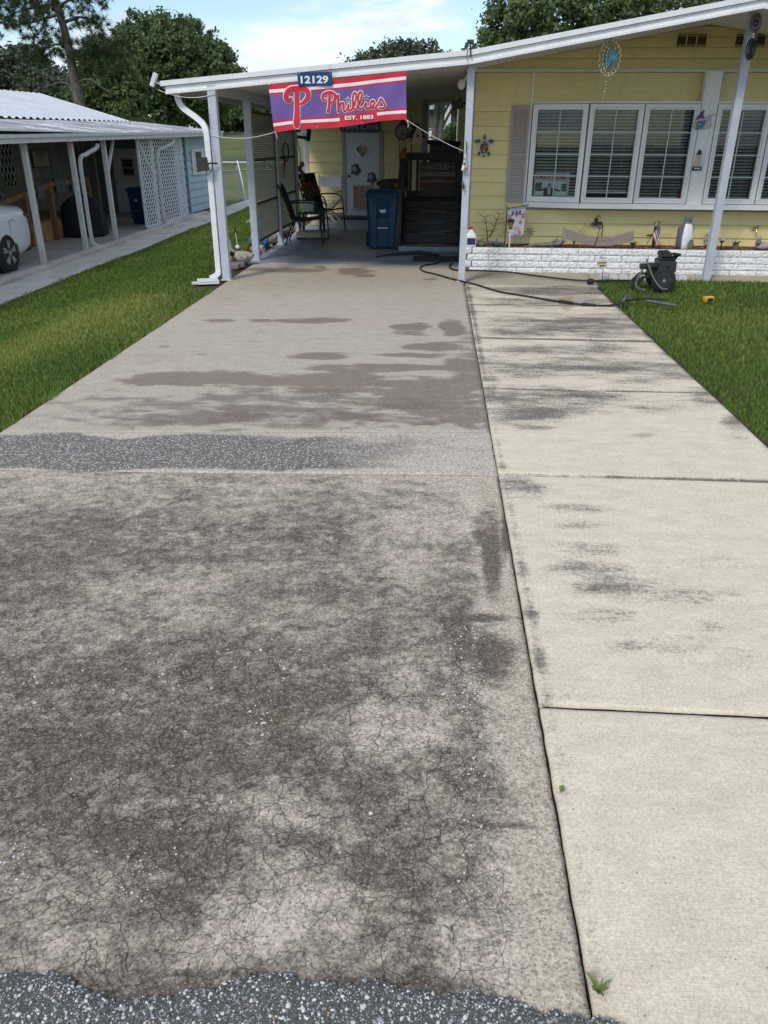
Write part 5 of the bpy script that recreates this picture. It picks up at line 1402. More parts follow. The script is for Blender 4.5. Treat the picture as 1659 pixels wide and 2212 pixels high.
# plates on the shed door and wall
def turtle_plate(label, c, s_, rot, y):
    t = thing('metal_turtle', label, 'wall art', (c[0], y, c[1]), 0, 'metal turtles on the shed door')
    t.rotation_euler = (0, rot, 0)
    m = MB(); m.ball((0, -.012, 0), (.62 * s_, .03, .72 * s_), 16, 10); sh = m.build('shell', M['pewter'], t, smooth='all')
    rim = MB(); rim.tube([(.66 * s_ * math.cos(a * PI / 12), -.008, .76 * s_ * math.sin(a * PI / 12)) for a in range(24)], .012, 6, closed=True); rim.build('shell_rim', M['black'], t, smooth='all')
    for a0, a1, wd in ((62, 0, .26), (118, 0, .26), (-55, 0, .18), (-125, 0, .18)):
        a = R(a0); d = Vector((math.cos(a), 0, math.sin(a))); n_ = Vector((-d.z, 0, d.x)); sg = 1 if d.x > 0 else -1; L = .75 if a0 > 0 else .45
        p0 = Vector((d.x * .58 * s_, 0, d.z * .66 * s_)); out = Vector((sg, 0, -.35 if a0 > 0 else -.6)).normalized()
        poly = [p0 - n_ * wd * s_, p0 + n_ * wd * s_ * .8, p0 + d * .22 * s_ + out * L * s_ * .8, p0 + out * L * s_ - Vector((0, 0, .1 * s_))]
        m = MB(); m.prism([(q.x, q.z) for q in poly], -.012, -.002); m.build('flipper', M['greydark'], t)
    m = MB(); m.ball((0, -.01, .95 * s_), (.20 * s_, .02, .24 * s_), 10, 8); m.build('head', M['pewter'], t, smooth='all'); m = MB(); m.prism([(-.08 * s_, -.72 * s_), (.08 * s_, -.72 * s_), (0, -1.05 * s_)], -.01, -.002); m.build('tail', M['greydark'], t)
    return t
a = AY(768, 366, YS - .02); turtle_plate('embossed metal turtle on the shed door, upper of the two', (a.x, a.z), .125, R(168), YS - .016)
a = AY(803, 384, YS - .02); turtle_plate('embossed metal turtle on the shed door, lower near the hinge side', (a.x, a.z), .125, R(172), YS - .016)
a = AY(868, 285, YS - .03)
t = thing('wall_clock', 'round black-rimmed wall clock on the shed wall', 'clock', (a.x, YS - .025, a.z), 0)
m = MB(); m.prism([(.128 * math.cos(k * PI / 16), .145 * math.sin(k * PI / 16)) for k in range(32)], -.02, .0); m.build('face', M['clock_face'], t); m = MB(); m.tube([(.135 * math.cos(k * PI / 16), -.015, .152 * math.sin(k * PI / 16)) for k in range(32)], .014, 8, closed=True); m.build('rim', M['black'], t, smooth='all')
for k in range(12): MB().box((.10 * math.sin(k * PI / 6), -.0215, .115 * math.cos(k * PI / 6)), (.008, .002, .014)).build('hour_mark', M['black'], t)
m = MB(); m.bar((-.005, -.024, 0), (.085, -.024, .03), .006, .003); m.build('hand', M['black'], t); m = MB(); m.bar((0, -.026, 0), (-.05, -.026, -.02), .008, .003); m.build('hand', M['black'], t)
m = MB(); m.ball((.03, -.02, .19), (.07, .03, .045), 10, 6); m.build('flower_topper', M['petal'], t, smooth='all')
# steps and deck
st = thing('porch_steps', 'dark wooden steps and railed landing up to the house side door', 'steps', (-.05, 13.9, 0), world=True)
SX0, SX1 = -.60, .36
MB().b2((-.60, 13.05, .006), (.40, 13.22, .075)).build('footing', M['floor_paint'], st)
for k in range(5):
    y = 13.16 + .25 * k; z = .10 + .145 * k
    MB().b2((SX0 + .05, y, z - .04), (SX1, y + .29, z)).build('tread', M['blackwood'], st, bevel=.004)
    MB().b2((SX0 + .05, y + .02, max(.076, z - .14)), (SX1, y + .035, z - .041)).build('riser', M['blackwood'], st)
    if k < 4: MB().b2((-.30, y + .003, z + .001), (.14, y + .035, z + .004)).build('grip_strip', M['stone_duck'], st)
MB().b2((SX0 - .05, 14.42, .64), (SX1 + .02, 16.2, .70)).build('deck', M['blackwood'], st)
for x in (SX0, SX1 + .03):
    m = MB(); m.bar((x, 13.10, .09), (x, 14.5, .70), .045, .24, (0, 0, 1)); m.build('stringer', M['blackwood'], st)
for x, y, z0, z1 in ((-.62, 13.22, .01, .92), (-.62, 14.45, .01, 1.30), (-.62, 14.95, .01, 1.36), (.36, 14.95, .01, 1.36), (-.62, 16.15, .01, 1.36)): MB().b2((x - .05, y - .05, z0), (x + .05, y + .05, z1)).build('newel_post', M['blackwood'], st, bevel=.005)
m = MB(); m.bar((-.62, 13.15, .88), (-.62, 14.5, 1.32), .06, .10); m.build('hand_rail', M['blackwood'], st)
MB().b2((-.68, 14.88, 1.30), (.42, 15.02, 1.42)).build('top_rail', M['blackwood'], st); MB().b2((-.56, 14.90, .74), (.31, 14.98, .80)).build('bottom_rail', M['blackwood'], st)
for k in range(7): MB().b2((-.52 + .125 * k, 14.92, .80), (-.47 + .125 * k, 14.96, 1.30)).build('baluster', M['blackwood'], st)
MB().b2((-.66, 14.52, 1.28), (-.58, 14.88, 1.34)).build('side_rail', M['blackwood'], st)
t = thing('covered_cabinet', 'dark covered cabinet standing on the landing behind the railing', 'cabinet', (.05, 15.6, .70), world=True)
m = MB(); m.b2((-.18, 15.2, .70), (.34, 15.8, 1.56)); m.build('body', M['greydark'], t, bevel=.01); m = MB(); m.add([(-.22, 15.15, 1.60), (.38, 15.15, 1.58), (.38, 15.85, 1.60), (-.22, 15.85, 1.62), (-.22, 15.15, 1.555), (.38, 15.15, 1.53), (.38, 15.85, 1.555), (-.22, 15.85, 1.565)], [(0, 1, 2, 3), (7, 6, 5, 4), (0, 4, 5, 1), (1, 5, 6, 2), (2, 6, 7, 3), (3, 7, 4, 0)]); m.build('cover', M['black_matt'], t)
t = thing('plant_hook', 'black double shepherd hook rising behind the step rail', 'hook', (-.5, 14.3, .0), world=True)
a = AY(889, 340, 14.3); x = a.x
m = MB(); m.tube([(x, 14.3, .02), (x, 14.3, 1.9)], .009, 7); m.build('pole', M['black'], t, smooth='all')
for s_, zz in ((-1, 1.98), (1, 1.86)): m = MB(); m.tube(crom([(x, 14.3, zz - .22), (x + s_ * .01, 14.3, zz - .05), (x + s_ * .065, 14.3, zz), (x + s_ * .125, 14.3, zz - .05), (x + s_ * .14, 14.3, zz - .12), (x + s_ * .155, 14.3, zz - .10)], 5), .008, 7); m.build('hook', M['black'], t, smooth='all')
a = AY(900, 292, 14.3)
t = thing('birdhouse', 'small gable-roofed birdhouse hanging from the shepherd hook', 'birdhouse', (a.x, 14.3, a.z), R(20))
m = MB(); m.prism([(-.075, -.13), (.075, -.13), (.075, .02), (0, .15), (-.075, .02)], -.07, .07); m.build('box', M['cream'], t)
for s_ in (-1, 1): m = MB(); m.bar((s_ * .125, 0, -.04), (0, 0, .17), .20, .014, (0, 0, 1)); m.build('roof', M['blackwood'], t)
m = MB(); m.prism([(.025 * math.cos(k * PI / 6), -.01 + .025 * math.sin(k * PI / 6)) for k in range(12)], -.0725, -.0705); m.build('hole', M['black'], t); m = MB(); m.tube([(0, 0, .16), (0, 0, .36)], .003, 5); m.build('wire', M['black'], t); m = MB(); m.bar((0, -.07, -.06), (0, -.12, -.06), .01); m.build('perch', M['twig'], t)
t = thing('wind_chime', 'thin wind chime tubes hanging beside the clock', 'wind chime', (-.78, 18.2, 1.5), world=True)
for k in range(4): p = AY(863 + 4.2 * k, 310, 18.2); m = MB(); m.tube([(p.x, 18.2, p.z + .16), (p.x, 18.2, p.z - .22 - .05 * (k % 3))], .008, 6); m.build('tube', M['copper'], t)
p = AY(869, 292, 18.2); m = MB(); m.tube([(p.x - .05, 18.2, p.z + .02), (p.x + .07, 18.2, p.z + .02)], .012, 6); m.tube([(p.x, 18.2, p.z), (p.x, 18.2, 2.35)], .003, 5); m.build('hanger', M['black'], t)
a = AY(879, 338, 13.6)
t = thing('rooster_ornament', 'small copper coloured pot ornament on the step rail end', 'ornament', (-.62, 14.45, 1.30)); m = MB(); m.lathe([(0, 0), (.05, 0), (.075, .05), (.07, .10), (.04, .13), (.05, .15), (.03, .15), (0, .12)], 14); m.build('pot', M['copper'], t, smooth='all'); m = MB(); m.ball((.03, 0, .17), (.05, .03, .03), 8, 6); m.build('lid', M['petal'], t, smooth='all')
# drawers and camouflage bag behind the cart
t = thing('drawer_unit', 'off-white plastic drawer unit behind the trash cart', 'drawers', (-.86, 15.0, .006)); m = MB(); m.b2((-.30, -.2, 0), (.30, .2, .80)); m.build('case', M['stone_pale'], t, bevel=.008)
for k in range(4): MB().b2((-.27, -.215, .04 + .19 * k), (.27, -.2005, .20 + .19 * k)).build('drawer', M['white_old'], t, bevel=.004)
t = thing('camouflage_bag', 'rumpled camouflage bag with orange trim on top of the drawers', 'bag', (-.82, 14.98, .808)); m = MB(); m.grid(lambda u, v: ((.30 - .04 * math.sin(v * 5)) * math.sin(PI * v) * math.cos(2 * PI * u) * (1 + .1 * math.sin(u * 25)), .2 * math.sin(PI * v) * math.sin(2 * PI * u), .09 - .09 * math.cos(PI * v) + .012 * math.sin(u * 31 + v * 9)), 24, 12); m.build('sack', M['fire'], t, smooth='all'); m = MB(); m.tube(crom([(.05, -.17, .05), (.12, -.19, .10), (.22, -.14, .08)], 4), .018, 6); m.tube(crom([(.10, -.20, .02), (.20, -.18, .04), (.27, -.1, .03)], 4), .02, 6); m.build('trim', M['orange'], t, smooth='all')
a = AY(862, 463, 14.0); t = thing('fishing_net', 'round teal landing net leaning beside the step rail', 'net', (a.x, 14.0, .1), world=True)
m = MB(); m.tube([(a.x + .10 * math.cos(k * PI / 8), 14.0, a.z + .10 * math.sin(k * PI / 8)) for k in range(16)], .008, 6, closed=True); m.tube([(a.x, 14.0, a.z + .10), (a.x + .03, 14.02, a.z + .75)], .008, 6); m.build('hoop', M['teal'], t); m = MB(); m.ball((a.x, 14.02, a.z), (.09, .03, .09), 12, 8); m.build('net_bag', M['greydark'], t, smooth='all')
# lamps under the eave by the house corner
a = AY(1000, 183, 11.2); t = thing('flood_lamp', 'white round flood lamp under the carport roof by the house', 'lamp', (a.x, 11.2, a.z), world=True); m = MB(); m.ball((a.x - .02, 11.15, a.z), (.05, .05, .06), 12, 8); m.build('shade', M['white_old'], t, smooth='all'); m = MB(); m.bar((a.x, 11.2, a.z + .03), (a.x + .10, 11.25, a.z + .16), .03); m.build('arm', M['white_old'], t)
a = AY(988, 225, 12.0); t = thing('solar_light', 'square dark solar floodlight on the house side wall', 'lamp', (a.x, 12, a.z), world=True); m = MB(); m.box((a.x, 12.0, a.z), (.16, .05, .12), Matrix.Rotation(R(-18), 3, 'Y') @ Matrix.Rotation(R(-20), 3, 'X')); m.build('panel', M['greydark'], t, bevel=.004); m = MB(); m.bar((a.x + .05, 12.02, a.z), (.44, 12.1, a.z + .04), .03); m.build('bracket', M['black'], t)
# doormat and wand
MAT = tag(MB().b2((-.34, 11.86, .0075), (.40, 12.42, .016)).build('doormat', M['mat_dark']), 'thin dark doormat in front of the porch steps', 'mat')
t = thing('spray_wand', 'long pressure washer wand lying across the carport floor', 'spray wand', (-.9, 12.3, .02), world=True)
p0 = G(752, 563, .02); p1 = G(850, 549, .03); p2 = G(905, 545, .05); p3 = G(948, 551, .03)
m = MB(); m.tube([p0, p0.lerp(p1, .6)], .007, 8); m.build('lance', M['steel'], t); m = MB(); m.tube([p0.lerp(p1, .6), p1], .010, 8); m.build('tube', M['black'], t); m = MB(); m.tube([p1, p1.lerp(p2, .5), p2, p3], [.018, .022, .03, .018], 8); m.build('grip', M['black'], t, smooth='all'); m = MB(); m.tube([p0, p0 + (p0 - p1).normalized() * .03], .012, 8); m.build('nozzle', M['brass'], t)
# ------------------------------------------------------------------ things in and on the planter
def at7(px, py, Y=11.5): return AY(px, py, Y)
ZB = .285
def X7(px, Y): return AY(px, 525, Y).x
# bleach jug on the wall end
t = thing('jug', 'white plastic jug with a red cap and navy label on the planter wall end', 'jug', (X7(1016, 11.235), 11.235, .303), R(8))
t.scale = (1.12, 1.12, 1.08)
m = MB(); vs = []
for z, hx, hy in ((0, .058, .046), (.012, .062, .05), (.12, .062, .05), (.135, .06, .048), (.175, .035, .03), (.19, .02, .02), (.205, .019, .019)):
    vs.append((z, hx, hy))
V_ = [(hx * sx * (1 if c == 0 else .8), hy * sy * (.8 if c == 0 else 1), z) for z, hx, hy in vs for sx, sy, c in ((-1, -1, 1), (1, -1, 1), (1, -1, 0), (1, 1, 0), (1, 1, 1), (-1, 1, 1), (-1, 1, 0), (-1, -1, 0))]
m.add(V_, [(i * 8 + j, i * 8 + (j + 1) % 8, (i + 1) * 8 + (j + 1) % 8, (i + 1) * 8 + j) for i in range(6) for j in range(8)] + [tuple(range(7, -1, -1)), tuple(48 + j for j in range(8))])
m.build('body', M['jug'], t, smooth=True); m = MB(); m.lathe([(.021, .206), (.022, .232), (0, .232)], 14); m.build('cap', M['cap_red'], t)
m = MB(); m.b2((-.051, -.0525, .025), (.051, -.0505, .105)); m.build('label_patch', M['label_blue'], t); m = MB(); m.tube(crom([(-.028, 0, .188), (-.05, 0, .185), (-.066, 0, .16), (-.062, 0, .125)], 5), .009, 8); m.build('handle', M['jug'], t, smooth='all')
# hose nozzle wand lying on the wall
t = thing('hose_wand', 'grey watering wand with orange ends lying on the planter wall', 'hose wand', (.75, 11.21, .31), world=True)
a, b = AY(1026, 519, 11.22), AY(1092, 526, 11.16)
m = MB(); m.tube([a, a.lerp(b, .55), a.lerp(b, .92)], [.012, .013, .016], 8); m.build('tube', M['hose_grey'], t); m = MB(); m.tube([a.lerp(b, .93), b], [.02, .03], 12); m.build('head', M['greydark'], t); m = MB(); m.tube([b, b + (b - a).normalized() * .012], .029, 12); m.build('rose', M['orange'], t); m = MB(); m.tube([a - (b - a).normalized() * .04, a], .016, 10); m.build('coupling', M['orange'], t)
# bare twig tree
t = thing('twig_tree', 'leafless dark twig tree standing in the planter by the house corner', 'twig tree', (X7(1056, 11.6), 11.6, ZB - .02))
def twig(mb, p, d, L, r, n):
    P = [p]; q = p.copy()
    for k in range(4):
        d = (d + Vector((random.gauss(0, .16), random.gauss(0, .08), random.gauss(0, .10)))).normalized(); q = q + d * L / 4; P.append(q.copy())
    mb.tube(P, [r * (1 - .18 * k) for k in range(5)], 5)
    if n > 0:
        for k in (1, 2, 3, 4):
            for s_ in ((-1, 1) if n == 2 else (random.choice((-1, 1)),)):
                twig(mb, P[k], (d * .5 + Vector((s_ * .9, random.gauss(0, .3), random.uniform(-.1, .3)))).normalized(), L * random.uniform(.22, .36), r * .4, n - 1)
m = MB(); twig(m, Vector((0, 0, 0)), Vector((-.02, 0, 1)), .40, .011, 2); twig(m, Vector((.005, 0, .12)), Vector((.22, 0, 1)), .32, .010, 2); m.build('branches', M['twig'], t, smooth='all', fix=False)
for px, mt in ((.035, 'teal'),): MB().ball((.10, -.01, .09), (.012, .004, .02), 8, 6).build('glass_drop', M[mt], t)
# small pots and stones left of the sign
for nm, lab, px, Y, rx, rz_, mt in (('green_pot', 'squat olive pot at the left end of the planter', 1040, 11.45, .045, .055, 'pot_green'), ('stone_turtle', 'dark green stone turtle lying in the planter mulch', 1073, 11.42, .07, .05, 'greydark'), ('driftwood', 'grey driftwood log lying in the planter by the curved board', 1172, 11.45, .16, .035, 'drift')):
    t = thing(nm, lab, nm.replace('_', ' ').split()[-1], (X7(px, Y), Y, ZB - .01))
    m = MB()
    if nm == 'driftwood':
        m.tube(crom([(-.24, 0, .01), (-.12, -.01, .03), (0, .02, .035), (.12, 0, .045), (.22, -.02, .06), (.27, 0, .09)], 5), [.012] * 3 + list(np.linspace(.02, .035, 20)) + [.02] * 3, 9); m.build('log', M[mt], t, smooth='all'); m = MB(); m.tube(crom([(.10, 0, .05), (.16, -.04, .10), (.20, -.03, .12)], 4), .012, 7); m.build('branch', M[mt], t, smooth='all')
    elif nm == 'stone_turtle':
        m.ball((0, 0, .03), (rx, .06, rz_), 14, 8); m.build('shell', M[mt], t, smooth='all'); m = MB(); m.ball((.085, -.01, .02), (.03, .02, .02), 8, 6); m.build('head', M['turtle_green'], t, smooth='all')
        for dx in (-.05, .05): MB().ball((dx, -.05, .008), (.025, .02, .012), 8, 6).build('foot', M['turtle_green'], t, smooth='all')
    else:
        m.lathe([(.03, 0), (.052, .02), (.055, .05), (.045, .07), (.048, .075), (.03, .07), (0, .06)], 16); m.build('pot', M[mt], t, smooth='all'); m = MB()
        for k in range(7): a = k * .9; m.tube([(0, 0, .06), (.02 * math.cos(a), .02 * math.sin(a), .09), (.04 * math.cos(a), .04 * math.sin(a), .10)], [.008, .007, .002], 5)
        m.build('succulent', M['stem'], t)
# garden flag on its stand
YF = 11.52
t = thing('garden_flag', 'small floral garden flag with printed flags on a black stand', 'flag', (1.02, YF, ZB), world=True)
q = {k: AY(x, y, YF) for k, (x, y) in dict(tl=(1097, 451), tr=(1136, 446), bl=(1097, 514), br=(1130, 509)).items()}
def fp(u, v, o=0): p = q['tl'].lerp(q['tr'], u).lerp(q['bl'].lerp(q['br'], u), v); p.y += .012 * math.sin(u * 7 + v * 3) - o; return p
MB().grid(lambda u, v: fp(u, .07 + .86 * v), 8, 10).build('cloth', M['flag_cloth'], t, smooth='all', fix=False)
for a0, a1 in ((0, .07), (.93, 1)): MB().grid(lambda u, v: fp(u, a0 + (a1 - a0) * v), 8, 1).build('hem', M['lilac'], t, smooth='all', fix=False)
def dab(mb, u, v, r_, n=8, o=.006, sq=1.0):
    c = fp(u, v, o); mb.add([(c.x + r_ * math.cos(k * 2 * PI / n) * (1 if k % 2 == 0 else sq), c.y, c.z + r_ * math.sin(k * 2 * PI / n) * (1 if k % 2 == 0 else sq)) for k in range(n)], [tuple(range(n))])
for u, v, r_, mt in ((.30, .38, .026, 'print_white'), (.58, .42, .034, 'print_white'), (.50, .28, .02, 'pink'), (.22, .52, .03, 'pink'), (.75, .52, .028, 'pink'), (.12, .82, .03, 'pink'), (.74, .86, .03, 'pink')): m = MB(); dab(m, u, v, r_, 16, .006, .55); m.build('printed_flower', M[mt], t, fix=False)
for u, v in ((.30, .38), (.58, .42), (.12, .82), (.74, .86)): m = MB(); dab(m, u, v, .009, 8, .008); m.build('flower_eye', M['orange'], t, fix=False)
for u0, sgn in ((.28, -1), (.48, -1), (.66, 1)):
    m = MB(); c = fp(u0, .17, .006); m.add([(c.x - .022, c.y, c.z - .03), (c.x + .022, c.y, c.z - .03), (c.x + .018, c.y, c.z + .02), (c.x, c.y, c.z + .035)], [(0, 1, 2, 3)]); m.build('printed_canton', M['navy'], t, fix=False)
for u0, sgn in ((.12, -1), (.86, 1)):
    for k in range(4): m = MB(); c = fp(u0, .24 + .045 * k, .006); m.add([(c.x - .028, c.y, c.z - .006 - .008 * sgn), (c.x + .028, c.y, c.z - .006 + .008 * sgn), (c.x + .028, c.y, c.z + .002 + .008 * sgn), (c.x - .028, c.y, c.z + .002 - .008 * sgn)], [(0, 1, 2, 3)]); m.build('printed_stripe', M['oldglory_red'], t, fix=False)
c = fp(.5, .70, .008); text('lettering', 'USA', c, .035, M['lilac'], t, .10)
m = MB(); a = q['tl']; b = q['tr']; m.tube([(a.x - .01, YF + .02, ZB - .05), (a.x - .01, YF + .01, a.z + .03)], .006, 6); m.tube([(a.x - .01, YF + .01, a.z + .004), (b.x + .02, YF + .01, b.z + .01)], .005, 6)
m.tube([(a.x - .022 + .016 * math.cos(k * .6), YF + .01, a.z + .035 + .016 * math.sin(k * .6)) for k in range(9)], .004, 6); m.tube([(b.x + .022 + .014 * math.cos(k * .6), YF + .01, b.z + .012 + .014 * math.sin(k * .6)) for k in range(9)], .004, 6); m.build('stand', M['black'], t)
# solar torch on a white stake
a = AY(1104, 490, 11.22)
t = thing('solar_torch', 'black lattice solar torch on a white stake in front of the garden flag', 'garden light', (a.x, 11.30, .27))
hz = AY(1104, 488, 11.30).z - .27
m = MB(); m.tube([(0, 0, 0), (0, 0, hz - .04)], .009, 8); m.build('stake', M['jug'], t); m = MB(); m.lathe([(.016, hz - .045), (.034, hz + .01), (.038, hz + .045), (.03, hz + .05), (0, hz + .05)], 12); m.build('lantern', M['brass'], t, smooth=True)
m = MB()
for k in range(6):
    for s_ in (-1, 1): m.tube([((.018 + .022 * (z / 3)) * math.cos(k * PI / 3 + s_ * z * .35), (.018 + .022 * (z / 3)) * math.sin(k * PI / 3 + s_ * z * .35), hz - .043 + .03 * z) for z in range(4)], .0028, 4)
m.build('lattice', M['black'], t); m = MB(); m.lathe([(.042, hz + .048), (.05, hz + .06), (.05, hz + .075), (.034, hz + .086), (0, hz + .086)], 8); m.build('cap', M['black'], t)
# pinwheel star
a = AY(1144, 500, 11.5); t = thing('pinwheel', 'small bronze star pinwheel on a thin stake', 'pinwheel', (a.x, 11.5, ZB))
m = MB(); m.tube([(0, .02, -.02), (0, .02, a.z - ZB)], .003, 5); m.build('stake', M['black'], t)
for k in range(8):
    an = k * PI / 4; d = Vector((math.cos(an), 0, math.sin(an))); n_ = Vector((-d.z, 0, d.x)); c = Vector((0, 0, a.z - ZB)); m = MB(); m.add([c, c + d * .04 + n_ * .014 + Vector((0, -.012, 0)), c + d * .085, c + d * .04 - n_ * .006 + Vector((0, .008, 0))], [(0, 1, 2, 3)]); m.build('petal', M['pewter'], t, fix=False)
# curved plank sign
YP = 11.36
t = thing('curved_sign', 'weathered tan curved board with faded lettering in the planter', 'sign', (2.6, YP, ZB), world=True)
top = [(1217, 491), (1240, 500), (1270, 509), (1295, 513), (1320, 512), (1345, 505), (1368, 497)]; bot = [(1369, 519), (1345, 526), (1320, 531), (1295, 532), (1270, 529), (1240, 521), (1214, 514)]
poly = [(p.x, max(p.z, ZB - .012)) for p in (AY(x, y, YP) for x, y in top + bot)]
m = MB(); m.prism(poly, YP - .012, YP + .012); m.build('board', M['plank'], t, bevel=.003)
M['faded'] = plain('faded_paint', (.27, .215, .17, 1), .9, .3, 30)
for i in range(30):       # worn strokes of an unreadable inscription
    u = .12 + .78 * i / 29; px = 1217 + 150 * u; py = 503 + 17 * math.sin(u * PI) + random.uniform(-2, 4); a = AY(px, py, YP - .0135); h = random.uniform(.015, .05)
    m = MB(); m.bar((a.x, YP - .0130, a.z), (a.x + random.uniform(-.02, .02), YP - .0130, a.z - h), random.uniform(.003, .006), .001, (0, 1, 0)); m.build('worn_stroke', M['faded'], t)
for pts in ([(1275, 523), (1290, 520), (1310, 518), (1330, 514), (1350, 509)], [(1340, 510), (1352, 505), (1358, 508), (1355, 514), (1340, 520)]):
    m = MB(); m.tube([AY(x, y, YP - .012) for x, y in pts], .004, 5); m.build('worn_stroke', M['faded'], t)
# outlet with plugs on the wall
a = AY(1288, 480, YW - .05); t = thing('wall_outlet', 'outdoor outlet with plugs and cords on the yellow wall above the curved board', 'outlet', (a.x, YW - .04, a.z), world=True)
m = MB(); m.b2((a.x - .025, YW - .06, a.z - .05), (a.x + .02, YW - .022, a.z + .05)); m.build('box', M['greydark'], t, bevel=.004); m = MB(); m.b2((a.x + .021, YW - .07, a.z - .02), (a.x + .085, YW - .03, a.z + .005)); m.build('plug', M['black'], t); m = MB(); m.b2((a.x - .07, YW - .07, a.z - .03), (a.x - .026, YW - .035, a.z - .012)); m.build('plug', M['black'], t)
m = MB(); m.tube(crom([(a.x + .08, YW - .05, a.z), (a.x + .09, YW - .05, a.z - .06), (a.x + .10, YW - .05, a.z - .12), (a.x + .09, YW - .05, a.z - .18)], 5), .006, 6); m.build('cord', M['black'], t); m = MB(); m.tube(crom([(a.x - .05, YW - .05, a.z - .02), (a.x - .14, YW - .06, a.z - .05), (a.x - .22, YW - .08, a.z - .14)], 5), .006, 6); m.build('cord', M['yellow'], t)
m = MB(); m.tube(crom([(a.x - .02, YW - .05, a.z + .05), (a.x + .02, YW - .07, a.z + .09), (a.x + .05, YW - .06, a.z + .06)], 5), .006, 6); m.build('cord', M['oldglory_red'], t)
a = AY(1295, 503, 11.33); b = AY(1283, 532, 11.33); t = thing('metal_stake', 'black wire stake with a cloud-shaped top in front of the curved board', 'garden stake', (b.x, 11.33, ZB), world=True)
m = MB(); m.tube([(b.x, 11.33, ZB - .02), (a.x, 11.33, a.z + .06)], .004, 6); m.build('rod', M['black'], t); m = MB(); m.tube(crom([(a.x - .03, 11.33, a.z + .07), (a.x - .025, 11.33, a.z + .095), (a.x, 11.33, a.z + .105), (a.x + .025, 11.33, a.z + .095), (a.x + .03, 11.33, a.z + .07), (a.x, 11.33, a.z + .06)], 4, True), .006, 6, closed=True); m.build('ring', M['black'], t)
# tufts of grassy plants behind the board
def tuft(label, x, y, z, n, h, spread, mat='stem', nm='grass_clump', w_=.006):
    t = thing(nm, label, 'plant', (x, y, z)); m = MB()
    for k in range(n):
        an = random.uniform(0, 6.28); l = random.uniform(.5, 1) * spread; hh = h * random.uniform(.6, 1.1); d = Vector((math.cos(an), math.sin(an), 0)); s_ = Vector((-d.y, d.x, 0)) * w_
        P = [d * l * tt ** 1.5 + Vector((0, 0, hh * (tt - .35 * tt ** 2.5))) for tt in (0, .35, .7, 1)]
        m.add([P[0] - s_, P[0] + s_, P[1] - s_, P[1] + s_, P[2] - s_ * .7, P[2] + s_ * .7, P[3]], [(0, 1, 3, 2), (2, 3, 5, 4), (4, 5, 6)])
    o = m.build('fronds', M[mat], t, fix=False); o['kind'] = 'stuff'; m = MB(); m.ball((0, 0, .0), (.02, .02, .02), 8, 6); m.build('crown_base', M['twig'], t); return t
M['spike'] = plain('grey_green_spikes', (.16, .19, .13, 1), .7, .3, 30, obj=False)
tuft('grey-green spiky plant at the left end of the curved board', X7(1212, 11.5), 11.5, ZB, 24, .17, .16, 'spike'); tuft('spiky plant behind the curved board near the outlet cord', X7(1240, 11.62), 11.62, ZB, 16, .22, .10, 'spike'); tuft('grey tufted grass at the right end of the curved board', X7(1368, 11.46), 11.46, ZB, 70, .14, .13, 'spike', w_=.003)
# lamp with a small flag
a = AY(1419, 484, 11.5); t = thing('bollard_lamp', 'black cylinder garden lamp with a brass top behind the small flag', 'garden light', (a.x, 11.5, ZB), world=True)
m = MB(); m.tube([(a.x - .01, 11.5, ZB - .02), (a.x, 11.5, a.z - .03)], [.018, .03], 12); m.build('stem', M['black'], t, smooth=True); m = MB(); m.tube([(a.x, 11.5, a.z - .03), (a.x, 11.5, a.z + .03)], .038, 14); m.build('head', M['brass'], t, smooth=True); m = MB(); m.tube([(a.x - .02, 11.49, a.z - .14), (a.x - .09, 11.49, a.z - .15), (a.x - .13, 11.49, a.z - .145)], [.014, .014, .004], 8); m.build('spigot', M['black'], t)
t = thing('small_flag', 'small stars and stripes stick flag drooping in the planter', 'flag', (X7(1410, 11.42), 11.42, ZB), world=True)
p0 = AY(1396, 528, 11.42); p1 = AY(1428, 478, 11.42); m = MB(); m.tube([p0, p1], .0045, 6); m.build('staff', M['black'], t)
def ff(u, v): # u down the staff, v outward (drooping)
    s_ = p1.lerp(p0, .10 + .50 * u); return s_ + Vector((.035 * v + .05 * v * u, -.015 * math.sin(v * 5), -.13 * v - .03 * v * u))
for k in range(7): MB().grid(lambda u, v: ff((k + u) / 7, v), 1, 5).build('stripe', M['oldglory_red' if k % 2 == 0 else 'flag_cloth'], t, fix=False)
MB().grid(lambda u, v: ff(u * .5, v * .42) + Vector((0, -.004, 0)), 3, 3).build('canton', M['navy'], t, fix=False)
# penguin with chick
a = AY(1477, 532, 11.38); hz = AY(1490, 464, 11.38).z - ZB
t = thing('penguin_statue', 'grey and white penguin statue standing in the planter', 'statue', (a.x, 11.38, ZB - .01), R(24))
s_ = hz / .42
def peng(mb, prof, y0=0.0, sx=1.0, front=None):
    mb.lathe([(r_ * s_, z * s_) for r_, z in prof], 24, (0, y0, 0), sx, .9)
prof = [(.055, 0), (.085, .02), (.098, .09), (.100, .16), (.092, .23), (.075, .29), (.056, .325), (.047, .345), (.050, .365), (.050, .385), (.042, .405), (.025, .418), (0, .422)]
body = MB(); nseg = 24
for i, (r_, z) in enumerate(prof):
    for j in range(nseg):
        an = 2 * PI * j / nseg; ln = .10 * (z / .42) ** 1.3     # leans and the back sweeps to the tail
        body.v.append((r_ * s_ * math.cos(an) + (.0 if z > .3 else 0), r_ * s_ * .95 * math.sin(an) + (.03 * (1 - z / .42) if math.sin(an) > 0 else 0), z * s_))
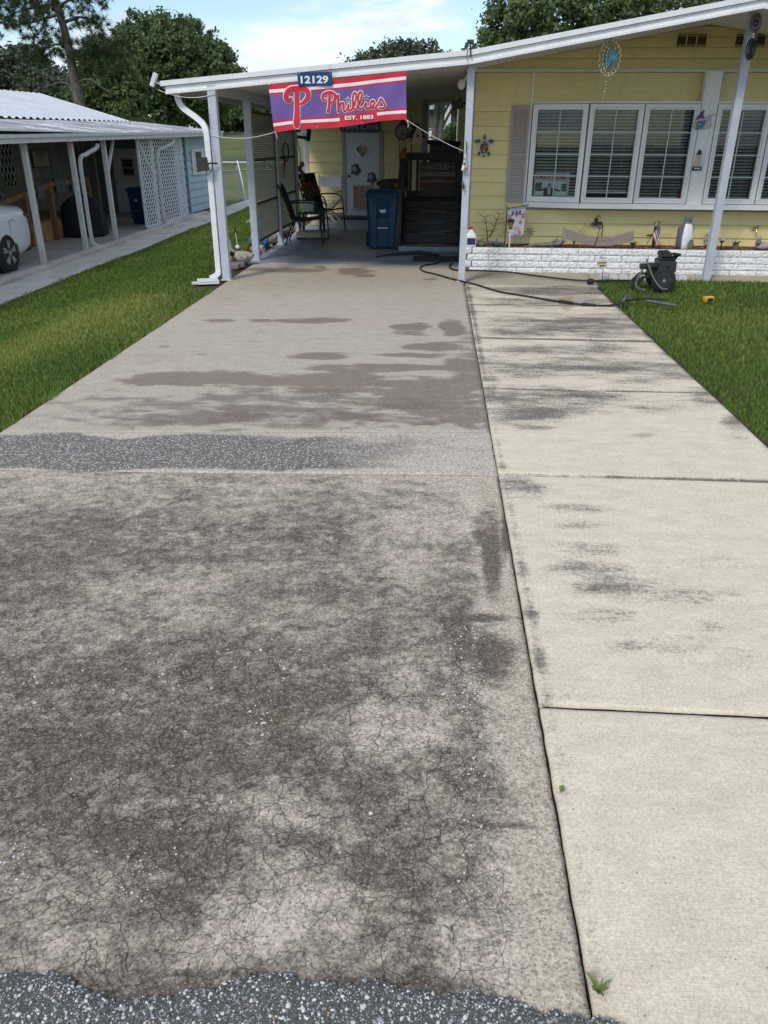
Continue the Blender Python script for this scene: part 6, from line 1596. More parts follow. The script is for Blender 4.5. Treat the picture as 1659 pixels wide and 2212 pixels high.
for i in range(len(prof) - 1):
    for j in range(nseg):
        body.f.append((i * nseg + j, i * nseg + (j + 1) % nseg, (i + 1) * nseg + (j + 1) % nseg, (i + 1) * nseg + j))
        an = 2 * PI * (j + .5) / nseg - 1.5 * PI; dd = abs((an + PI) % (2 * PI) - PI); zz = prof[i][1]
        body.m.append(1 if (dd < 1.15 and zz < .325) or (zz >= .31 and zz < .345 and dd > 2.0) else 0)
body.f.append(tuple(range(nseg - 1, -1, -1))); body.m.append(0)
# open belly faces -Y
bd = body.build('body', [M['penguin_grey'], M['figure_white']], t, smooth='all', fix=False)
m = MB(); m.tube([(0, -.035 * s_, .382 * s_), (0, -.065 * s_, .38 * s_), (0, -.088 * s_, .372 * s_)], [.022 * s_, .013 * s_, .003], 10); m.build('beak', M['penguin_grey'], t, smooth='all')
for sx in (-1, 1):
    m = MB(); m.ball((sx * .093 * s_, .01, .19 * s_), (.016 * s_, .04 * s_, .105 * s_), 10, 8, Matrix.Rotation(sx * R(10), 3, 'Y')); m.build('flipper', M['penguin_grey'], t, smooth='all'); MB().ball((sx * .035 * s_, -.035 * s_, .392 * s_), .006, 8, 6).build('eye', M['black'], t); MB().ball((sx * .04, -.07 * s_, .008), (.03, .045, .012), 8, 6).build('foot', M['penguin_grey'], t, smooth='all')
m = MB(); m.ball((0, .09 * s_, .025), (.05, .05, .03), 8, 6); m.build('tail', M['penguin_grey'], t, smooth='all')
a = AY(1491, 534, 11.25); t = thing('penguin_chick', 'small grey-brown penguin chick statue at the big penguin\'s feet', 'statue', (a.x, 11.245, .302), R(10)); m = MB(); m.lathe([(.03, 0), (.037, .03), (.034, .07), (.024, .088), (.026, .10), (.022, .118), (0, .126)], 14); m.build('body', M['chick'], t, smooth='all'); m = MB(); m.tube([(0, -.02, .105), (0, -.035, .102)], [.008, .002], 6); m.build('beak', M['greydark'], t)
for sx in (-1, 1): MB().ball((sx * .035, 0, .05), (.008, .016, .03), 8, 6).build('flipper', M['chick'], t, smooth='all')
# globe lamp, dried wreath, potted lily, stone rabbit
a = AY(1560, 519, 11.45); t = thing('globe_light', 'small glass globe solar light in the planter right of the post', 'garden light', (a.x, 11.45, ZB - .01)); hz = a.z - ZB
m = MB(); m.tube([(0, 0, 0), (0, 0, hz - .01)], .008, 8); m.build('stake', M['black'], t); m = MB(); m.ball((0, 0, hz + .02), .032, 14, 10); m.build('globe', M['glaze_tan'], t, smooth='all'); m = MB(); m.lathe([(.02, hz - .02), (.03, hz), (.02, hz + .005)], 12); m.build('collar', M['black'], t)
a = AY(1533, 520, 11.7); t = thing('dried_wreath', 'small dried wreath leaning on the wall behind the gable post', 'wreath', (a.x, 11.70, ZB)); m = MB()
for k in range(60):
    an = random.uniform(0, 6.28); m.ball((.07 * math.cos(an) + random.gauss(0, .008), random.gauss(0, .012), .10 + .085 * math.sin(an) + random.gauss(0, .008)), (.012, .012, .018), 6, 4)
m.build('dried_leaves', M['glaze_tan'], t)['kind'] = 'stuff'; m = MB(); m.tube([(.07 * math.cos(k * PI / 8), 0, .10 + .085 * math.sin(k * PI / 8)) for k in range(16)], .008, 6, closed=True); m.build('ring', M['twig'], t)
a = AY(1590, 525, 11.45); t = tuft('strappy green plant in a small brown pot near the right end of the planter', a.x, 11.45, ZB + .04, 18, .12, .20, 'stem', 'potted_lily'); m = MB(); m.lathe([(.03, -.05), (.042, .03), (.036, .03), (0, .02)], 14); m.build('pot', M['pot_green'], t, smooth=True)
a = AY(1648, 524, 11.4); t = thing('stone_rabbit', 'pale grey rabbit figure lying at the far end of the planter', 'statue', (a.x, 11.40, ZB)); m = MB(); m.ball((0, 0, .05), (.10, .06, .055), 14, 10); m.build('body', M['stone_duck'], t, smooth='all'); m = MB(); m.ball((-.07, -.03, .10), (.04, .035, .04), 12, 8); m.build('head', M['penguin_grey'], t, smooth='all')
for dx in (-.015, .015): MB().ball((-.06 + dx, -.01, .15), (.01, .012, .035), 8, 6).build('ear', M['stone_duck'], t, smooth='all')
a = AY(1632, 496, YW - .04); t = thing('wall_faucet', 'brass hose tap with dry vines on the yellow wall', 'faucet', (a.x, YW - .04, a.z), world=True); m = MB(); m.tube([(a.x, YW - .02, a.z), (a.x, YW - .08, a.z), (a.x, YW - .09, a.z - .03)], .012, 8); m.build('tap', M['brass'], t); m = MB(); m.tube([(a.x + .02 * math.cos(k), YW - .07, a.z + .025 + .01 * math.sin(k)) for k in range(7)], .004, 5); m.build('handle', M['twig'], t); m = MB(); m.tube(crom([(a.x + .06, YW - .03, a.z + .06), (a.x + .02, YW - .05, a.z + .04), (a.x - .05, YW - .04, a.z + .02), (a.x - .03, YW - .04, a.z - .02)], 4), .004, 5); m.build('vine', M['twig'], t)

# ------------------------------------------------------------------ wall art on the house
a = AY(1046, 318, YW - .03)
t = thing('ceramic_turtle', 'colourful ceramic turtle plaque on the yellow siding beside the shutter', 'wall art', (a.x, YW - .035, a.z))
m = MB(); m.ball((0, 0, -.005), (.072, .035, .098), 18, 12); m.build('shell_rim', M['figure_white'], t, smooth='all'); m = MB(); m.ball((0, -.012, -.005), (.062, .034, .086), 16, 10); m.build('shell', M['turtle_green'], t, smooth='all')
for x, z, mt in ((-.03, .05, 'yellow'), (.03, .05, 'orange'), (0, .03, 'cap_red'), (-.037, .012, 'cap_red'), (.036, .012, 'yellow'), (0, -.005, 'orange'), (-.033, -.03, 'orange'), (.033, -.032, 'cap_red'), (0, -.045, 'yellow'), (-.012, -.07, 'pot_green'), (.015, -.072, 'orange'), (0, .065, 'teal_lt')): MB().ball((x, -.047 + 3.2 * (x * x + z * z), z), (.015, .009, .012), 8, 6).build('shell_spot', M[mt], t, smooth='all')
for sx in (-1, 1):
    m = MB(); m.prism([(sx * .05, .085), (sx * .085, .10), (sx * .125, .085), (sx * .13, .075), (sx * .11, .05), (sx * .075, .055)], -.02, .0); m.build('flipper', M['turtle_green'], t); m = MB(); m.prism([(sx * .045, -.06), (sx * .07, -.05), (sx * .085, -.08), (sx * .075, -.115), (sx * .055, -.10)], -.018, .0); m.build('flipper', M['turtle_green'], t)
m = MB(); m.ball((0, -.01, .125), (.020, .02, .034), 10, 8); m.build('head', M['turtle_green'], t, smooth='all'); m = MB(); m.ball((0, -.018, .14), (.012, .015, .02), 8, 6); m.build('face', M['yellow'], t, smooth='all'); m = MB(); m.tube([(0, 0, -.10), (0, 0, -.13)], [.014, .003], 8); m.build('tail', M['turtle_green'], t)
YA = 11.555
a = AY(1523, 264, YA)
t = thing('ceramic_fish', 'blue and tan ceramic fish plaque on the white pilaster', 'wall art', (a.x, YA, a.z)); k = .00043
def pf(L): return [((x - 640) * k, -(y - 560) * k) for x, y in L]
m = MB(); m.prism(pf([(270, 620), (330, 530), (430, 470), (560, 450), (660, 470), (700, 560), (880, 620), (800, 700), (680, 745), (520, 765), (400, 745), (300, 690)]), -.016, 0); m.build('body', M['glaze_tan'], t, bevel=.003)
m = MB(); m.prism(pf([(385, 570), (450, 520), (560, 520), (690, 490), (640, 560), (635, 640), (560, 730), (470, 755), (385, 740)]), -.020, -.0165); m.build('side_patch', M['glaze_blue'], t); m = MB(); m.prism(pf([(430, 640), (470, 590), (515, 575), (500, 620), (460, 650)]), -.0225, -.0205); m.build('fin', M['glaze_tan'], t)
m = MB(); m.prism(pf([(330, 520), (430, 350), (520, 245), (570, 240), (540, 370), (600, 420), (600, 445), (440, 460)]), -.014, 0); m.build('top_fin', M['glaze_violet'], t, bevel=.003); m = MB(); m.prism(pf([(610, 465), (720, 370), (860, 320), (940, 345), (800, 410), (760, 560), (700, 560)]), -.012, 0); m.build('tail_fin', M['glaze_tan'], t); m = MB(); m.ball(((340 - 640) * k, -.017, -(600 - 560) * k), .006, 8, 6); m.build('eye', M['black'], t)
a = AY(1508, 346, YA)
t = thing('lighthouse_plaque', 'tan and black wooden lighthouse plaque on the white pilaster', 'wall art', (a.x, YA, a.z)); m = MB(); m.prism([(-.047, -.075), (.047, -.075), (.030, .065), (-.030, .065)], -.014, 0); m.build('tower', M['cream'], t); m = MB(); m.prism([(-.062, -.125), (.058, -.125), (.058, -.09), (.05, -.0755), (-.05, -.0755), (-.06, -.10)], -.018, 0); m.build('base', M['greydark'], t); m = MB(); m.prism([(-.034, .0655), (.034, .0655), (.034, .085), (.02, .086), (.02, .108), (0, .13), (-.02, .108), (-.02, .086), (-.034, .085)], -.016, 0); m.build('lantern', M['black'], t); m = MB(); m.b2((-.004, -.0165, -.06), (.004, -.0145, .05)); m.build('thermometer', M['tan_trim'], t)
for dx in (-.025, .002, .026): MB().ball((dx, -.02, -.10), (.011, .004, .010), 8, 6).build('base_stone', M['figure_white'], t)
# poster inside the first window
ang = math.atan2(W1[1][1] - W1[0][1], W1[1][0] - W1[0][0]); dv = Vector((math.cos(ang), math.sin(ang), 0)); nv = Vector((dv.y, -dv.x, 0))
o_ = Vector((W1[0][0], W1[0][1], 0)) + dv * .345 - nv * .045
t = thing('window_poster', 'poster with red headline and suited figure propped inside the first bay window', 'poster', (o_.x, o_.y, .925), ang)
MB().b2((-.26, 0, 0), (.22, .004, .30)).build('sheet', M['poster'], t); text('lettering', "DADDY'S HOME", (-.03, -.002, .245), .062, M['cap_red'], t, .40, .03)
for lo, hi, mt, nm in (((-.24, .015), (.18, .19), 'figure_white', 'printed_building'), ((-.24, .06), (-.15, .17), 'poster_green', 'printed_tree'), ((.12, .06), (.185, .16), 'poster_green', 'printed_tree')): MB().b2((lo[0], -.0015 - (.001 if 'tree' in nm else 0), lo[1]), (hi[0], -.0005 - (.001 if 'tree' in nm else 0), hi[1])).build(nm, M[mt], t)
for k in range(6): MB().b2((-.12 + .045 * k, -.0035, .09), (-.11 + .045 * k, -.0026, .16)).build('printed_column', M['poster'], t)
m = MB(); m.prism([(-.12, .0), (.03, .0), (.03, .07), (.10, .055), (.105, .075), (.0, .105), (-.02, .12), (-.07, .12), (-.09, .105), (-.20, .075), (-.195, .055), (-.12, .07)], -.0048, -.0038); m.build('printed_suit', M['black'], t); m = MB(); m.prism([(-.065, .02), (-.025, .02), (-.025, .118), (-.065, .118)], -.0058, -.005); m.build('printed_shirt', M['figure_white'], t); m = MB(); m.prism([(-.052, .03), (-.040, .03), (-.042, .115), (-.050, .115)], -.0068, -.006); m.build('printed_tie', M['oldglory_red'], t); m = MB(); m.prism([(-.046 + .02 * math.cos(i * PI / 6), .142 + .025 * math.sin(i * PI / 6)) for i in range(12)], -.0058, -.005); m.build('printed_head', M['skin_tone'], t)
for px, lab in ((1424, 'small red figurine on the third window sill, left of two'), (1466, 'small red figurine on the third window sill, right of two')):
    a = AY(px, 424, 11.66); t = thing('figurine', lab, 'figurine', (a.x, 11.655, .918)); m = MB(); m.lathe([(.018, 0), (.02, .02), (.012, .04), (.018, .055), (.010, .075), (0, .08)], 10); m.build('body', M['petal'], t, smooth='all'); m = MB(); m.ball((0, 0, .082), .010, 8, 6); m.build('head', M['black'], t)

# ------------------------------------------------------------------ spinners
def spinner(label, c, r_, gem, rings, tail, metal='gold', hang=.1, rz=.3, squash=.85):
    t = thing('wind_spinner', label, 'wind spinner', c, 0, 'wind spinners hung from the gable')
    for j in range(rings):
        rr = r_ * (1 - .16 * j); n_ = 160; m = MB()
        an0 = rz + .35 * j
        P = []
        for i in range(n_):
            th = 2 * PI * i / n_; q = rr * (1 + .09 * math.cos(18 * th)); x = q * math.sin(th) * squash; z = q * 1.15 * math.cos(th)
            P.append(Vector((x * math.cos(an0), x * math.sin(an0) - .0, z)))
        m.tube(P, .0045 + .03 * r_, 5, closed=True); m.build('ring', M[metal], t, smooth='all')
    if gem:
        m = MB(); m.ball((0, 0, 0), (r_ * .46, .014, r_ * .52), 20, 12); m.build('gem_disc', M[gem], t, smooth='all'); m = MB(); P = []
        for i in range(120):
            th = 2 * PI * i / 120; q = r_ * .50 * (1 + .08 * math.cos(20 * th)); P.append((q * math.sin(th), 0, q * 1.15 * math.cos(th)))
        m.tube(P, .006, 5, closed=True); m.build('bezel', M['steel'], t, smooth='all')
    m = MB(); m.tube([(0, 0, r_ * 1.2), (0, 0, r_ * 1.2 + hang)], .003, 5); m.ball((0, 0, r_ * 1.25), (.012, .004, .016), 8, 6); m.ball((0, 0, r_ * 1.25 + .04), (.012, .004, .016), 8, 6); m.build('hanger', M['gold'], t)
    if tail:
        m = MB(); m.tube([(.0 - .02 * i / 60 + .028 * math.cos(i * .62) * (1 - i / 75), .028 * math.sin(i * .62) * (1 - i / 75), -r_ * 1.2 - .03 - .0033 * i) for i in range(60)], .004, 5); m.build('tail_spiral', M[metal], t, smooth='all')
    return t
a = AY(1317, 126, 10.25); spinner('gold petal wind spinner with a blue centre hung under the gable', (a.x, 10.25, a.z), .150, 'bluegem', 4, True, hang=roof_z(a.x) - .12 - a.z - .16)
a = AY(1633, 50, 10.35); spinner('wind spinner with a violet centre hung at the ridge by the gable post', (a.x, 10.35, a.z), .075, 'violetgem', 2, False, 'pewter', hang=.12)
a = AY(1622, 106, 10.35); spinner('dark coiled wind spinner hung below the violet one', (a.x, 10.35, a.z), .085, None, 4, False, 'greydark', hang=.06, squash=.7)
# cloth pendant and teardrop on the carport post
a = AY(1004, 352, 10.14); t = thing('cloth_pendant', 'floral cloth cone with a dark teardrop hung on the carport post', 'pendant', (a.x, 10.12, 1.0), world=True)
m = MB(); m.tube([(a.x + .01, 10.12, AY(1006, 305, 10.12).z), (a.x + .01, 10.12, a.z + .03)], .006, 6); m.build('cord', M['black'], t); zt = AY(1004, 330, 10.12).z; zb = AY(1004, 368, 10.12).z
m = MB(); m.add([(a.x + .006, 10.115, zt), (a.x + .03, 10.12, zb + .01), (a.x - .04, 10.12, zb), (a.x - .005, 10.09, zb + .005)], [(0, 1, 3), (0, 3, 2), (0, 2, 1), (1, 2, 3)]); m.build('cone', M['figure_white'], t)
for u, v, mt in ((.3, .35, 'pink'), (.5, .6, 'teal'), (.2, .62, 'teal'), (.6, .85, 'pink'), (.15, .88, 'figure_white'), (.85, .9, 'petal')): p = Vector((a.x + .006, 10.098 - .012 * v, zt)).lerp(Vector((a.x - .03 + .055 * u, 10.098 - .012, zb)), v); MB().ball(p, (.012, .003, .014), 8, 6).build('printed_flower', M[mt], t)
m = MB(); m.tube([(a.x, 10.12, zb), (a.x - .004, 10.12, AY(1004, 400, 10.12).z)], .002, 5); m.build('thread', M['black'], t); zz = AY(1003, 402, 10.12).z; m = MB(); m.prism([(a.x - .004, zz - .055), (a.x + .012, zz - .01), (a.x - .004, zz + .06), (a.x - .018, zz - .01)], 10.115, 10.125); m.build('teardrop', M['greydark'], t)

# ------------------------------------------------------------------ lawn side: pressure washer, hoses, yard sign
wp = Vector((2.71, 9.78, 0))
t = thing('pressure_washer', 'black petrol pressure washer on two wheels parked on the lawn', 'pressure washer', wp, R(-4))
for y in (-.13, .30):
    m = MB(); P = [(.125 * math.cos(k * PI / 14), y, .135 + .125 * math.sin(k * PI / 14)) for k in range(28)]
    m.tube([(0, y - .035, .135), (0, y + .035, .135)], .135, 26); tyre = m.build('wheel', M['rubber'], t, bevel=.012)
    m = MB(); m.tube([(0, y - .040, .135), (0, y - .030, .135)], .088, 20); m.build('rim', M['greydark'], tyre, bevel=.003)
    tr = MB()
    for k in range(28): an = k * PI / 14; tr.box((.136 * math.cos(an), y, .135 + .136 * math.sin(an)), (.008, .06, .012), Matrix.Rotation(-an, 3, 'Y'))
    tr.build('tread', M['rubber'], tyre)['kind'] = 'stuff'
    m = MB(); m.tube([(0, y - .05, .135), (0, y - .03, .135)], .018, 10); m.build('hub', M['steel'], tyre)
m = MB(); m.bar((-.30, -.06, .04), (-.22, -.05, .17), .035, .05); m.bar((-.30, .22, .04), (-.22, .21, .17), .035, .05); m.bar((-.24, -.05, .175), (.06, -.05, .175), .035); m.bar((-.24, .21, .175), (.06, .21, .175), .035); m.b2((-.16, -.08, .19), (.10, .24, .205)); m.bar((-.32, -.06, .03), (-.32, .22, .03), .04); m.build('frame', M['greydark'], t, bevel=.004)
m = MB(); m.b2((-.075, -.14, .25), (.125, .20, .42)); m.add([(-.06, -.11, .205), (.11, -.11, .205), (.11, .18, .205), (-.06, .18, .205), (-.07, -.13, .25), (.12, -.13, .25), (.12, .19, .25), (-.07, .19, .25)], [(0, 3, 2, 1), (0, 1, 5, 4), (1, 2, 6, 5), (2, 3, 7, 6), (3, 0, 4, 7)]); m.build('engine_block', M['greydark'], t, bevel=.012)
m = MB(); m.b2((-.05, -.10, .425), (.11, .16, .47)); m.build('cylinder_head', M['black'], t, bevel=.008)
m = MB(); m.add([(-.068, -.12, .472), (.072, -.12, .472), (.072, .16, .472), (-.068, .16, .472), (-.060, -.11, .545), (.06, -.11, .555), (.06, .15, .555), (-.060, .15, .545)], [(0, 3, 2, 1), (4, 5, 6, 7), (0, 1, 5, 4), (1, 2, 6, 5), (2, 3, 7, 6), (3, 0, 4, 7)]); m.build('air_filter', M['black'], t, bevel=.015)
m = MB(); m.tube([(.10, -.04, .44), (.115, -.05, .49), (.12, -.05, .505)], [.028, .03, .045], 14); m.tube([(.12, -.05, .505), (.125, -.05, .535)], .052, 16); m.build('fuel_cap', M['black'], t, smooth=True)
m = MB(); m.tube([(-.075, .02, .31), (-.20, .0, .31)], .05, 14); m.b2((-.27, -.04, .27), (-.19, .05, .35)); m.build('pump', M['greydark'], t, bevel=.006)
for k in range(5): m = MB(); m.tube([(-.09 - .022 * k, .01, .31), (-.098 - .022 * k, .01, .31)], .058, 14); m.build('pump_fin', M['black'], t)
m = MB(); m.tube([(-.25, -.03, .35), (-.25, -.03, .385)], .014, 8); m.tube([(-.27, -.03, .36), (-.225, -.03, .37)], .01, 8); m.tube([(-.245, -.045, .262), (-.25, -.06, .235)], .016, 10); m.build('valve', M['steel'], t)
m = MB()
for k in range(4): m.b2((-.11 + .032 * k, -.085, .198), (-.09 + .032 * k, -.0805, .204))
m.build('maker_plate', M['print_white'], t); m = MB(); m.tube([(.03, -.145, .335), (.035, -.152, .335)], .018, 10); m.build('recoil_button', M['black'], t)
for c_ in t.children:        # the machine sits low between its wheels
    if not c_.name.startswith('wheel'):
        c_.location.z = .17 + (c_.location.z - .17) * .72 if c_.location.z > .17 else c_.location.z
        c_.scale.z = .72
# hoses: each a thing of its own
def hose(label, pts, r, mat='hose', sub=6, name='hose'):
    m = MB(); m.tube(crom(pts, sub), r, 8); return tag(m.build(name, M[mat], smooth='all'), label, 'hose')
ZH = .014
def gh(*L, z=ZH): return [G(x, y, z) for x, y in L]
hose('long black hose snaking from the wand across driveway and walkway to the lawn', gh((948, 551), (955, 560), (945, 568), (918, 573), (908, 578), (915, 586), (940, 592), (975, 602), (1000, 608), (1030, 615), (1080, 630), (1140, 640), (1200, 650), (1255, 657), (1300, 660), (1330, 658)) + gh((1350, 650), (1380, 646), (1410, 645), (1445, 648), z=.055), .0105)
for (x0, y0), (x1, y1) in (((1208, 651), (1236, 655)), ((1258, 657.5), (1286, 660))):
    a, b = G(x0, y0, ZH), G(x1, y1, ZH); tag(MB().tube([a, b], .019, 10).build('hose_coupling', M['rubber'], smooth=True), 'ribbed black hose coupling on the walkway, ' + ('nearer the driveway' if x0 < 1250 else 'nearer the lawn'), 'coupling')
hose('grey water hose lying along the path from the steps to the lawn edge', gh((975, 569), (972, 578), (985, 583), (1010, 584), (1050, 585), (1100, 588), (1160, 596), (1230, 604), (1280, 607), (1330, 606), (1380, 606)), .0115, 'hose')
a = G(1276, 608, .03); tag(MB().tube([a - Vector((.04, 0, 0)), a + Vector((.04, .005, 0))], .034, 10).build('hose_connector', M['rubber'], bevel=.005), 'stout black hose connector at the walkway corner', 'coupling')
wpx = lambda x, y, z: wp + Vector((x, y, z))
hose('grey hose from the pump drooping down to the grass', [wpx(-.25, -.06, .235), wpx(-.30, -.08, .14), wpx(-.31, -.10, .06), wpx(-.30, -.22, .045), wpx(-.26, -.34, .05)], .015, 'hose_grey')
hose('grey hose looping from the pump past the wheel', [wpx(-.22, -.05, .36), wpx(-.19, -.10, .28), wpx(-.13, -.17, .15), wpx(-.05, -.22, .06), wpx(.02, -.25, .05)], .012, 'hose_grey')
hose('short grey hose arch rising from the grass near the walkway edge', [G(1346, 660, .02), G(1347, 650, .09), G(1352, 641, .12), G(1356, 636, .10)], .014, 'hose_grey')
hose('ribbed grey hose lying half hidden in the lawn', [G(1395, 650, .05), G(1415, 653, .055), G(1440, 657, .055), G(1462, 660, .05)], .016, 'hose_grey')
# pest control yard sign
b = G(1300, 607); yb = b.y
t = thing('yard_sign', 'small white and yellow lawn treatment sign on a thin rod', 'sign', (b.x, yb, 0), world=True)
q = [AY(1289, 556, yb), AY(1310, 554, yb), AY(1311, 581, yb), AY(1291, 581.5, yb)]
def sq(u0, v0, u1, v1, o, nm, mt):
    L = [q[0].lerp(q[1], u).lerp(q[3].lerp(q[2], u), v) for u, v in ((u0, v0), (u1, v0), (u1, v1), (u0, v1))]; m = MB(); m.add([(p.x, yb - o, p.z) for p in L] + [(p.x, yb - o + .002, p.z) for p in L], [(0, 1, 2, 3), (7, 6, 5, 4), (0, 4, 5, 1), (1, 5, 6, 2), (2, 6, 7, 3), (3, 7, 4, 0)]); m.build(nm, M[mt], t)
sq(0, 0, 1, 1, .006, 'card', 'figure_white'); sq(0, .40, 1, .52, .0085, 'colour_band', 'pot_green'); sq(0, .52, 1, .60, .0085, 'colour_band', 'yellow'); sq(0, .60, .07, 1, .0085, 'colour_band', 'yellow'); sq(.93, .60, 1, 1, .0085, 'colour_band', 'yellow'); sq(.15, .66, .85, .70, .0085, 'print_line', 'black'); sq(.2, .72, .8, .75, .0085, 'print_line', 'black')
c = (q[0] + q[2]) / 2
def ringo(cx, cz, r_, nm, w_=.0025): m = MB(); m.tube([(cx + r_ * math.cos(k * PI / 8), yb - .009, cz + r_ * math.sin(k * PI / 8)) for k in range(16)], w_, 5, closed=True); m.build(nm, M['black'], t)
ringo(c.x + .003, c.z - .052, .017, 'no_entry_ring'); ringo(c.x - .02, c.z + .072, .012, 'tree_logo')
sq(.02, .30, .92, .335, .0085, 'print_line', 'tan_trim'); sq(.55, .06, .92, .09, .0085, 'print_line', 'tan_trim'); sq(.55, .13, .92, .16, .0085, 'print_line', 'tan_trim'); sq(.12, .83, .36, .87, .0085, 'print_line', 'black'); sq(.70, .79, .88, .83, .0085, 'print_line', 'black')
m = MB(); m.tube([(b.x, yb, -.02), (b.x, yb - .002, c.z)], .004, 6); m.build('rod', M['black'], t)
# scalloped edging stones
_ES = ['white scalloped edging stone nearest the yard sign'] + ['white scalloped edging stone, %s in the row right of the yard sign' % w_ for w_ in ('second', 'third', 'fourth', 'fifth', 'sixth', 'seventh', 'eighth', 'ninth')]
for k in range(9):
    p = G(1313 + 9.3 * k * (1 + .02 * k), 606, 0); t_ = MB(); t_.prism([(.055 * math.cos(i * PI / 8), .045 * math.sin(i * PI / 8)) for i in range(9)] + [(-.055, -.03), (.055, -.03)], -.02, .02)
    o = t_.build('edging_stone', M['white_old']); o.location = (2.2 + .127 * k, 10.62, .02); tag(o, _ES[k], 'edging stone', 'scalloped edging stones')
# yellow tool on the grass
p = G(1530, 646, .05); t = thing('tape_tool', 'yellow and black tool case lying on the lawn', 'tool', (p.x, p.y, .02), R(12)); m = MB(); m.b2((-.055, -.03, .015), (.055, .03, .06)); m.build('case', M['yellow'], t, bevel=.008); m = MB(); m.b2((-.022, -.036, .01), (.04, -.0305, .045)); m.build('grip', M['black'], t, bevel=.003); m = MB(); m.b2((-.05, -.033, .005), (-.028, .02, .03)); m.build('clip', M['orange'], t)

# ------------------------------------------------------------------ ornaments left of the carport floor
def duck(label, loc, rz, s_, mats, nm='duck_statue'):
    t = thing(nm, label, 'statue', loc, rz); m = MB()
    prof = [(-.20, .02, .13), (-.15, .055, .11), (-.08, .085, .095), (0, .095, .09), (.08, .085, .09), (.14, .06, .10), (.18, .03, .11)]
    P = [Vector((x * s_, 0, z * s_)) for x, r_, z in prof]; m.tube(P, [r_ * s_ for x, r_, z in prof], 14); m.build('body', M[mats[0]], t, smooth='all')
    m = MB(); m.tube(crom([(.12 * s_, 0, .12 * s_), (.165 * s_, 0, .19 * s_), (.17 * s_, 0, .25 * s_), (.18 * s_, 0, .29 * s_)], 4), list(np.linspace(.055, .035, 13) * s_), 12); m.build('neck', M[mats[0]], t, smooth='all'); m = MB(); m.ball((.195 * s_, 0, .30 * s_), (.05 * s_, .04 * s_, .042 * s_), 12, 8); m.build('head', M[mats[1]], t, smooth='all'); m = MB(); m.tube([(.235 * s_, 0, .295 * s_), (.29 * s_, 0, .28 * s_)], [.02 * s_, .012 * s_], 8); m.build('beak', M[mats[2]], t, smooth='all')
    for y in (-1, 1): MB().ball((-.04 * s_, y * .07 * s_, .11 * s_), (.10 * s_, .025 * s_, .05 * s_), 10, 8).build('wing', M[mats[0]], t, smooth='all')
    return t
def lx(px, py): p = G(px, py); return (p.x, p.y, 0)
p = G(522, 571); duck('worn grey duck figure by the front carport post, facing the lawn', (p.x, p.y, .015), R(172), .95, ('stone_duck', 'stone_pale', 'stone_pale'))
p = G(588, 524); duck('brown and tan goose figure between the screen posts, facing the lawn', (-2.86, 13.75, .0), R(186), 1.25, ('stone_duck', 'stone_pale', 'stone_duck'), 'goose_statue')
duck('dark duck figure at the far end of the ornament bed', (-2.88, 14.9, .0), R(170), 1.1, ('chick', 'stone_pale', 'greydark'))
t = thing('fairy_statue', 'glazed teal fairy statue sitting beside the carport floor', 'statue', (-2.84, 13.05, .02), R(-15))
m = MB(); m.lathe([(.13, 0), (.15, .03), (.12, .12), (.085, .2), (.07, .24), (0, .25)], 16, (0, 0, 0), 1, .8); m.build('skirt', M['teal'], t, smooth='all'); m = MB(); m.ball((0, -.02, .33), (.085, .075, .09), 14, 10); m.build('head', M['teal_lt'], t, smooth='all'); m = MB(); m.ball((.05, 0, .41), (.08, .05, .035), 12, 8, Matrix.Rotation(R(-20), 3, 'Y')); m.build('hat', M['teal_lt'], t, smooth='all')
for sx in (-1, 1): m = MB(); m.tube(crom([(sx * .06, -.03, .22), (sx * .14, -.06, .16), (sx * .13, -.12, .08)], 4), .03, 8); m.build('arm', M['teal'], t, smooth='all'); m = MB(); m.ball((sx * .07, -.12, .03), (.04, .06, .035), 10, 8); m.build('boot', M['stone_pale'], t, smooth='all')
m = MB(); m.ball((-.12, .05, .16), (.06, .02, .12), 10, 8, Matrix.Rotation(R(25), 3, 'Y')); m.build('wing', M['teal'], t, smooth='all')
for k, (px, py, w_) in enumerate(((500, 578, .24), (530, 575, .22), (556, 553, .20), (572, 545, .2))):
    p = G(px, py); o = MB().box((0, 0, 0), (w_, .11, .07), R(6 * k - 8)).build('edging_paver', M['paver'], bevel=.008); o.location = (min(p.x, -2.80), p.y, .02); tag(o, ['mauve edging paver nearest the white downspout', 'mauve edging paver under the worn grey duck', 'dark paver behind the second carport post', 'dark paver under the teal fairy statue'][k], 'paver')
_n = 500; _pp = np.stack([RNG.uniform(-3.02, -2.76, _n), RNG.uniform(11.0, 16.8, _n), RNG.uniform(-.02, .01, _n)], 1)
o = rocks('bed_pebbles', _pp, RNG.uniform(.012, .035, _n), [M['mulch'], M['chip_g'], M['chip_b'], M['stone_duck']], [.35, .15, .3, .2], .7, None, 14); tag(o, 'brown pebbles in the narrow bed beside the carport floor', 'pebbles', kind='stuff')
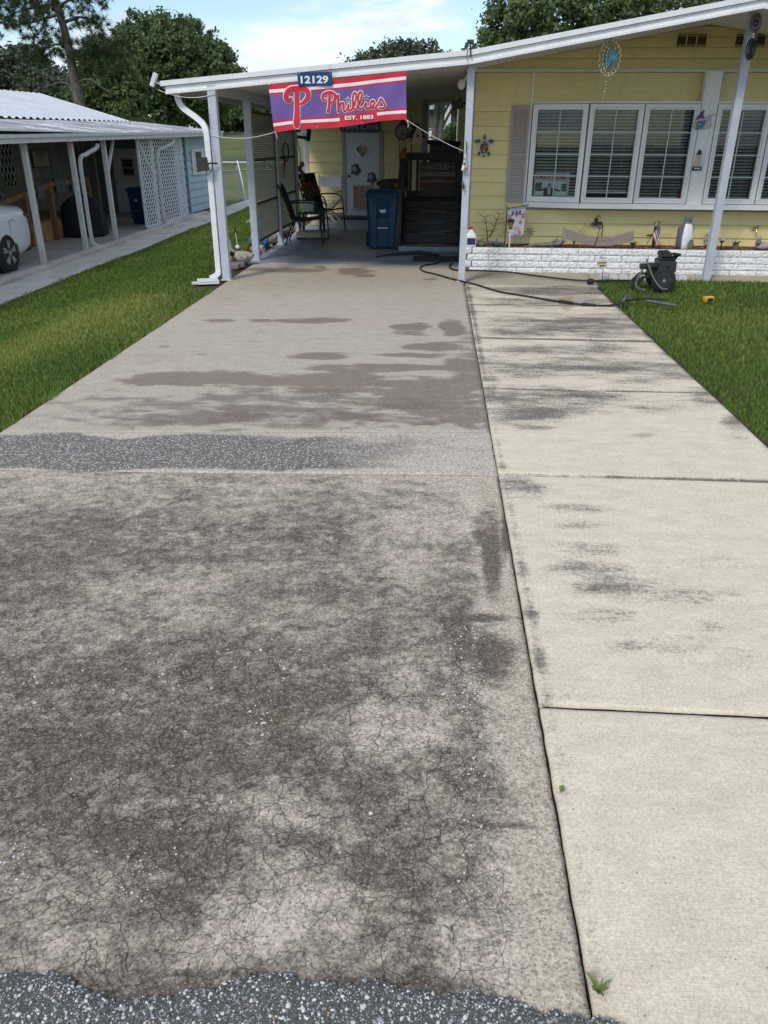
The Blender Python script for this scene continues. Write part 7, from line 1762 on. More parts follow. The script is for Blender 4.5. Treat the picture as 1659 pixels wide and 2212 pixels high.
for px, py, lab in ((509, 572, 'black wire cage lantern beside the duck figure'), (566, 551, 'black wire cage lantern behind the second carport post'), (585, 528, 'brown wire cage lantern beside the fairy statue')):
    p = G(px, py); t = thing('cage_lantern', lab, 'lantern', (min(p.x, -2.78) - .06, p.y, .0)); m = MB()
    for k in range(8):
        for s_ in (-1, 1): m.tube([(.075 * math.sin(PI * (.12 + .11 * z)) * math.cos(k * PI / 4 + s_ * z * .3), .075 * math.sin(PI * (.12 + .11 * z)) * math.sin(k * PI / 4 + s_ * z * .3), .022 * z) for z in range(8)], .004, 4)
    m.build('cage', M['black'], t); m = MB(); m.lathe([(.05, .15), (.06, .165), (.03, .18), (0, .18)], 10); m.build('cap', M['black'], t); m = MB(); m.lathe([(0, 0), (.04, .0), (.05, .07), (.04, .14), (0, .14)], 10); m.build('glass', M['brass'], t, smooth='all')
p = G(519, 560); t = thing('cat_stake', 'thin white stake with a small cat figure behind the duck', 'garden stake', (-2.88, p.y - .2, 0)); m = MB(); m.tube([(0, 0, 0), (-.03, 0, .42)], .005, 6); m.build('stake', M['jug'], t); m = MB(); m.ball((0, -.01, .12), (.03, .02, .07), 8, 6); m.build('cat_body', M['black'], t, smooth='all'); m = MB(); m.ball((-.01, -.015, .20), (.035, .02, .03), 8, 6); m.build('cat_head', M['figure_white'], t, smooth='all'); m = MB(); m.tube([(-.03, 0, .40), (-.034, 0, .46)], .012, 8); m.build('tip', M['black'], t)
p = G(450, 613); t = thing('splash_block', 'white concrete splash block under the downspout elbow', 'splash block', (-2.83, 9.80, -.01), R(20)); m = MB(); m.b2((-.13, -.09, 0), (.13, .09, .025)); m.b2((-.13, -.09, .0255), (.13, -.065, .05)); m.b2((-.13, .065, .0255), (.13, .09, .05)); m.build('trough', M['white_old'], t, bevel=.004); m = MB(); m.b2((-.20, -.05, 0), (-.131, .05, .02)); m.build('lip', M['white_old'], t)
# weeds in the joint
def weed(label, x, y, n, L):
    t = thing('weed', label, 'weed', (x, y, 0)); m = MB()
    for k in range(n):
        an = random.uniform(0, 6.28); hh = L * random.uniform(.4, 1); d = Vector((math.cos(an), math.sin(an), 0)); s_ = Vector((-d.y, d.x, 0)) * .0045; P = [d * hh * .55 * tt + Vector((0, 0, hh * (tt - .4 * tt * tt))) for tt in (0, .4, .75, 1)]
        m.add([P[0] - s_ * .6, P[0] + s_ * .6, P[1] - s_, P[1] + s_, P[2] - s_ * .8, P[2] + s_ * .8, P[3]], [(0, 1, 3, 2), (2, 3, 5, 4), (4, 5, 6)])
    m.build('leaves', M['weed'], t, fix=False)['kind'] = 'stuff'; m = MB(); m.tube([(0, 0, -.02), (.004, 0, L * .7)], [.003, .0015], 5); m.build('stalk', M['weed'], t)
M['weed'] = plain('weed_green', (.16, .22, .06, 1), .6, .3, 60, obj=False)
weed('leafy weed growing in the joint at the street edge', .392, 1.06, 10, .065); weed('small grass weed in the joint halfway down the lower slab', .392, 1.62, 8, .035)
# ------------------------------------------------------------------ neighbour's lot on the left
def nz(y): return float(nbz(y))
M['conc_nb'] = plain('neighbour_concrete', (.60, .55, .49, 1), .9, .14, 1.6, grime=.5, bump=.25, obj=False)
M['conc_nb_floor'] = plain('neighbour_floor', (.42, .38, .34, 1), .85, .14, 1.2, grime=.3, obj=False)
def strip(nm, label, x0, x1, y0, y1, dz, mat, cat):
    m = MB(); n_ = max(2, int((y1 - y0) / .5))
    m.grid(lambda u, v: (x0 + (x1 - x0) * u + (.02 * math.sin(v * 40) if u in (0, 1) else 0), y0 + (y1 - y0) * v, nz(y0 + (y1 - y0) * v) + dz), 4, n_)
    for xx in (x0, x1): m.grid(lambda u, v: (xx + .02 * math.sin(v * 40), y0 + (y1 - y0) * v, nz(y0 + (y1 - y0) * v) + dz - .12 * u), 1, n_)
    o = m.build(nm, M[mat], smooth=False, fix=False); return tag(o, label, cat, kind='structure')
strip('neighbour_path', 'pale concrete path strip beside the neighbour\'s carport', -6.90, -6.20, 3, 30, .0, 'conc_nb', 'path')
strip('kerb', 'low concrete kerb along the neighbour\'s carport floor', -7.10, -6.895, 3, 24.6, .055, 'conc_nb', 'kerb')
strip('neighbour_floor', 'smooth concrete floor under the neighbour\'s carport', -10.0, -7.095, 3, 24.3, .02, 'conc_nb_floor', 'floor')
nb = thing('neighbour_house', 'pale blue neighbouring home with white ribbed metal roofs', 'house', (-9.0, 20, -.45), world=True)
# lower (weathered) and upper (clean) ribbed roofs
def ribbed(nm, P00, P10, P01, P11, n_, amp, mat):
    """P00-P10 along the ribs (down-slope), P00-P01 across them"""
    P00, P10, P01, P11 = map(Vector, (P00, P10, P01, P11)); m = MB()
    for k in range(n_):
        for (a, b, za, zb) in ((k, k + .35, 0, 0), (k + .35, k + .5, 0, amp), (k + .5, k + .8, amp, amp), (k + .8, k + 1, amp, 0)):
            A = P00.lerp(P01, a / n_) + Vector((0, 0, za)); B = P00.lerp(P01, b / n_) + Vector((0, 0, zb)); C = P10.lerp(P11, b / n_) + Vector((0, 0, zb)); Dd = P10.lerp(P11, a / n_) + Vector((0, 0, za)); m.add([A, B, C, Dd], [(0, 1, 2, 3)])
    m.add([P00 - Vector((0, 0, .03)), P10 - Vector((0, 0, .03)), P11 - Vector((0, 0, .03)), P01 - Vector((0, 0, .03))], [(0, 1, 2, 3)])
    return m.build(nm, M[mat], nb, fix=False)
ez = lambda y: 1.645 + .0135 * (y - 13.3)
ribbed('carport_roof', (-10.1, 6, ez(6) + .34), (-6.95, 6, ez(6)), (-10.1, 27.3, ez(27.3) + .30), (-6.95, 27.3, ez(27.3)), 70, .014, 'nb_roof_old')
ribbed('house_roof', (-13.2, 6, 2.70), (-9.6, 6, 1.93), (-13.2, 28.2, 2.92), (-9.6, 26.4, 2.07), 60, .04, 'nb_roof')
m = MB(); m.add([(-13.2, 28.2, 2.90), (-9.6, 26.4, 2.05), (-9.6, 26.4, 1.6), (-16.8, 28.2, 1.6), (-16.8, 28.2, 2.05)], [(0, 1, 2, 3, 4)]); m.build('gable_end', M['white_old'], nb, fix=False)
f = MB()
for dy, z0, z1, dx in ((0, -.035, .02, -.02), (0, -.115, -.036, -.045)): f.add([(-6.93 + dx, 6, ez(6) + z0), (-6.93 + dx, 27.35, ez(27.35) + z0), (-6.93 + dx, 27.35, ez(27.35) + z1), (-6.93 + dx, 6, ez(6) + z1), (-7.03 + dx, 6, ez(6) + z0), (-7.03 + dx, 27.35, ez(27.35) + z0), (-7.03 + dx, 27.35, ez(27.35) + z1), (-7.03 + dx, 6, ez(6) + z1)], [(0, 1, 2, 3), (7, 6, 5, 4), (0, 4, 5, 1), (1, 5, 6, 2), (2, 6, 7, 3), (3, 7, 4, 0)])
f.build('fascia', M['white_old'], nb)
m = MB(); m.b2((-10.05, 6, 1.72), (-7.0, 24.3, 1.74)); m.build('carport_ceiling', M['ceiling'], nb); 
def npost(y, w_=.085): MB().b2((-7.2 - w_ / 2, y - w_ / 2, nz(y) + .02), (-7.2 + w_ / 2, y + w_ / 2, ez(y) - .10)).build('post', M['white_old'], nb)
for y in (14.4, 16.3, 17.95, 20.95, 23.35): npost(y)
m = MB(); m.bar((-7.2, 18.0, .95), (-7.2, 18.55, ez(18.5) - .10), .05); m.build('brace', M['white_old'], nb); m = MB(); m.bar((-7.2, 20.9, .8), (-7.2, 19.95, ez(20) - .10), .06); m.build('brace', M['white_old'], nb)
spout([(-7.02, 17.2, 1.52), (-7.03, 17.15, 1.44), (-7.09, 16.75, 1.33), (-7.13, 16.50, 1.22), (-7.13, 16.47, .6), (-7.13, 16.47, -.2), (-7.12, 16.5, -.36), (-7.0, 16.6, -.42)], nb, .06, 'white_old'); spout([(-7.02, 22.3, 1.60), (-7.03, 22.2, 1.5), (-7.09, 21.6, 1.40), (-7.12, 21.2, 1.28), (-7.12, 21.15, .6), (-7.12, 21.15, -.25), (-7.1, 21.25, -.38), (-6.95, 21.5, -.42)], nb, .06, 'white_old')
# walls under the carport
MB().b2((-10.12, 6, -.6), (-10.0, 24.3, 1.75)).build('side_wall', M['nb_wall'], nb); MB().b2((-10.1, 24.3, -.6), (-7.35, 24.4, 1.75)).build('back_wall', M['nb_blue'], nb)
for k in range(30): MB().b2((-9.999, 6.3 + .6 * k, -.4), (-9.995, 6.315 + .6 * k, 1.72)).build('panel_seam', M['room'], nb)
for y in (20.1, 22.55, 23.0, 24.1): MB().b2((-9.995, y - .04, -.4), (-9.96, y + .04, 1.72)).build('trim', M['white_old'], nb)
# lattice-glazed side door and plain back door
m = MB(); m.b2((-9.994, 18.45, -.05), (-9.96, 19.45, 1.62)); sd = m.build('side_door', M['nb_wall'], nb); m = MB(); m.b2((-9.959, 18.62, .62), (-9.955, 19.30, 1.5)); m.build('pane', M['glass_dark'], sd)
lm = MB()
for k in range(-4, 9):
    for s_ in (-1, 1):
        y0 = 18.62 + k * .17; a = Vector((-9.95, y0, .62)); b = Vector((-9.95, y0 + s_ * .44, 1.5))
        def cl(p, q, lim):  return p.lerp(q, (lim - p.y) / (q.y - p.y))
        lo, hi = 18.62, 19.30
        if max(a.y, b.y) < lo or min(a.y, b.y) > hi: continue
        A, B = a.copy(), b.copy()
        for lim in (lo, hi):
            if (A.y - lim) * (B.y - lim) < 0:
                c = cl(A, B, lim)
                if (A.y < lo or A.y > hi): A = c
                else: B = c
        if lo - 1e-4 <= A.y <= hi + 1e-4 and lo - 1e-4 <= B.y <= hi + 1e-4: lm.bar(A, B, .018, .012, (1, 0, 0))
lm.build('door_lattice', M['white'], sd)
MB().ball((-9.93, 18.56, .55), .035, 10, 8).build('knob', M['steel'], sd, smooth='all')
m = MB(); m.b2((-9.52, 24.25, -.38), (-8.66, 24.299, 1.36)); bd = m.build('back_door', M['white_old'], nb, bevel=.006)
m = MB()
for a, b in (((-9.25, .62), (-9.21, 1.10)), ((-8.93, .62), (-8.89, 1.10)), ((-9.209, .62), (-8.931, .66)), ((-9.209, 1.06), (-8.931, 1.10)), ((-9.209, .83), (-8.931, .87))): m.b2((a[0], 24.225, a[1]), (b[0], 24.249, b[1]))
fr = m.build('door_window', M['tan_trim'], bd); MB().b2((-9.21, 24.235, .66), (-8.93, 24.245, 1.06)).build('pane', M['glass_dark'], fr); MB().ball((-9.44, 24.22, .45), .03, 10, 8).build('knob', M['black'], bd, smooth='all')
# lattice panels
def lattice(y0, y1, z0, z1, x, st=.155, w_=.036):
    m = MB(); L = y1 - y0; H = z1 - z0
    for s_ in (1, -1):
        c = -L if s_ > 0 else 0.0
        while c < (H if s_ > 0 else H + L):
            A = [0.0, c]; B = [L, c + s_ * L]
            for lim in (0.0, H):
                if (A[1] - lim) * (B[1] - lim) < 0:
                    t_ = (lim - A[1]) / (B[1] - A[1]); Cc = [A[0] + (B[0] - A[0]) * t_, lim]
                    if (A[1] < 0 and lim == 0) or (A[1] > H and lim == H): A = Cc
                    else: B = Cc
            if B[0] - A[0] > .02 and -1e-6 <= A[1] <= H + 1e-6 and -1e-6 <= B[1] <= H + 1e-6: m.bar((x + .006 * s_, y0 + A[0], z0 + A[1]), (x + .006 * s_, y0 + B[0], z0 + B[1]), .008, w_, (0, 0, 1))
            c += st * 1.15
    o = m.build('lattice_panel', M['white'], nb, fix=False); o['kind'] = 'stuff'
    f = MB()
    for a, b in (((y0, z0), (y0, z1)), ((y1, z0), (y1, z1)), ((y0, z0), (y1, z0)), ((y0, z1), (y1, z1))): f.bar((x, *a), (x, *b), .045, .05, (1, 0, 0))
    f.build('lattice_frame', M['white'], nb)
lattice(20.0, 20.9, -.38, 1.62, -7.2); lattice(21.0, 23.30, -.38, 1.62, -7.2)
# blue lap-sided shed end
w = MB(); w.b2((-10.0, 24.41, -.6), (-7.43, 27.6, 1.70)); w.build('shed_core', M['nb_blue'], nb)
for k in range(10):
    z0 = -.40 + .208 * k; z1 = min(z0 + .205, 1.68); m = MB()
    m.add([(-7.385, 23.95, z0), (-7.385, 27.62, z0), (-7.428, 27.62, z0), (-7.428, 23.95, z0), (-7.418, 23.95, z1), (-7.418, 27.62, z1), (-7.428, 27.62, z1), (-7.428, 23.95, z1)], [(0, 3, 2, 1), (4, 5, 6, 7), (0, 1, 5, 4), (1, 2, 6, 5), (2, 3, 7, 6), (3, 0, 4, 7)]); m.build('siding_board', M['blue_siding'], nb)
MB().b2((-7.43, 23.86, -.42), (-7.37, 23.945, 1.62)).build('corner_trim', M['white'], nb); MB().b2((-7.43, 23.4, -.42), (-7.40, 23.855, 1.62)).build('shed_end', M['blue_siding'], nb)
wf = MB()
for a, b in (((25.22, .63), (25.30, 1.34)), ((26.0, .63), (26.08, 1.34)), ((25.301, .63), (25.999, .70)), ((25.301, 1.27), (25.999, 1.34)), ((25.301, .96), (25.999, 1.01))): wf.b2((-7.384, a[0], a[1]), (-7.345, b[0], b[1]))
win = wf.build('window', M['vinyl'], nb); MB().b2((-7.384, 25.30, .70), (-7.375, 26.0, 1.27)).build('pane', M['glass_dark'], win)
for y in (25.0, 26.09):
    m = MB(); m.b2((-7.384, y, .63), (-7.36, y + .2, 1.34)); sh = m.build('shutter', M['vinyl'], nb)
    for k in range(11): MB().b2((-7.3595, y + .02, .66 + .06 * k), (-7.350, y + .18, .70 + .06 * k)).build('louvre', M['vinyl'], sh)
m = MB(); m.tube([(-8.45, 24.2, 1.50), (-8.45, 24.15, 1.42)], .02, 8); m.ball((-8.55, 24.1, 1.38), (.06, .06, .08), 10, 8); m.ball((-8.38, 24.1, 1.38), (.06, .06, .08), 10, 8); m.build('twin_floodlight', M['greydark'], nb, smooth='all')
# framed notice on the side wall
t = thing('framed_notice', 'framed house rules notice on the neighbour\'s carport wall', 'sign', (-9.97, 20.75, 1.16), R(90))
MB().b2((-.46, .0, -.21), (.46, .02, .21)).build('frame', M['black'], t); MB().b2((-.43, -.004, -.19), (.43, -.001, .19)).build('sheet', M['cream'], t)
text('lettering', 'WHEN VISITING OUR HOUSE', (0, -.006, .155), .035, M['black'], t, .72, .02); text('lettering', 'PLEASE REMEMBER', (0, -.006, .10), .035, M['black'], t, .46, .02)
for dx in (-.05, .06): m = MB(); m.ball((dx, -.006, .03), (.035, .003, .035), 10, 6); m.ball((dx, -.006, -.05), (.045, .003, .06), 10, 6); m.build('printed_dog', M['tan_trim'], t)
# carts, covered grill, decking
cart('trash_cart', 'blue wheeled trash cart beside the neighbour\'s white lattice', (-7.72, 21.35, nz(21.2) + .02), R(-14))
t = thing('covered_grill', 'barbecue under a slack black cover on the neighbour\'s floor', 'grill', (-8.15, 18.55, nz(18.5) + .02), R(20))
m = MB()
def cov(u, v):
    a = 2 * PI * u; sq = 1 / max(abs(math.cos(a)), abs(math.sin(a))) ** .55; fold = 1 + .05 * math.sin(a * 9 + v * 3) * (1 - v) + .04 * math.sin(a * 4 + 1)
    rx, ry = (.46, .34) if v < .6 else (.46 - .36 * ((v - .6) / .4) ** 2.2, .34 - .28 * ((v - .6) / .4) ** 2.2)
    return Vector((rx * math.cos(a) * sq * fold * (1.04 - .1 * v), ry * math.sin(a) * sq * fold * (1.04 - .1 * v), .03 + .86 * v ** .9 + .015 * math.sin(a * 7)))
m.grid(cov, 40, 16); m.build('cover', M['black_matt'], t, smooth='all', fix=False)
for sx in (-1, 1): m = MB(); m.tube([(sx * .35, .0, .05), (sx * .38, .0, .05)], .05, 12); m.build('wheel', M['rubber'], t)
rp = thing('access_ramp', 'timber ramp and landing with railings at the neighbour\'s side door', 'ramp', (-9.0, 17, -.46), world=True)
g0 = nz(17) + .02
MB().b2((-9.94, 17.0, g0 + .40), (-8.55, 19.9, g0 + .45)).build('landing', M['lumber'], rp); MB().b2((-8.55, 17.9, g0), (-8.52, 19.9, g0 + .399)).build('skirt_panel', M['plywood'], rp)
m = MB(); m.bar((-9.25, 13.6, g0 + .03), (-9.25, 17.0, g0 + .43), 1.3, .05); m.build('ramp_deck', M['lumber'], rp); m = MB(); m.prism([(16.0, g0), (17.75, g0), (17.75, g0 + .42), (16.0, g0 + .30)], -8.56, -8.54, 'YZ'); m.build('skirt_panel', M['plywood'], rp)
for x, y, h in ((-8.50, 16.65, 1.02), (-8.50, 17.82, 1.18), (-9.9, 16.7, 1.15), (-8.5, 19.85, 1.2), (-8.5, 14.6, .78), (-9.9, 18.0, 1.2)): MB().b2((x - .05, y - .05, g0), (x + .05, y + .05, g0 + h)).build('post', M['lumber'], rp)
for a, b in (((-8.50, 14.5, g0 + .78), (-8.50, 17.8, g0 + 1.14)), ((-8.50, 17.85, g0 + 1.16), (-8.50, 19.9, g0 + 1.16)), ((-9.9, 14.5, g0 + .80), (-9.9, 18.0, g0 + 1.14))): m = MB(); m.bar(a, b, .04, .10); m.build('hand_rail', M['lumber'], rp)
m = MB(); m.bar((-9.9, 18.0, g0 + 1.19), (-8.5, 19.85, g0 + 1.19), .09, .04); m.build('hand_rail', M['lumber'], rp)
def towel(label, x, y, z, w_, h):
    m = MB(); m.grid(lambda u, v: (x + .035 * (1 if v < .5 else -1) * (1 if abs(v - .5) > .04 else 0), y + w_ * (u - .5), z + .06 - h * abs(v - .5) * 1.6 + .01 * math.sin(u * 14)), 10, 20); o = m.build('towel', M['towel'], smooth='all', fix=False); tag(o, label, 'towel', 'towels on the ramp rail')
towel('grey towel on the ramp rail, lowest on the slope', -8.50, 17.35, g0 + 1.12, .34, .34); towel('grey towel over the ramp landing rail, middle of three', -8.50, 18.35, g0 + 1.20, .5, .38); towel('dark grey towel over the landing rail, nearest the grill', -8.50, 19.1, g0 + 1.20, .4, .42)
for k in range(3): m = MB(); m.bar((-9.85 + .09 * k, 22.2 + .22 * k, nz(22)), (-9.94, 22.5 + .15 * k, 1.35 + .08 * k), .09, .03); tag(m.build('timber_plank', M['lumber']), ['brown timber plank leaning on the neighbour\'s wall, nearest of three', 'brown timber plank leaning on the neighbour\'s wall, middle of three', 'brown timber plank leaning on the neighbour\'s wall, farthest of three'][k], 'plank', 'planks leaning on the wall')
t = thing('paint_can', 'small pale can standing on the timber landing', 'can', (-8.75, 18.9, g0 + .45)); m = MB(); m.lathe([(.08, 0), (.08, .18), (.085, .19), (0, .19)], 16); m.build('can', M['white_old'], t, smooth=True); m = MB(); m.b2((.09, -.07, 0), (.24, .08, .22)); m.build('box', M['black'], t)

# ------------------------------------------------------------------ white saloon car, tail towards the back
car = thing('car', 'white saloon car parked under the neighbour\'s carport at the left edge', 'car', (-8.22, 14.52, nz(13.5) + .02))
# local: tail at y=0, nose at y=-4.6; stations (y, half width at belt, sill z, belt z, deck/roof z, roof half width)
STN = [(0.02, .70, .40, .74, .84, .56), (0.0, .78, .34, .80, .93, .64), (-.03, .82, .28, .86, 1.02, .70), (-.08, .85, .24, .90, 1.035, .72), (-.25, .885, .22, .93, 1.03, .71), (-.50, .90, .20, .945, 1.04, .69), (-.75, .90, .20, .94, 1.12, .62), (-1.15, .905, .20, .95, 1.30, .57), (-1.65, .905, .19, .95, 1.40, .56), (-2.2, .905, .19, .94, 1.42, .57), (-2.7, .905, .19, .93, 1.38, .58), (-3.15, .90, .19, .92, 1.14, .62), (-3.5, .89, .19, .90, .97, .66), (-3.95, .86, .20, .84, .90, .64), (-4.35, .78, .24, .74, .80, .56), (-4.58, .58, .32, .62, .66, .42)]
vs = []; NR = 14
for y, hw, sz, bz, rz_, rw in STN:
    ring = [(0, sz - .02), (hw * .86, sz - .02), (hw * .97, sz + .08), (hw * 1.0, (sz + bz) / 2), (hw * .985, bz - .06), (hw * .94, bz), (rw + (hw * .94 - rw) * .35, bz + (rz_ - bz) * .62), (rw * .8, rz_ - .015), (0, rz_)]
    full = ring + [(-x, z) for x, z in ring[-2:0:-1]]
    vs += [(x, y, z) for x, z in full]; NR = len(full)
fs = [(i * NR + j, i * NR + (j + 1) % NR, (i + 1) * NR + (j + 1) % NR, (i + 1) * NR + j) for i in range(len(STN) - 1) for j in range(NR)] + [tuple(range(NR)), tuple((len(STN) - 1) * NR + j for j in range(NR - 1, -1, -1))]
m = MB(); m.add(vs, fs); body = m.build('body', M['car'], car, smooth='all')
sb = body.modifiers.new('sub', 'SUBSURF'); sb.levels = 2; sb.render_levels = 2
def quadpatch(nm, pts, mat, par): m = MB(); m.add(pts, [tuple(range(len(pts)))]); return m.build(nm, M[mat], par, fix=False)
quadpatch('side_window', [(.845, -1.0, 1.0), (.84, -2.9, .985), (.745, -2.62, 1.22), (.72, -2.1, 1.30), (.715, -1.55, 1.28), (.75, -1.18, 1.18)], 'glass_dark', body)
for s_ in (1,):
    for y in (-1.05, -3.72):
        m = MB(); m.tube([(s_ * .60, y, .325), (s_ * .885, y, .325)], .37, 30); m.build('wheel_arch', M['black'], body, smooth=True)
        m = MB(); m.tube([(s_ * .68, y, .315), (s_ * .905, y, .315)], .315, 30); wh = m.build('wheel', M['rubber'], car, bevel=.03, smooth=True)
        m = MB(); m.tube([(s_ * .900, y, .315), (s_ * .909, y, .315)], .225, 28); m.build('rim', M['black'], wh, smooth=True)
        for k in range(5):
            a = k * 2 * PI / 5 + .3
            for dd in (-.16, .16):
                p0 = Vector((s_ * .914, y + .05 * math.cos(a), .315 + .05 * math.sin(a))); p1 = Vector((s_ * .914, y + .21 * math.cos(a + dd), .315 + .20 * math.sin(a + dd))); m = MB(); m.bar(p0, p1, .030, .012, (1, 0, 0)); m.build('spoke', M['alloy'], wh)
        MB().tube([(s_ * .905, y, .315), (s_ * .920, y, .315)], .04, 14).build('hub', M['alloy'], wh)
        m = MB(); m.tube([(s_ * .60, y, .315), (-.60, y, .315)], .05, 8); m.build('axle', M['black'], wh)
        m = MB(); m.tube([(-.68, y, .315), (-.885, y, .315)], .315, 24); m.build('wheel', M['rubber'], car, bevel=.03, smooth=True)
quadpatch('tail_lamp', [(.80, -.36, .80), (.83, -.36, .88), (.74, -.10, .90), (.55, -.015, .86), (.55, -.012, .79), (.72, -.06, .79)], 'tail', body)
m = MB(); m.ball((.70, -.12, .86), (.20, .16, .05), 14, 8, Matrix.Rotation(R(-38), 3, 'Z')); m.build('tail_lamp', M['tail'], body, smooth='all')
m = MB(); m.b2((-.6, -.03, .26), (.6, .03, .42)); m.ball((.70, -.16, .30), (.14, .20, .08), 10, 8); m.build('bumper_trim', M['greydark'], body, smooth=True)
m = MB(); m.bar((.905, -1.55, .80), (.905, -1.73, .80), .02, .03); m.build('door_handle', M['car'], body, bevel=.005); m = MB(); m.tube([(.893, -.86, .62), (.895, -.86, .80), (.893, -.74, .84), (.892, -.66, .80)], .004, 5); m.build('fuel_flap_seam', M['greydark'], body); m = MB(); m.tube([(.912, -1.36, .30), (.912, -1.36, .55), (.912, -1.30, .90)], .004, 5); m.build('door_seam', M['greydark'], body)

# ------------------------------------------------------------------ chain-link fence and pipe frame beyond
fc = thing('chain_link_fence', 'galvanised chain-link fence section behind the blue shed', 'fence', (-6.6, 29.5, -.4), world=True)
for x in (-7.1, -6.0, -4.6): m = MB(); m.tube([(x, 29.5, -.5), (x, 29.5, .70)], .035, 10); m.ball((x, 29.5, .71), .04, 8, 6); m.build('post', M['steel'], fc, smooth=True)
for z, a, b in ((.60, -9.0, -7.1), (.66, -7.06, -4.6), (-.30, -7.06, -4.6)): m = MB(); m.tube([(a, 29.5, z - .03), (b, 29.5, z)], .022, 8); m.build('rail', M['steel'], fc, smooth='all')
m = MB()
for s_ in (-1, 1):
    for k in range(96):
        x0 = -9.0 + .058 * k; a = Vector((x0, 29.5, -.38)); b = Vector((x0 + s_ * .55, 29.5, .60))
        if min(a.x, b.x) > -9.05 and max(a.x, b.x) < -4.5: m.bar(a, b, .0035, .0035)
m.build('wire_mesh', M['steel'], fc, fix=False)['kind'] = 'stuff'
fp_ = thing('pipe_frame', 'white plastic pipe frame standing by the chain-link fence', 'pipe frame', (-7.0, 29.2, 0), world=True)
m = MB(); m.tube([(-9.2, 29.2, .88), (-5.2, 29.2, .89)], .022, 8); m.build('rail', M['white'], fp_, smooth='all'); m = MB(); m.tube([(-7.0, 29.15, .95), (-6.86, 29.15, .20), (-6.8, 29.15, -.4)], .022, 8); m.build('upright', M['white'], fp_, smooth='all')
# ------------------------------------------------------------------ trees
def leaf_cloud(name, lobes, n_clump, per, leaf, mat, seed, clump_r=.35, shell=.72, asp=1.7, droop=0.0, tone_mid=.42):
    """leaf-sized faces gathered in clumps spread through ellipsoid lobes (centre, radii, weight)"""
    rg = np.random.default_rng(seed)
    wts = np.array([l[2] for l in lobes]); wts = wts / wts.sum()
    li = rg.choice(len(lobes), n_clump, p=wts)
    C = np.array([l[0] for l in lobes])[li]; Rr = np.array([l[1] for l in lobes])[li]
    d = rg.normal(0, 1, (n_clump, 3)); d /= np.linalg.norm(d, axis=1)[:, None]
    rad = shell + (1.02 - shell) * rg.random(n_clump) ** .6
    rad = np.where(rg.random(n_clump) < .22, rg.random(n_clump) ** .5 * shell, rad)
    P = C + d * Rr * rad[:, None]
    ctone = np.clip(tone_mid + rg.normal(0, .16, n_clump), 0, 1)
    cr = clump_r * rg.uniform(.6, 1.4, n_clump)
    N = n_clump * per
    Q = np.repeat(P, per, 0) + rg.normal(0, .5, (N, 3)) * np.repeat(cr, per)[:, None]
    if droop: Q[:, 2] -= np.abs(rg.normal(0, droop, N))
    nrm = rg.normal(0, 1, (N, 3)) + np.repeat(d, per, 0) * .8 + np.array([0, 0, .5]); nrm /= np.linalg.norm(nrm, axis=1)[:, None]
    a = rg.normal(0, 1, (N, 3)); a -= nrm * (a * nrm).sum(1)[:, None]; a /= np.linalg.norm(a, axis=1)[:, None]; b = np.cross(nrm, a)
    s = leaf * rg.uniform(.6, 1.4, N)
    a *= (s * asp / 2)[:, None]; b *= (s / 2)[:, None]
    V = np.stack([Q - a, Q + b, Q + a, Q - b], 1).reshape(-1, 3)
    F = np.arange(N * 4).reshape(-1, 4)
    tone = np.clip(np.repeat(ctone, per) + rg.normal(0, .14, N), 0, 1)
    return np_mesh(name, V, F, mat, [('tone', 'FACE', tone)])
def limb(mb, pts, r0, r1, n=8):
    P = crom(pts, 5); mb.tube(P, list(np.linspace(r0, r1, len(P))), n)
def gz(x, y): return float(terrain(x, y))
def tree(name, label, x, y, lobes, n_clump, per, leaf, mat, bark, trunk_r, trunk_top, seed, group='background trees', **k):
    g = gz(x, y)
    t = thing(name, label, 'tree', (x, y, g), 0, group)
    m = MB(); rg = random.Random(seed)
    limb(m, [(0, 0, -.3), (rg.uniform(-.1, .1), 0, trunk_top * .5), (rg.uniform(-.2, .2), 0, trunk_top)], trunk_r, trunk_r * .6)
    for c, r, w_ in lobes:
        c = Vector(c); limb(m, [(0, 0, trunk_top * .75), Vector((c.x * .5, c.y * .5, trunk_top + (c.z - trunk_top) * .45)), c + Vector((rg.uniform(-.2, .2), 0, r[2] * .3))], trunk_r * .45, trunk_r * .1, 7)
    m.build('trunk', M[bark], t, smooth='all', fix=False)
    link('crown', leaf_cloud('crown', lobes, n_clump, per, leaf, M[mat], seed, **k), t, (0, 0, 0))
    return t
# the big round tree: dome of many lobes
def dome(w_, h, d, z0, seed, n=16, core=True):
    rg = random.Random(seed); L = [((0, 0, z0 + h * .45), (w_ * .72, d * .7, h * .48), 1.6)]
    for k in range(n):
        a = 2 * PI * k / n + rg.uniform(-.2, .2); e = rg.uniform(-.15, .95); ce = math.sqrt(max(0, 1 - e * e)) if e > 0 else 1.0
        L.append(((w_ * .66 * ce * math.cos(a), d * .66 * ce * math.sin(a), z0 + h * .44 + h * .38 * e), (w_ * rg.uniform(.26, .34), d * .34, h * rg.uniform(.17, .22)), .5))
    return L
p = AY(378, 265, 60)
tree('shade_tree', 'large round dark green tree behind the neighbour\'s roof', p.x, 60, dome(5.2, 7.5, 4.2, -.1, 3, 40), 2200, 30, .16, 'leaf_dark', 'bark_dark', .55, 2.2, 3, clump_r=.36)
p = AY(520, 250, 74)
tree('shade_tree', 'dark tree seen under the carport roof at the lawn edge', p.x, 76, dome(5, 2.8, 3, .1, 5, 10), 420, 30, .24, 'leaf_dark', 'bark_dark', .3, 1.5, 5, clump_r=.5)
tree('shade_tree', 'dark tree at the lawn edge seen between the carport posts', AY(620, 250, 78).x, 80, dome(6, 2.8, 3, .1, 6, 10), 420, 30, .26, 'leaf_dark', 'bark_dark', .3, 1.5, 6, clump_r=.5)
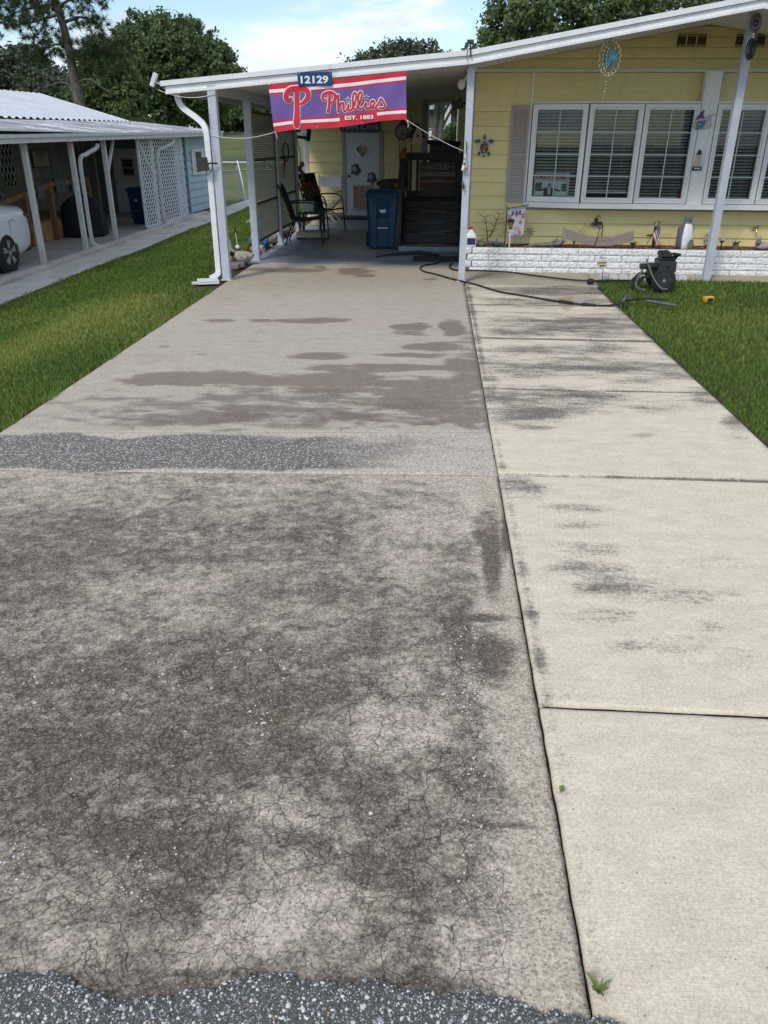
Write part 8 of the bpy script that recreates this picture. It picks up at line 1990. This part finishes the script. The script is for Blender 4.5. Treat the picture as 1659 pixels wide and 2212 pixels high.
# left background
tree('leafy_tree', 'grey-green leafy tree at the far left skyline', AY(40, 200, 62).x, 62, dome(4.6, 5.3, 3, .2, 8, 14), 620, 28, .20, 'leaf_grey', 'bark_grey', .3, 1.5, 8, clump_r=.45)
tree('leafy_tree', 'grey-green tree left of the pine behind the metal roof', AY(125, 210, 58).x, 58, dome(3.4, 4.0, 3, .2, 9, 12), 480, 28, .18, 'leaf_grey', 'bark_grey', .25, 1.2, 9, clump_r=.4)
tree('leafy_tree', 'mid green bushy tree between the pine and the round tree', AY(235, 250, 50).x, 50, dome(2.6, 4.9, 2.4, .2, 10, 14), 620, 30, .15, 'leaf_mid', 'bark_dark', .25, 1.2, 10, clump_r=.32)
tree('bush', 'light green bush low behind the metal roof edge', AY(160, 235, 36).x, 36, dome(2.4, 2.2, 1.6, .1, 12, 10), 340, 28, .13, 'leaf_mid', 'bark_dark', .12, .5, 12, clump_r=.28, tone_mid=.6)
tree('bush', 'olive bush at the far left behind the metal roof', AY(25, 225, 38).x, 38, dome(3.0, 2.6, 1.6, .1, 13, 10), 340, 28, .14, 'leaf_mid', 'bark_dark', .12, .5, 13, clump_r=.3, tone_mid=.62)
tree('bush', 'dark bush below the round tree behind the carport roof', AY(265, 262, 42).x, 42, dome(2.0, 2.4, 1.6, .1, 14, 10), 340, 28, .13, 'leaf_mid', 'bark_dark', .12, .5, 14, clump_r=.28, tone_mid=.35)
# slash pine
g = gz(-16.1, 38)
t = thing('pine_tree', 'tall leaning pine with bare lower limbs left of the round tree', 'tree', (-16.05, 38, g), 0, 'background trees')
def pz(px, py): q = AY(px, py, 38); return Vector((q.x + 16.05, 0, q.z - g))
m = MB(); spine = [Vector((.15, 0, -.3)), pz(172, 225), pz(163, 180), pz(152, 120), pz(138, 60), pz(120, 0), pz(108, -60), pz(104, -130), pz(108, -190)]
P = crom(spine, 6); m.tube(P, list(np.linspace(.26, .06, len(P))), 10); m.build('trunk', M['bark'], t, smooth='all', fix=False)
tips = []
brm = MB(); rg = random.Random(4)
def br(a, L, r0):
    pts = [pz(*q) + Vector((0, dy, 0)) for q, dy in L]; limb(brm, [pz(*a)] + pts, r0, .015, 6)
    for q in pts: tips.append((q, .55))
for a, L, r0 in (((121, 5), [((90, 10), .3), ((50, 15), .5), ((10, 25), .6)], .10), ((128, 30), [((100, 45), -.4), ((70, 55), -.6), ((45, 60), -.8)], .07), ((135, 50), [((165, 35), .3), ((195, 40), .5)], .08), ((125, 15), [((160, 0), -.3), ((200, -10), -.6)], .08), ((146, 98), [((115, 95), .2), ((85, 105), .4), ((60, 118), .5)], .05), ((150, 110), [((175, 108), .2), ((205, 95), .3), ((240, 105), .4)], .06), ((154, 130), [((185, 125), .2), ((215, 118), .4), ((250, 130), .4)], .06),
                 ((112, -40), [((70, -30), .3), ((30, -20), .4), ((-10, 0), .3)], .08), ((110, -50), [((150, -60), -.3), ((190, -50), -.4), ((215, -20), -.5)], .08), ((106, -100), [((60, -110), .3), ((20, -90), .5)], .06), ((106, -100), [((150, -120), .3), ((190, -100), .4)], .06), ((107, -160), [((80, -180), .2), ((60, -170), .3)], .05), ((107, -160), [((140, -185), .2), ((160, -170), .3)], .05), ((118, -10), [((80, -5), -.8), ((30, 5), -1.2), ((-20, 30), -1.2)], .07)):
    br(a, L, r0)
for a, L in (((166, 195), [((135, 178), .1), ((105, 185), .1), ((95, 190), 0)]), ((168, 180), [((195, 172), -.2), ((225, 190), -.2), ((245, 205), -.2)]), ((165, 200), [((190, 180), .3), ((215, 178), .3)])):
    limb(brm, [pz(*a)] + [pz(*q) + Vector((0, dy, 0)) for q, dy in L], .06, .012, 6)
brm.build('branches', M['bark_grey'], t, smooth='all', fix=False)
# needle tufts: sprays of thin blades round the twig ends
TP = []
for q, s_ in tips:
    for _ in range(20):
        TP.append((q + Vector((rg.gauss(0, .48), rg.gauss(0, .45), rg.gauss(.02, .30)))))
for _ in range(80):
    q = pz(rg.uniform(170, 262), rg.uniform(85, 160)); TP.append(q + Vector((0, rg.uniform(-.6, .9), 0)))
TP = np.array([q[:] for q in TP]); per = 60; N = len(TP) * per; r2 = np.random.default_rng(6)
O = np.repeat(TP, per, 0); d = r2.normal(0, 1, (N, 3)) + np.array([0, 0, .35]); d /= np.linalg.norm(d, axis=1)[:, None]; L = r2.uniform(.18, .38, N)[:, None]
sd = np.cross(d, r2.normal(0, 1, (N, 3))); sd /= np.linalg.norm(sd, axis=1)[:, None]; sd *= .011
V = np.stack([O - sd, O + sd, O + d * L], 1).reshape(-1, 3)
link('crown', np_mesh('crown', V, np.arange(N * 3).reshape(-1, 3), M['needle'], [('tone', 'FACE', np.clip(np.repeat(r2.uniform(.2, .7, len(TP)), per) + r2.normal(0, .12, N), 0, 1))]), t, (0, 0, 0))
# cabbage palm
p = AY(303, 268, 34); g = gz(p.x, 34); t = thing('palm', 'low fan palm behind the neighbour\'s carport roof', 'palm', (p.x, 34, g)); m = MB(); m.tube([(0, 0, -.2), (0, 0, 1.5)], [.16, .14], 10); m.build('trunk', M['bark_grey'], t)
Vp = []; Tn = []; rg = random.Random(2)
for k in range(30):
    a = rg.uniform(0, 6.28); e = rg.uniform(-.3, 1.2); dirv = Vector((math.cos(a) * math.cos(e), math.sin(a) * math.cos(e), math.sin(e))); base = Vector((0, 0, 1.45)) + dirv * rg.uniform(.35, .6); side = dirv.cross(Vector((0, 0, 1))).normalized(); upv = side.cross(dirv)
    tn = rg.uniform(.2, .9)
    for j in range(13):
        th = (j - 6) / 6 * 1.15; dd = (dirv * math.cos(th) + side * math.sin(th)); tip = base + dd * .55 - Vector((0, 0, .10 + .08 * abs(th))); s2 = dd.cross(upv).normalized() * .018; Vp += [(base + dd * .05 - s2)[:], (base + dd * .05 + s2)[:], tip[:]]; Tn.append(min(1, max(0, tn + rg.gauss(0, .1))))
link('fronds', np_mesh('fronds', np.array(Vp), np.arange(len(Vp)).reshape(-1, 3), M['palm'], [('tone', 'FACE', np.array(Tn))]), t, (0, 0, 0))
# behind our roofs
p = AY(850, 125, 62)
tree('oak_tree', 'grey-green oak crown showing above the carport roof', p.x, 64, [((0, 0, 4.0), (2.6, 2, 1.1), 1), ((1.5, 0, 4.5), (1.8, 1.6, 1.0), .8), ((-1.9, 0, 3.9), (1.6, 1.5, .8), .6), ((2.9, 0, 4.1), (1.4, 1.4, .9), .6), ((.4, 0, 4.9), (1.3, 1.2, .6), .5), ((-3.0, 0, 3.4), (1.1, 1, .7), .4)], 430, 26, .16, 'leaf_grey', 'bark_grey', .3, 2.0, 17, clump_r=.36)
tree('oak_tree', 'large dark leafy tree rising behind the yellow house', 5.3, 33, [((-2.0, 0, 3.6), (2.2, 2, 1.4), 1), ((.5, 0, 4.4), (2.6, 2.2, 1.8), 1.2), ((3.2, 0, 4.6), (2.6, 2.2, 1.8), 1), ((-3.2, -.2, 4.1), (1.2, 1.2, 1.0), .6), ((-.8, 0, 5.6), (2.2, 2, 1.5), .9), ((2.2, 0, 6.0), (2.2, 2, 1.4), .9), ((-2.6, 0, 5.2), (1.4, 1.4, 1.2), .7), ((5.2, 0, 5), (2, 2, 1.6), .7)], 1300, 32, .105, 'leaf_dark', 'bark_dark', .4, 2.0, 18, clump_r=.26)
# between shed and house: mossy trunks, a white house, a bush
g45 = gz(0, 42)
for px, lab in ((936, 'mossy grey tree trunk seen through the carport gap, nearer the shed'), (948, 'mossy grey tree trunk seen through the carport gap, nearer the house')):
    p = AY(px, 290, 42); t = thing('mossy_tree', lab, 'tree', (p.x, 42, gz(p.x, 42)), 0, 'mossy trees beyond the carport'); m = MB(); limb(m, [(0, 0, -.2), (.05, 0, 1.0), (.12, 0, 2.2), (.2, 0, 3.4)], .17, .12); limb(m, [(.08, 0, 1.4), (.5, .2, 2.2), (.9, .3, 2.9)], .08, .04, 6); m.build('trunk', M['bark_grey'], t, smooth='all')
    link('crown', leaf_cloud('crown', [((.2, 0, 3.6), (1.3, 1.2, .7), 1)], 110, 22, .14, M['leaf_grey'], px, clump_r=.35), t, (0, 0, 0))
    rg2 = np.random.default_rng(px); n_ = 420; X = rg2.uniform(-.9, 1.3, n_); Yq = rg2.uniform(-.8, .8, n_); z1 = 3.3 + rg2.normal(0, .2, n_); L = rg2.uniform(.3, 1.0, n_); V = np.stack([np.stack([X - .012, Yq, z1], 1), np.stack([X + .012, Yq, z1], 1), np.stack([X + rg2.normal(0, .05, n_), Yq, z1 - L], 1)], 1).reshape(-1, 3)
    link('hanging_moss', np_mesh('hanging_moss', V, np.arange(n_ * 3).reshape(-1, 3), M['moss'], [('tone', 'FACE', rg2.random(n_))]), t, (0, 0, 0))['kind'] = 'stuff'
p = AY(955, 285, 50); g = gz(p.x, 50); t = thing('distant_house', 'white house with lap siding far beyond the carport gap', 'house', (p.x, 52, g), world=True)
MB().b2((p.x - 3.5, 52, g - .3), (p.x + 3.5, 56, g + 2.6)).build('wall', M['white'], t)
for k in range(9): MB().b2((p.x - 3.5, 51.985, g + .05 + .28 * k), (p.x + 3.5, 51.999, g + .30 + .28 * k)).build('siding_board', M['white_old'], t)
m = MB(); sweep(m, (p.x - 4, 0, g + 2.6), (p.x, 0, g + 3.6), [(51.5, 0), (56.5, 0), (56.5, .1), (51.5, .1)]); sweep(m, (p.x, 0, g + 3.6), (p.x + 4, 0, g + 2.6), [(51.5, 0), (56.5, 0), (56.5, .1), (51.5, .1)]); m.build('roof', M['gutter'], t)
for dx in (-1.0, .5): MB().b2((p.x + dx, 51.96, g + .9), (p.x + dx + .6, 51.984, g + 1.9)).build('window', M['glass_dark'], t)
m = MB(); m.b2((p.x - 3.4, 51.3, g + .75), (p.x + .2, 51.36, g + .83)); m.b2((p.x - 3.4, 51.3, g + .35), (p.x + .2, 51.36, g + .43)); m.build('porch_rail', M['blackwood'], t)
for dx in (.3, .9): MB().b2((p.x + dx, 51.2, g - .3), (p.x + dx + .16, 51.36, g + 2.6)).build('porch_post', M['white_old'], t)
tree('bush', 'dark rounded bush in front of the distant white house', AY(980, 285, 46).x, 46, dome(.75, 1.5, .7, .0, 21, 8), 130, 26, .10, 'leaf_dark', 'bark_dark', .08, .3, 21, clump_r=.2)

# the far wood behind the lawn bank reads as one mass
_L = [((x + random.uniform(-1.5, 1.5), random.uniform(-3, 3), 1.4 + random.uniform(-.3, .5)), (3.2, 2.5, random.uniform(1.5, 2.3)), 1) for x in np.arange(-44, 40, 3.4)]
_o = link('woodland', leaf_cloud('woodland', _L, 1500, 22, .34, M['leaf_dark'], 77, clump_r=.7), None, (-6, 100, gz(-6, 100)))
tag(_o, 'dark far-off wood closing the view beyond the lawn bank', 'woodland', kind='stuff')
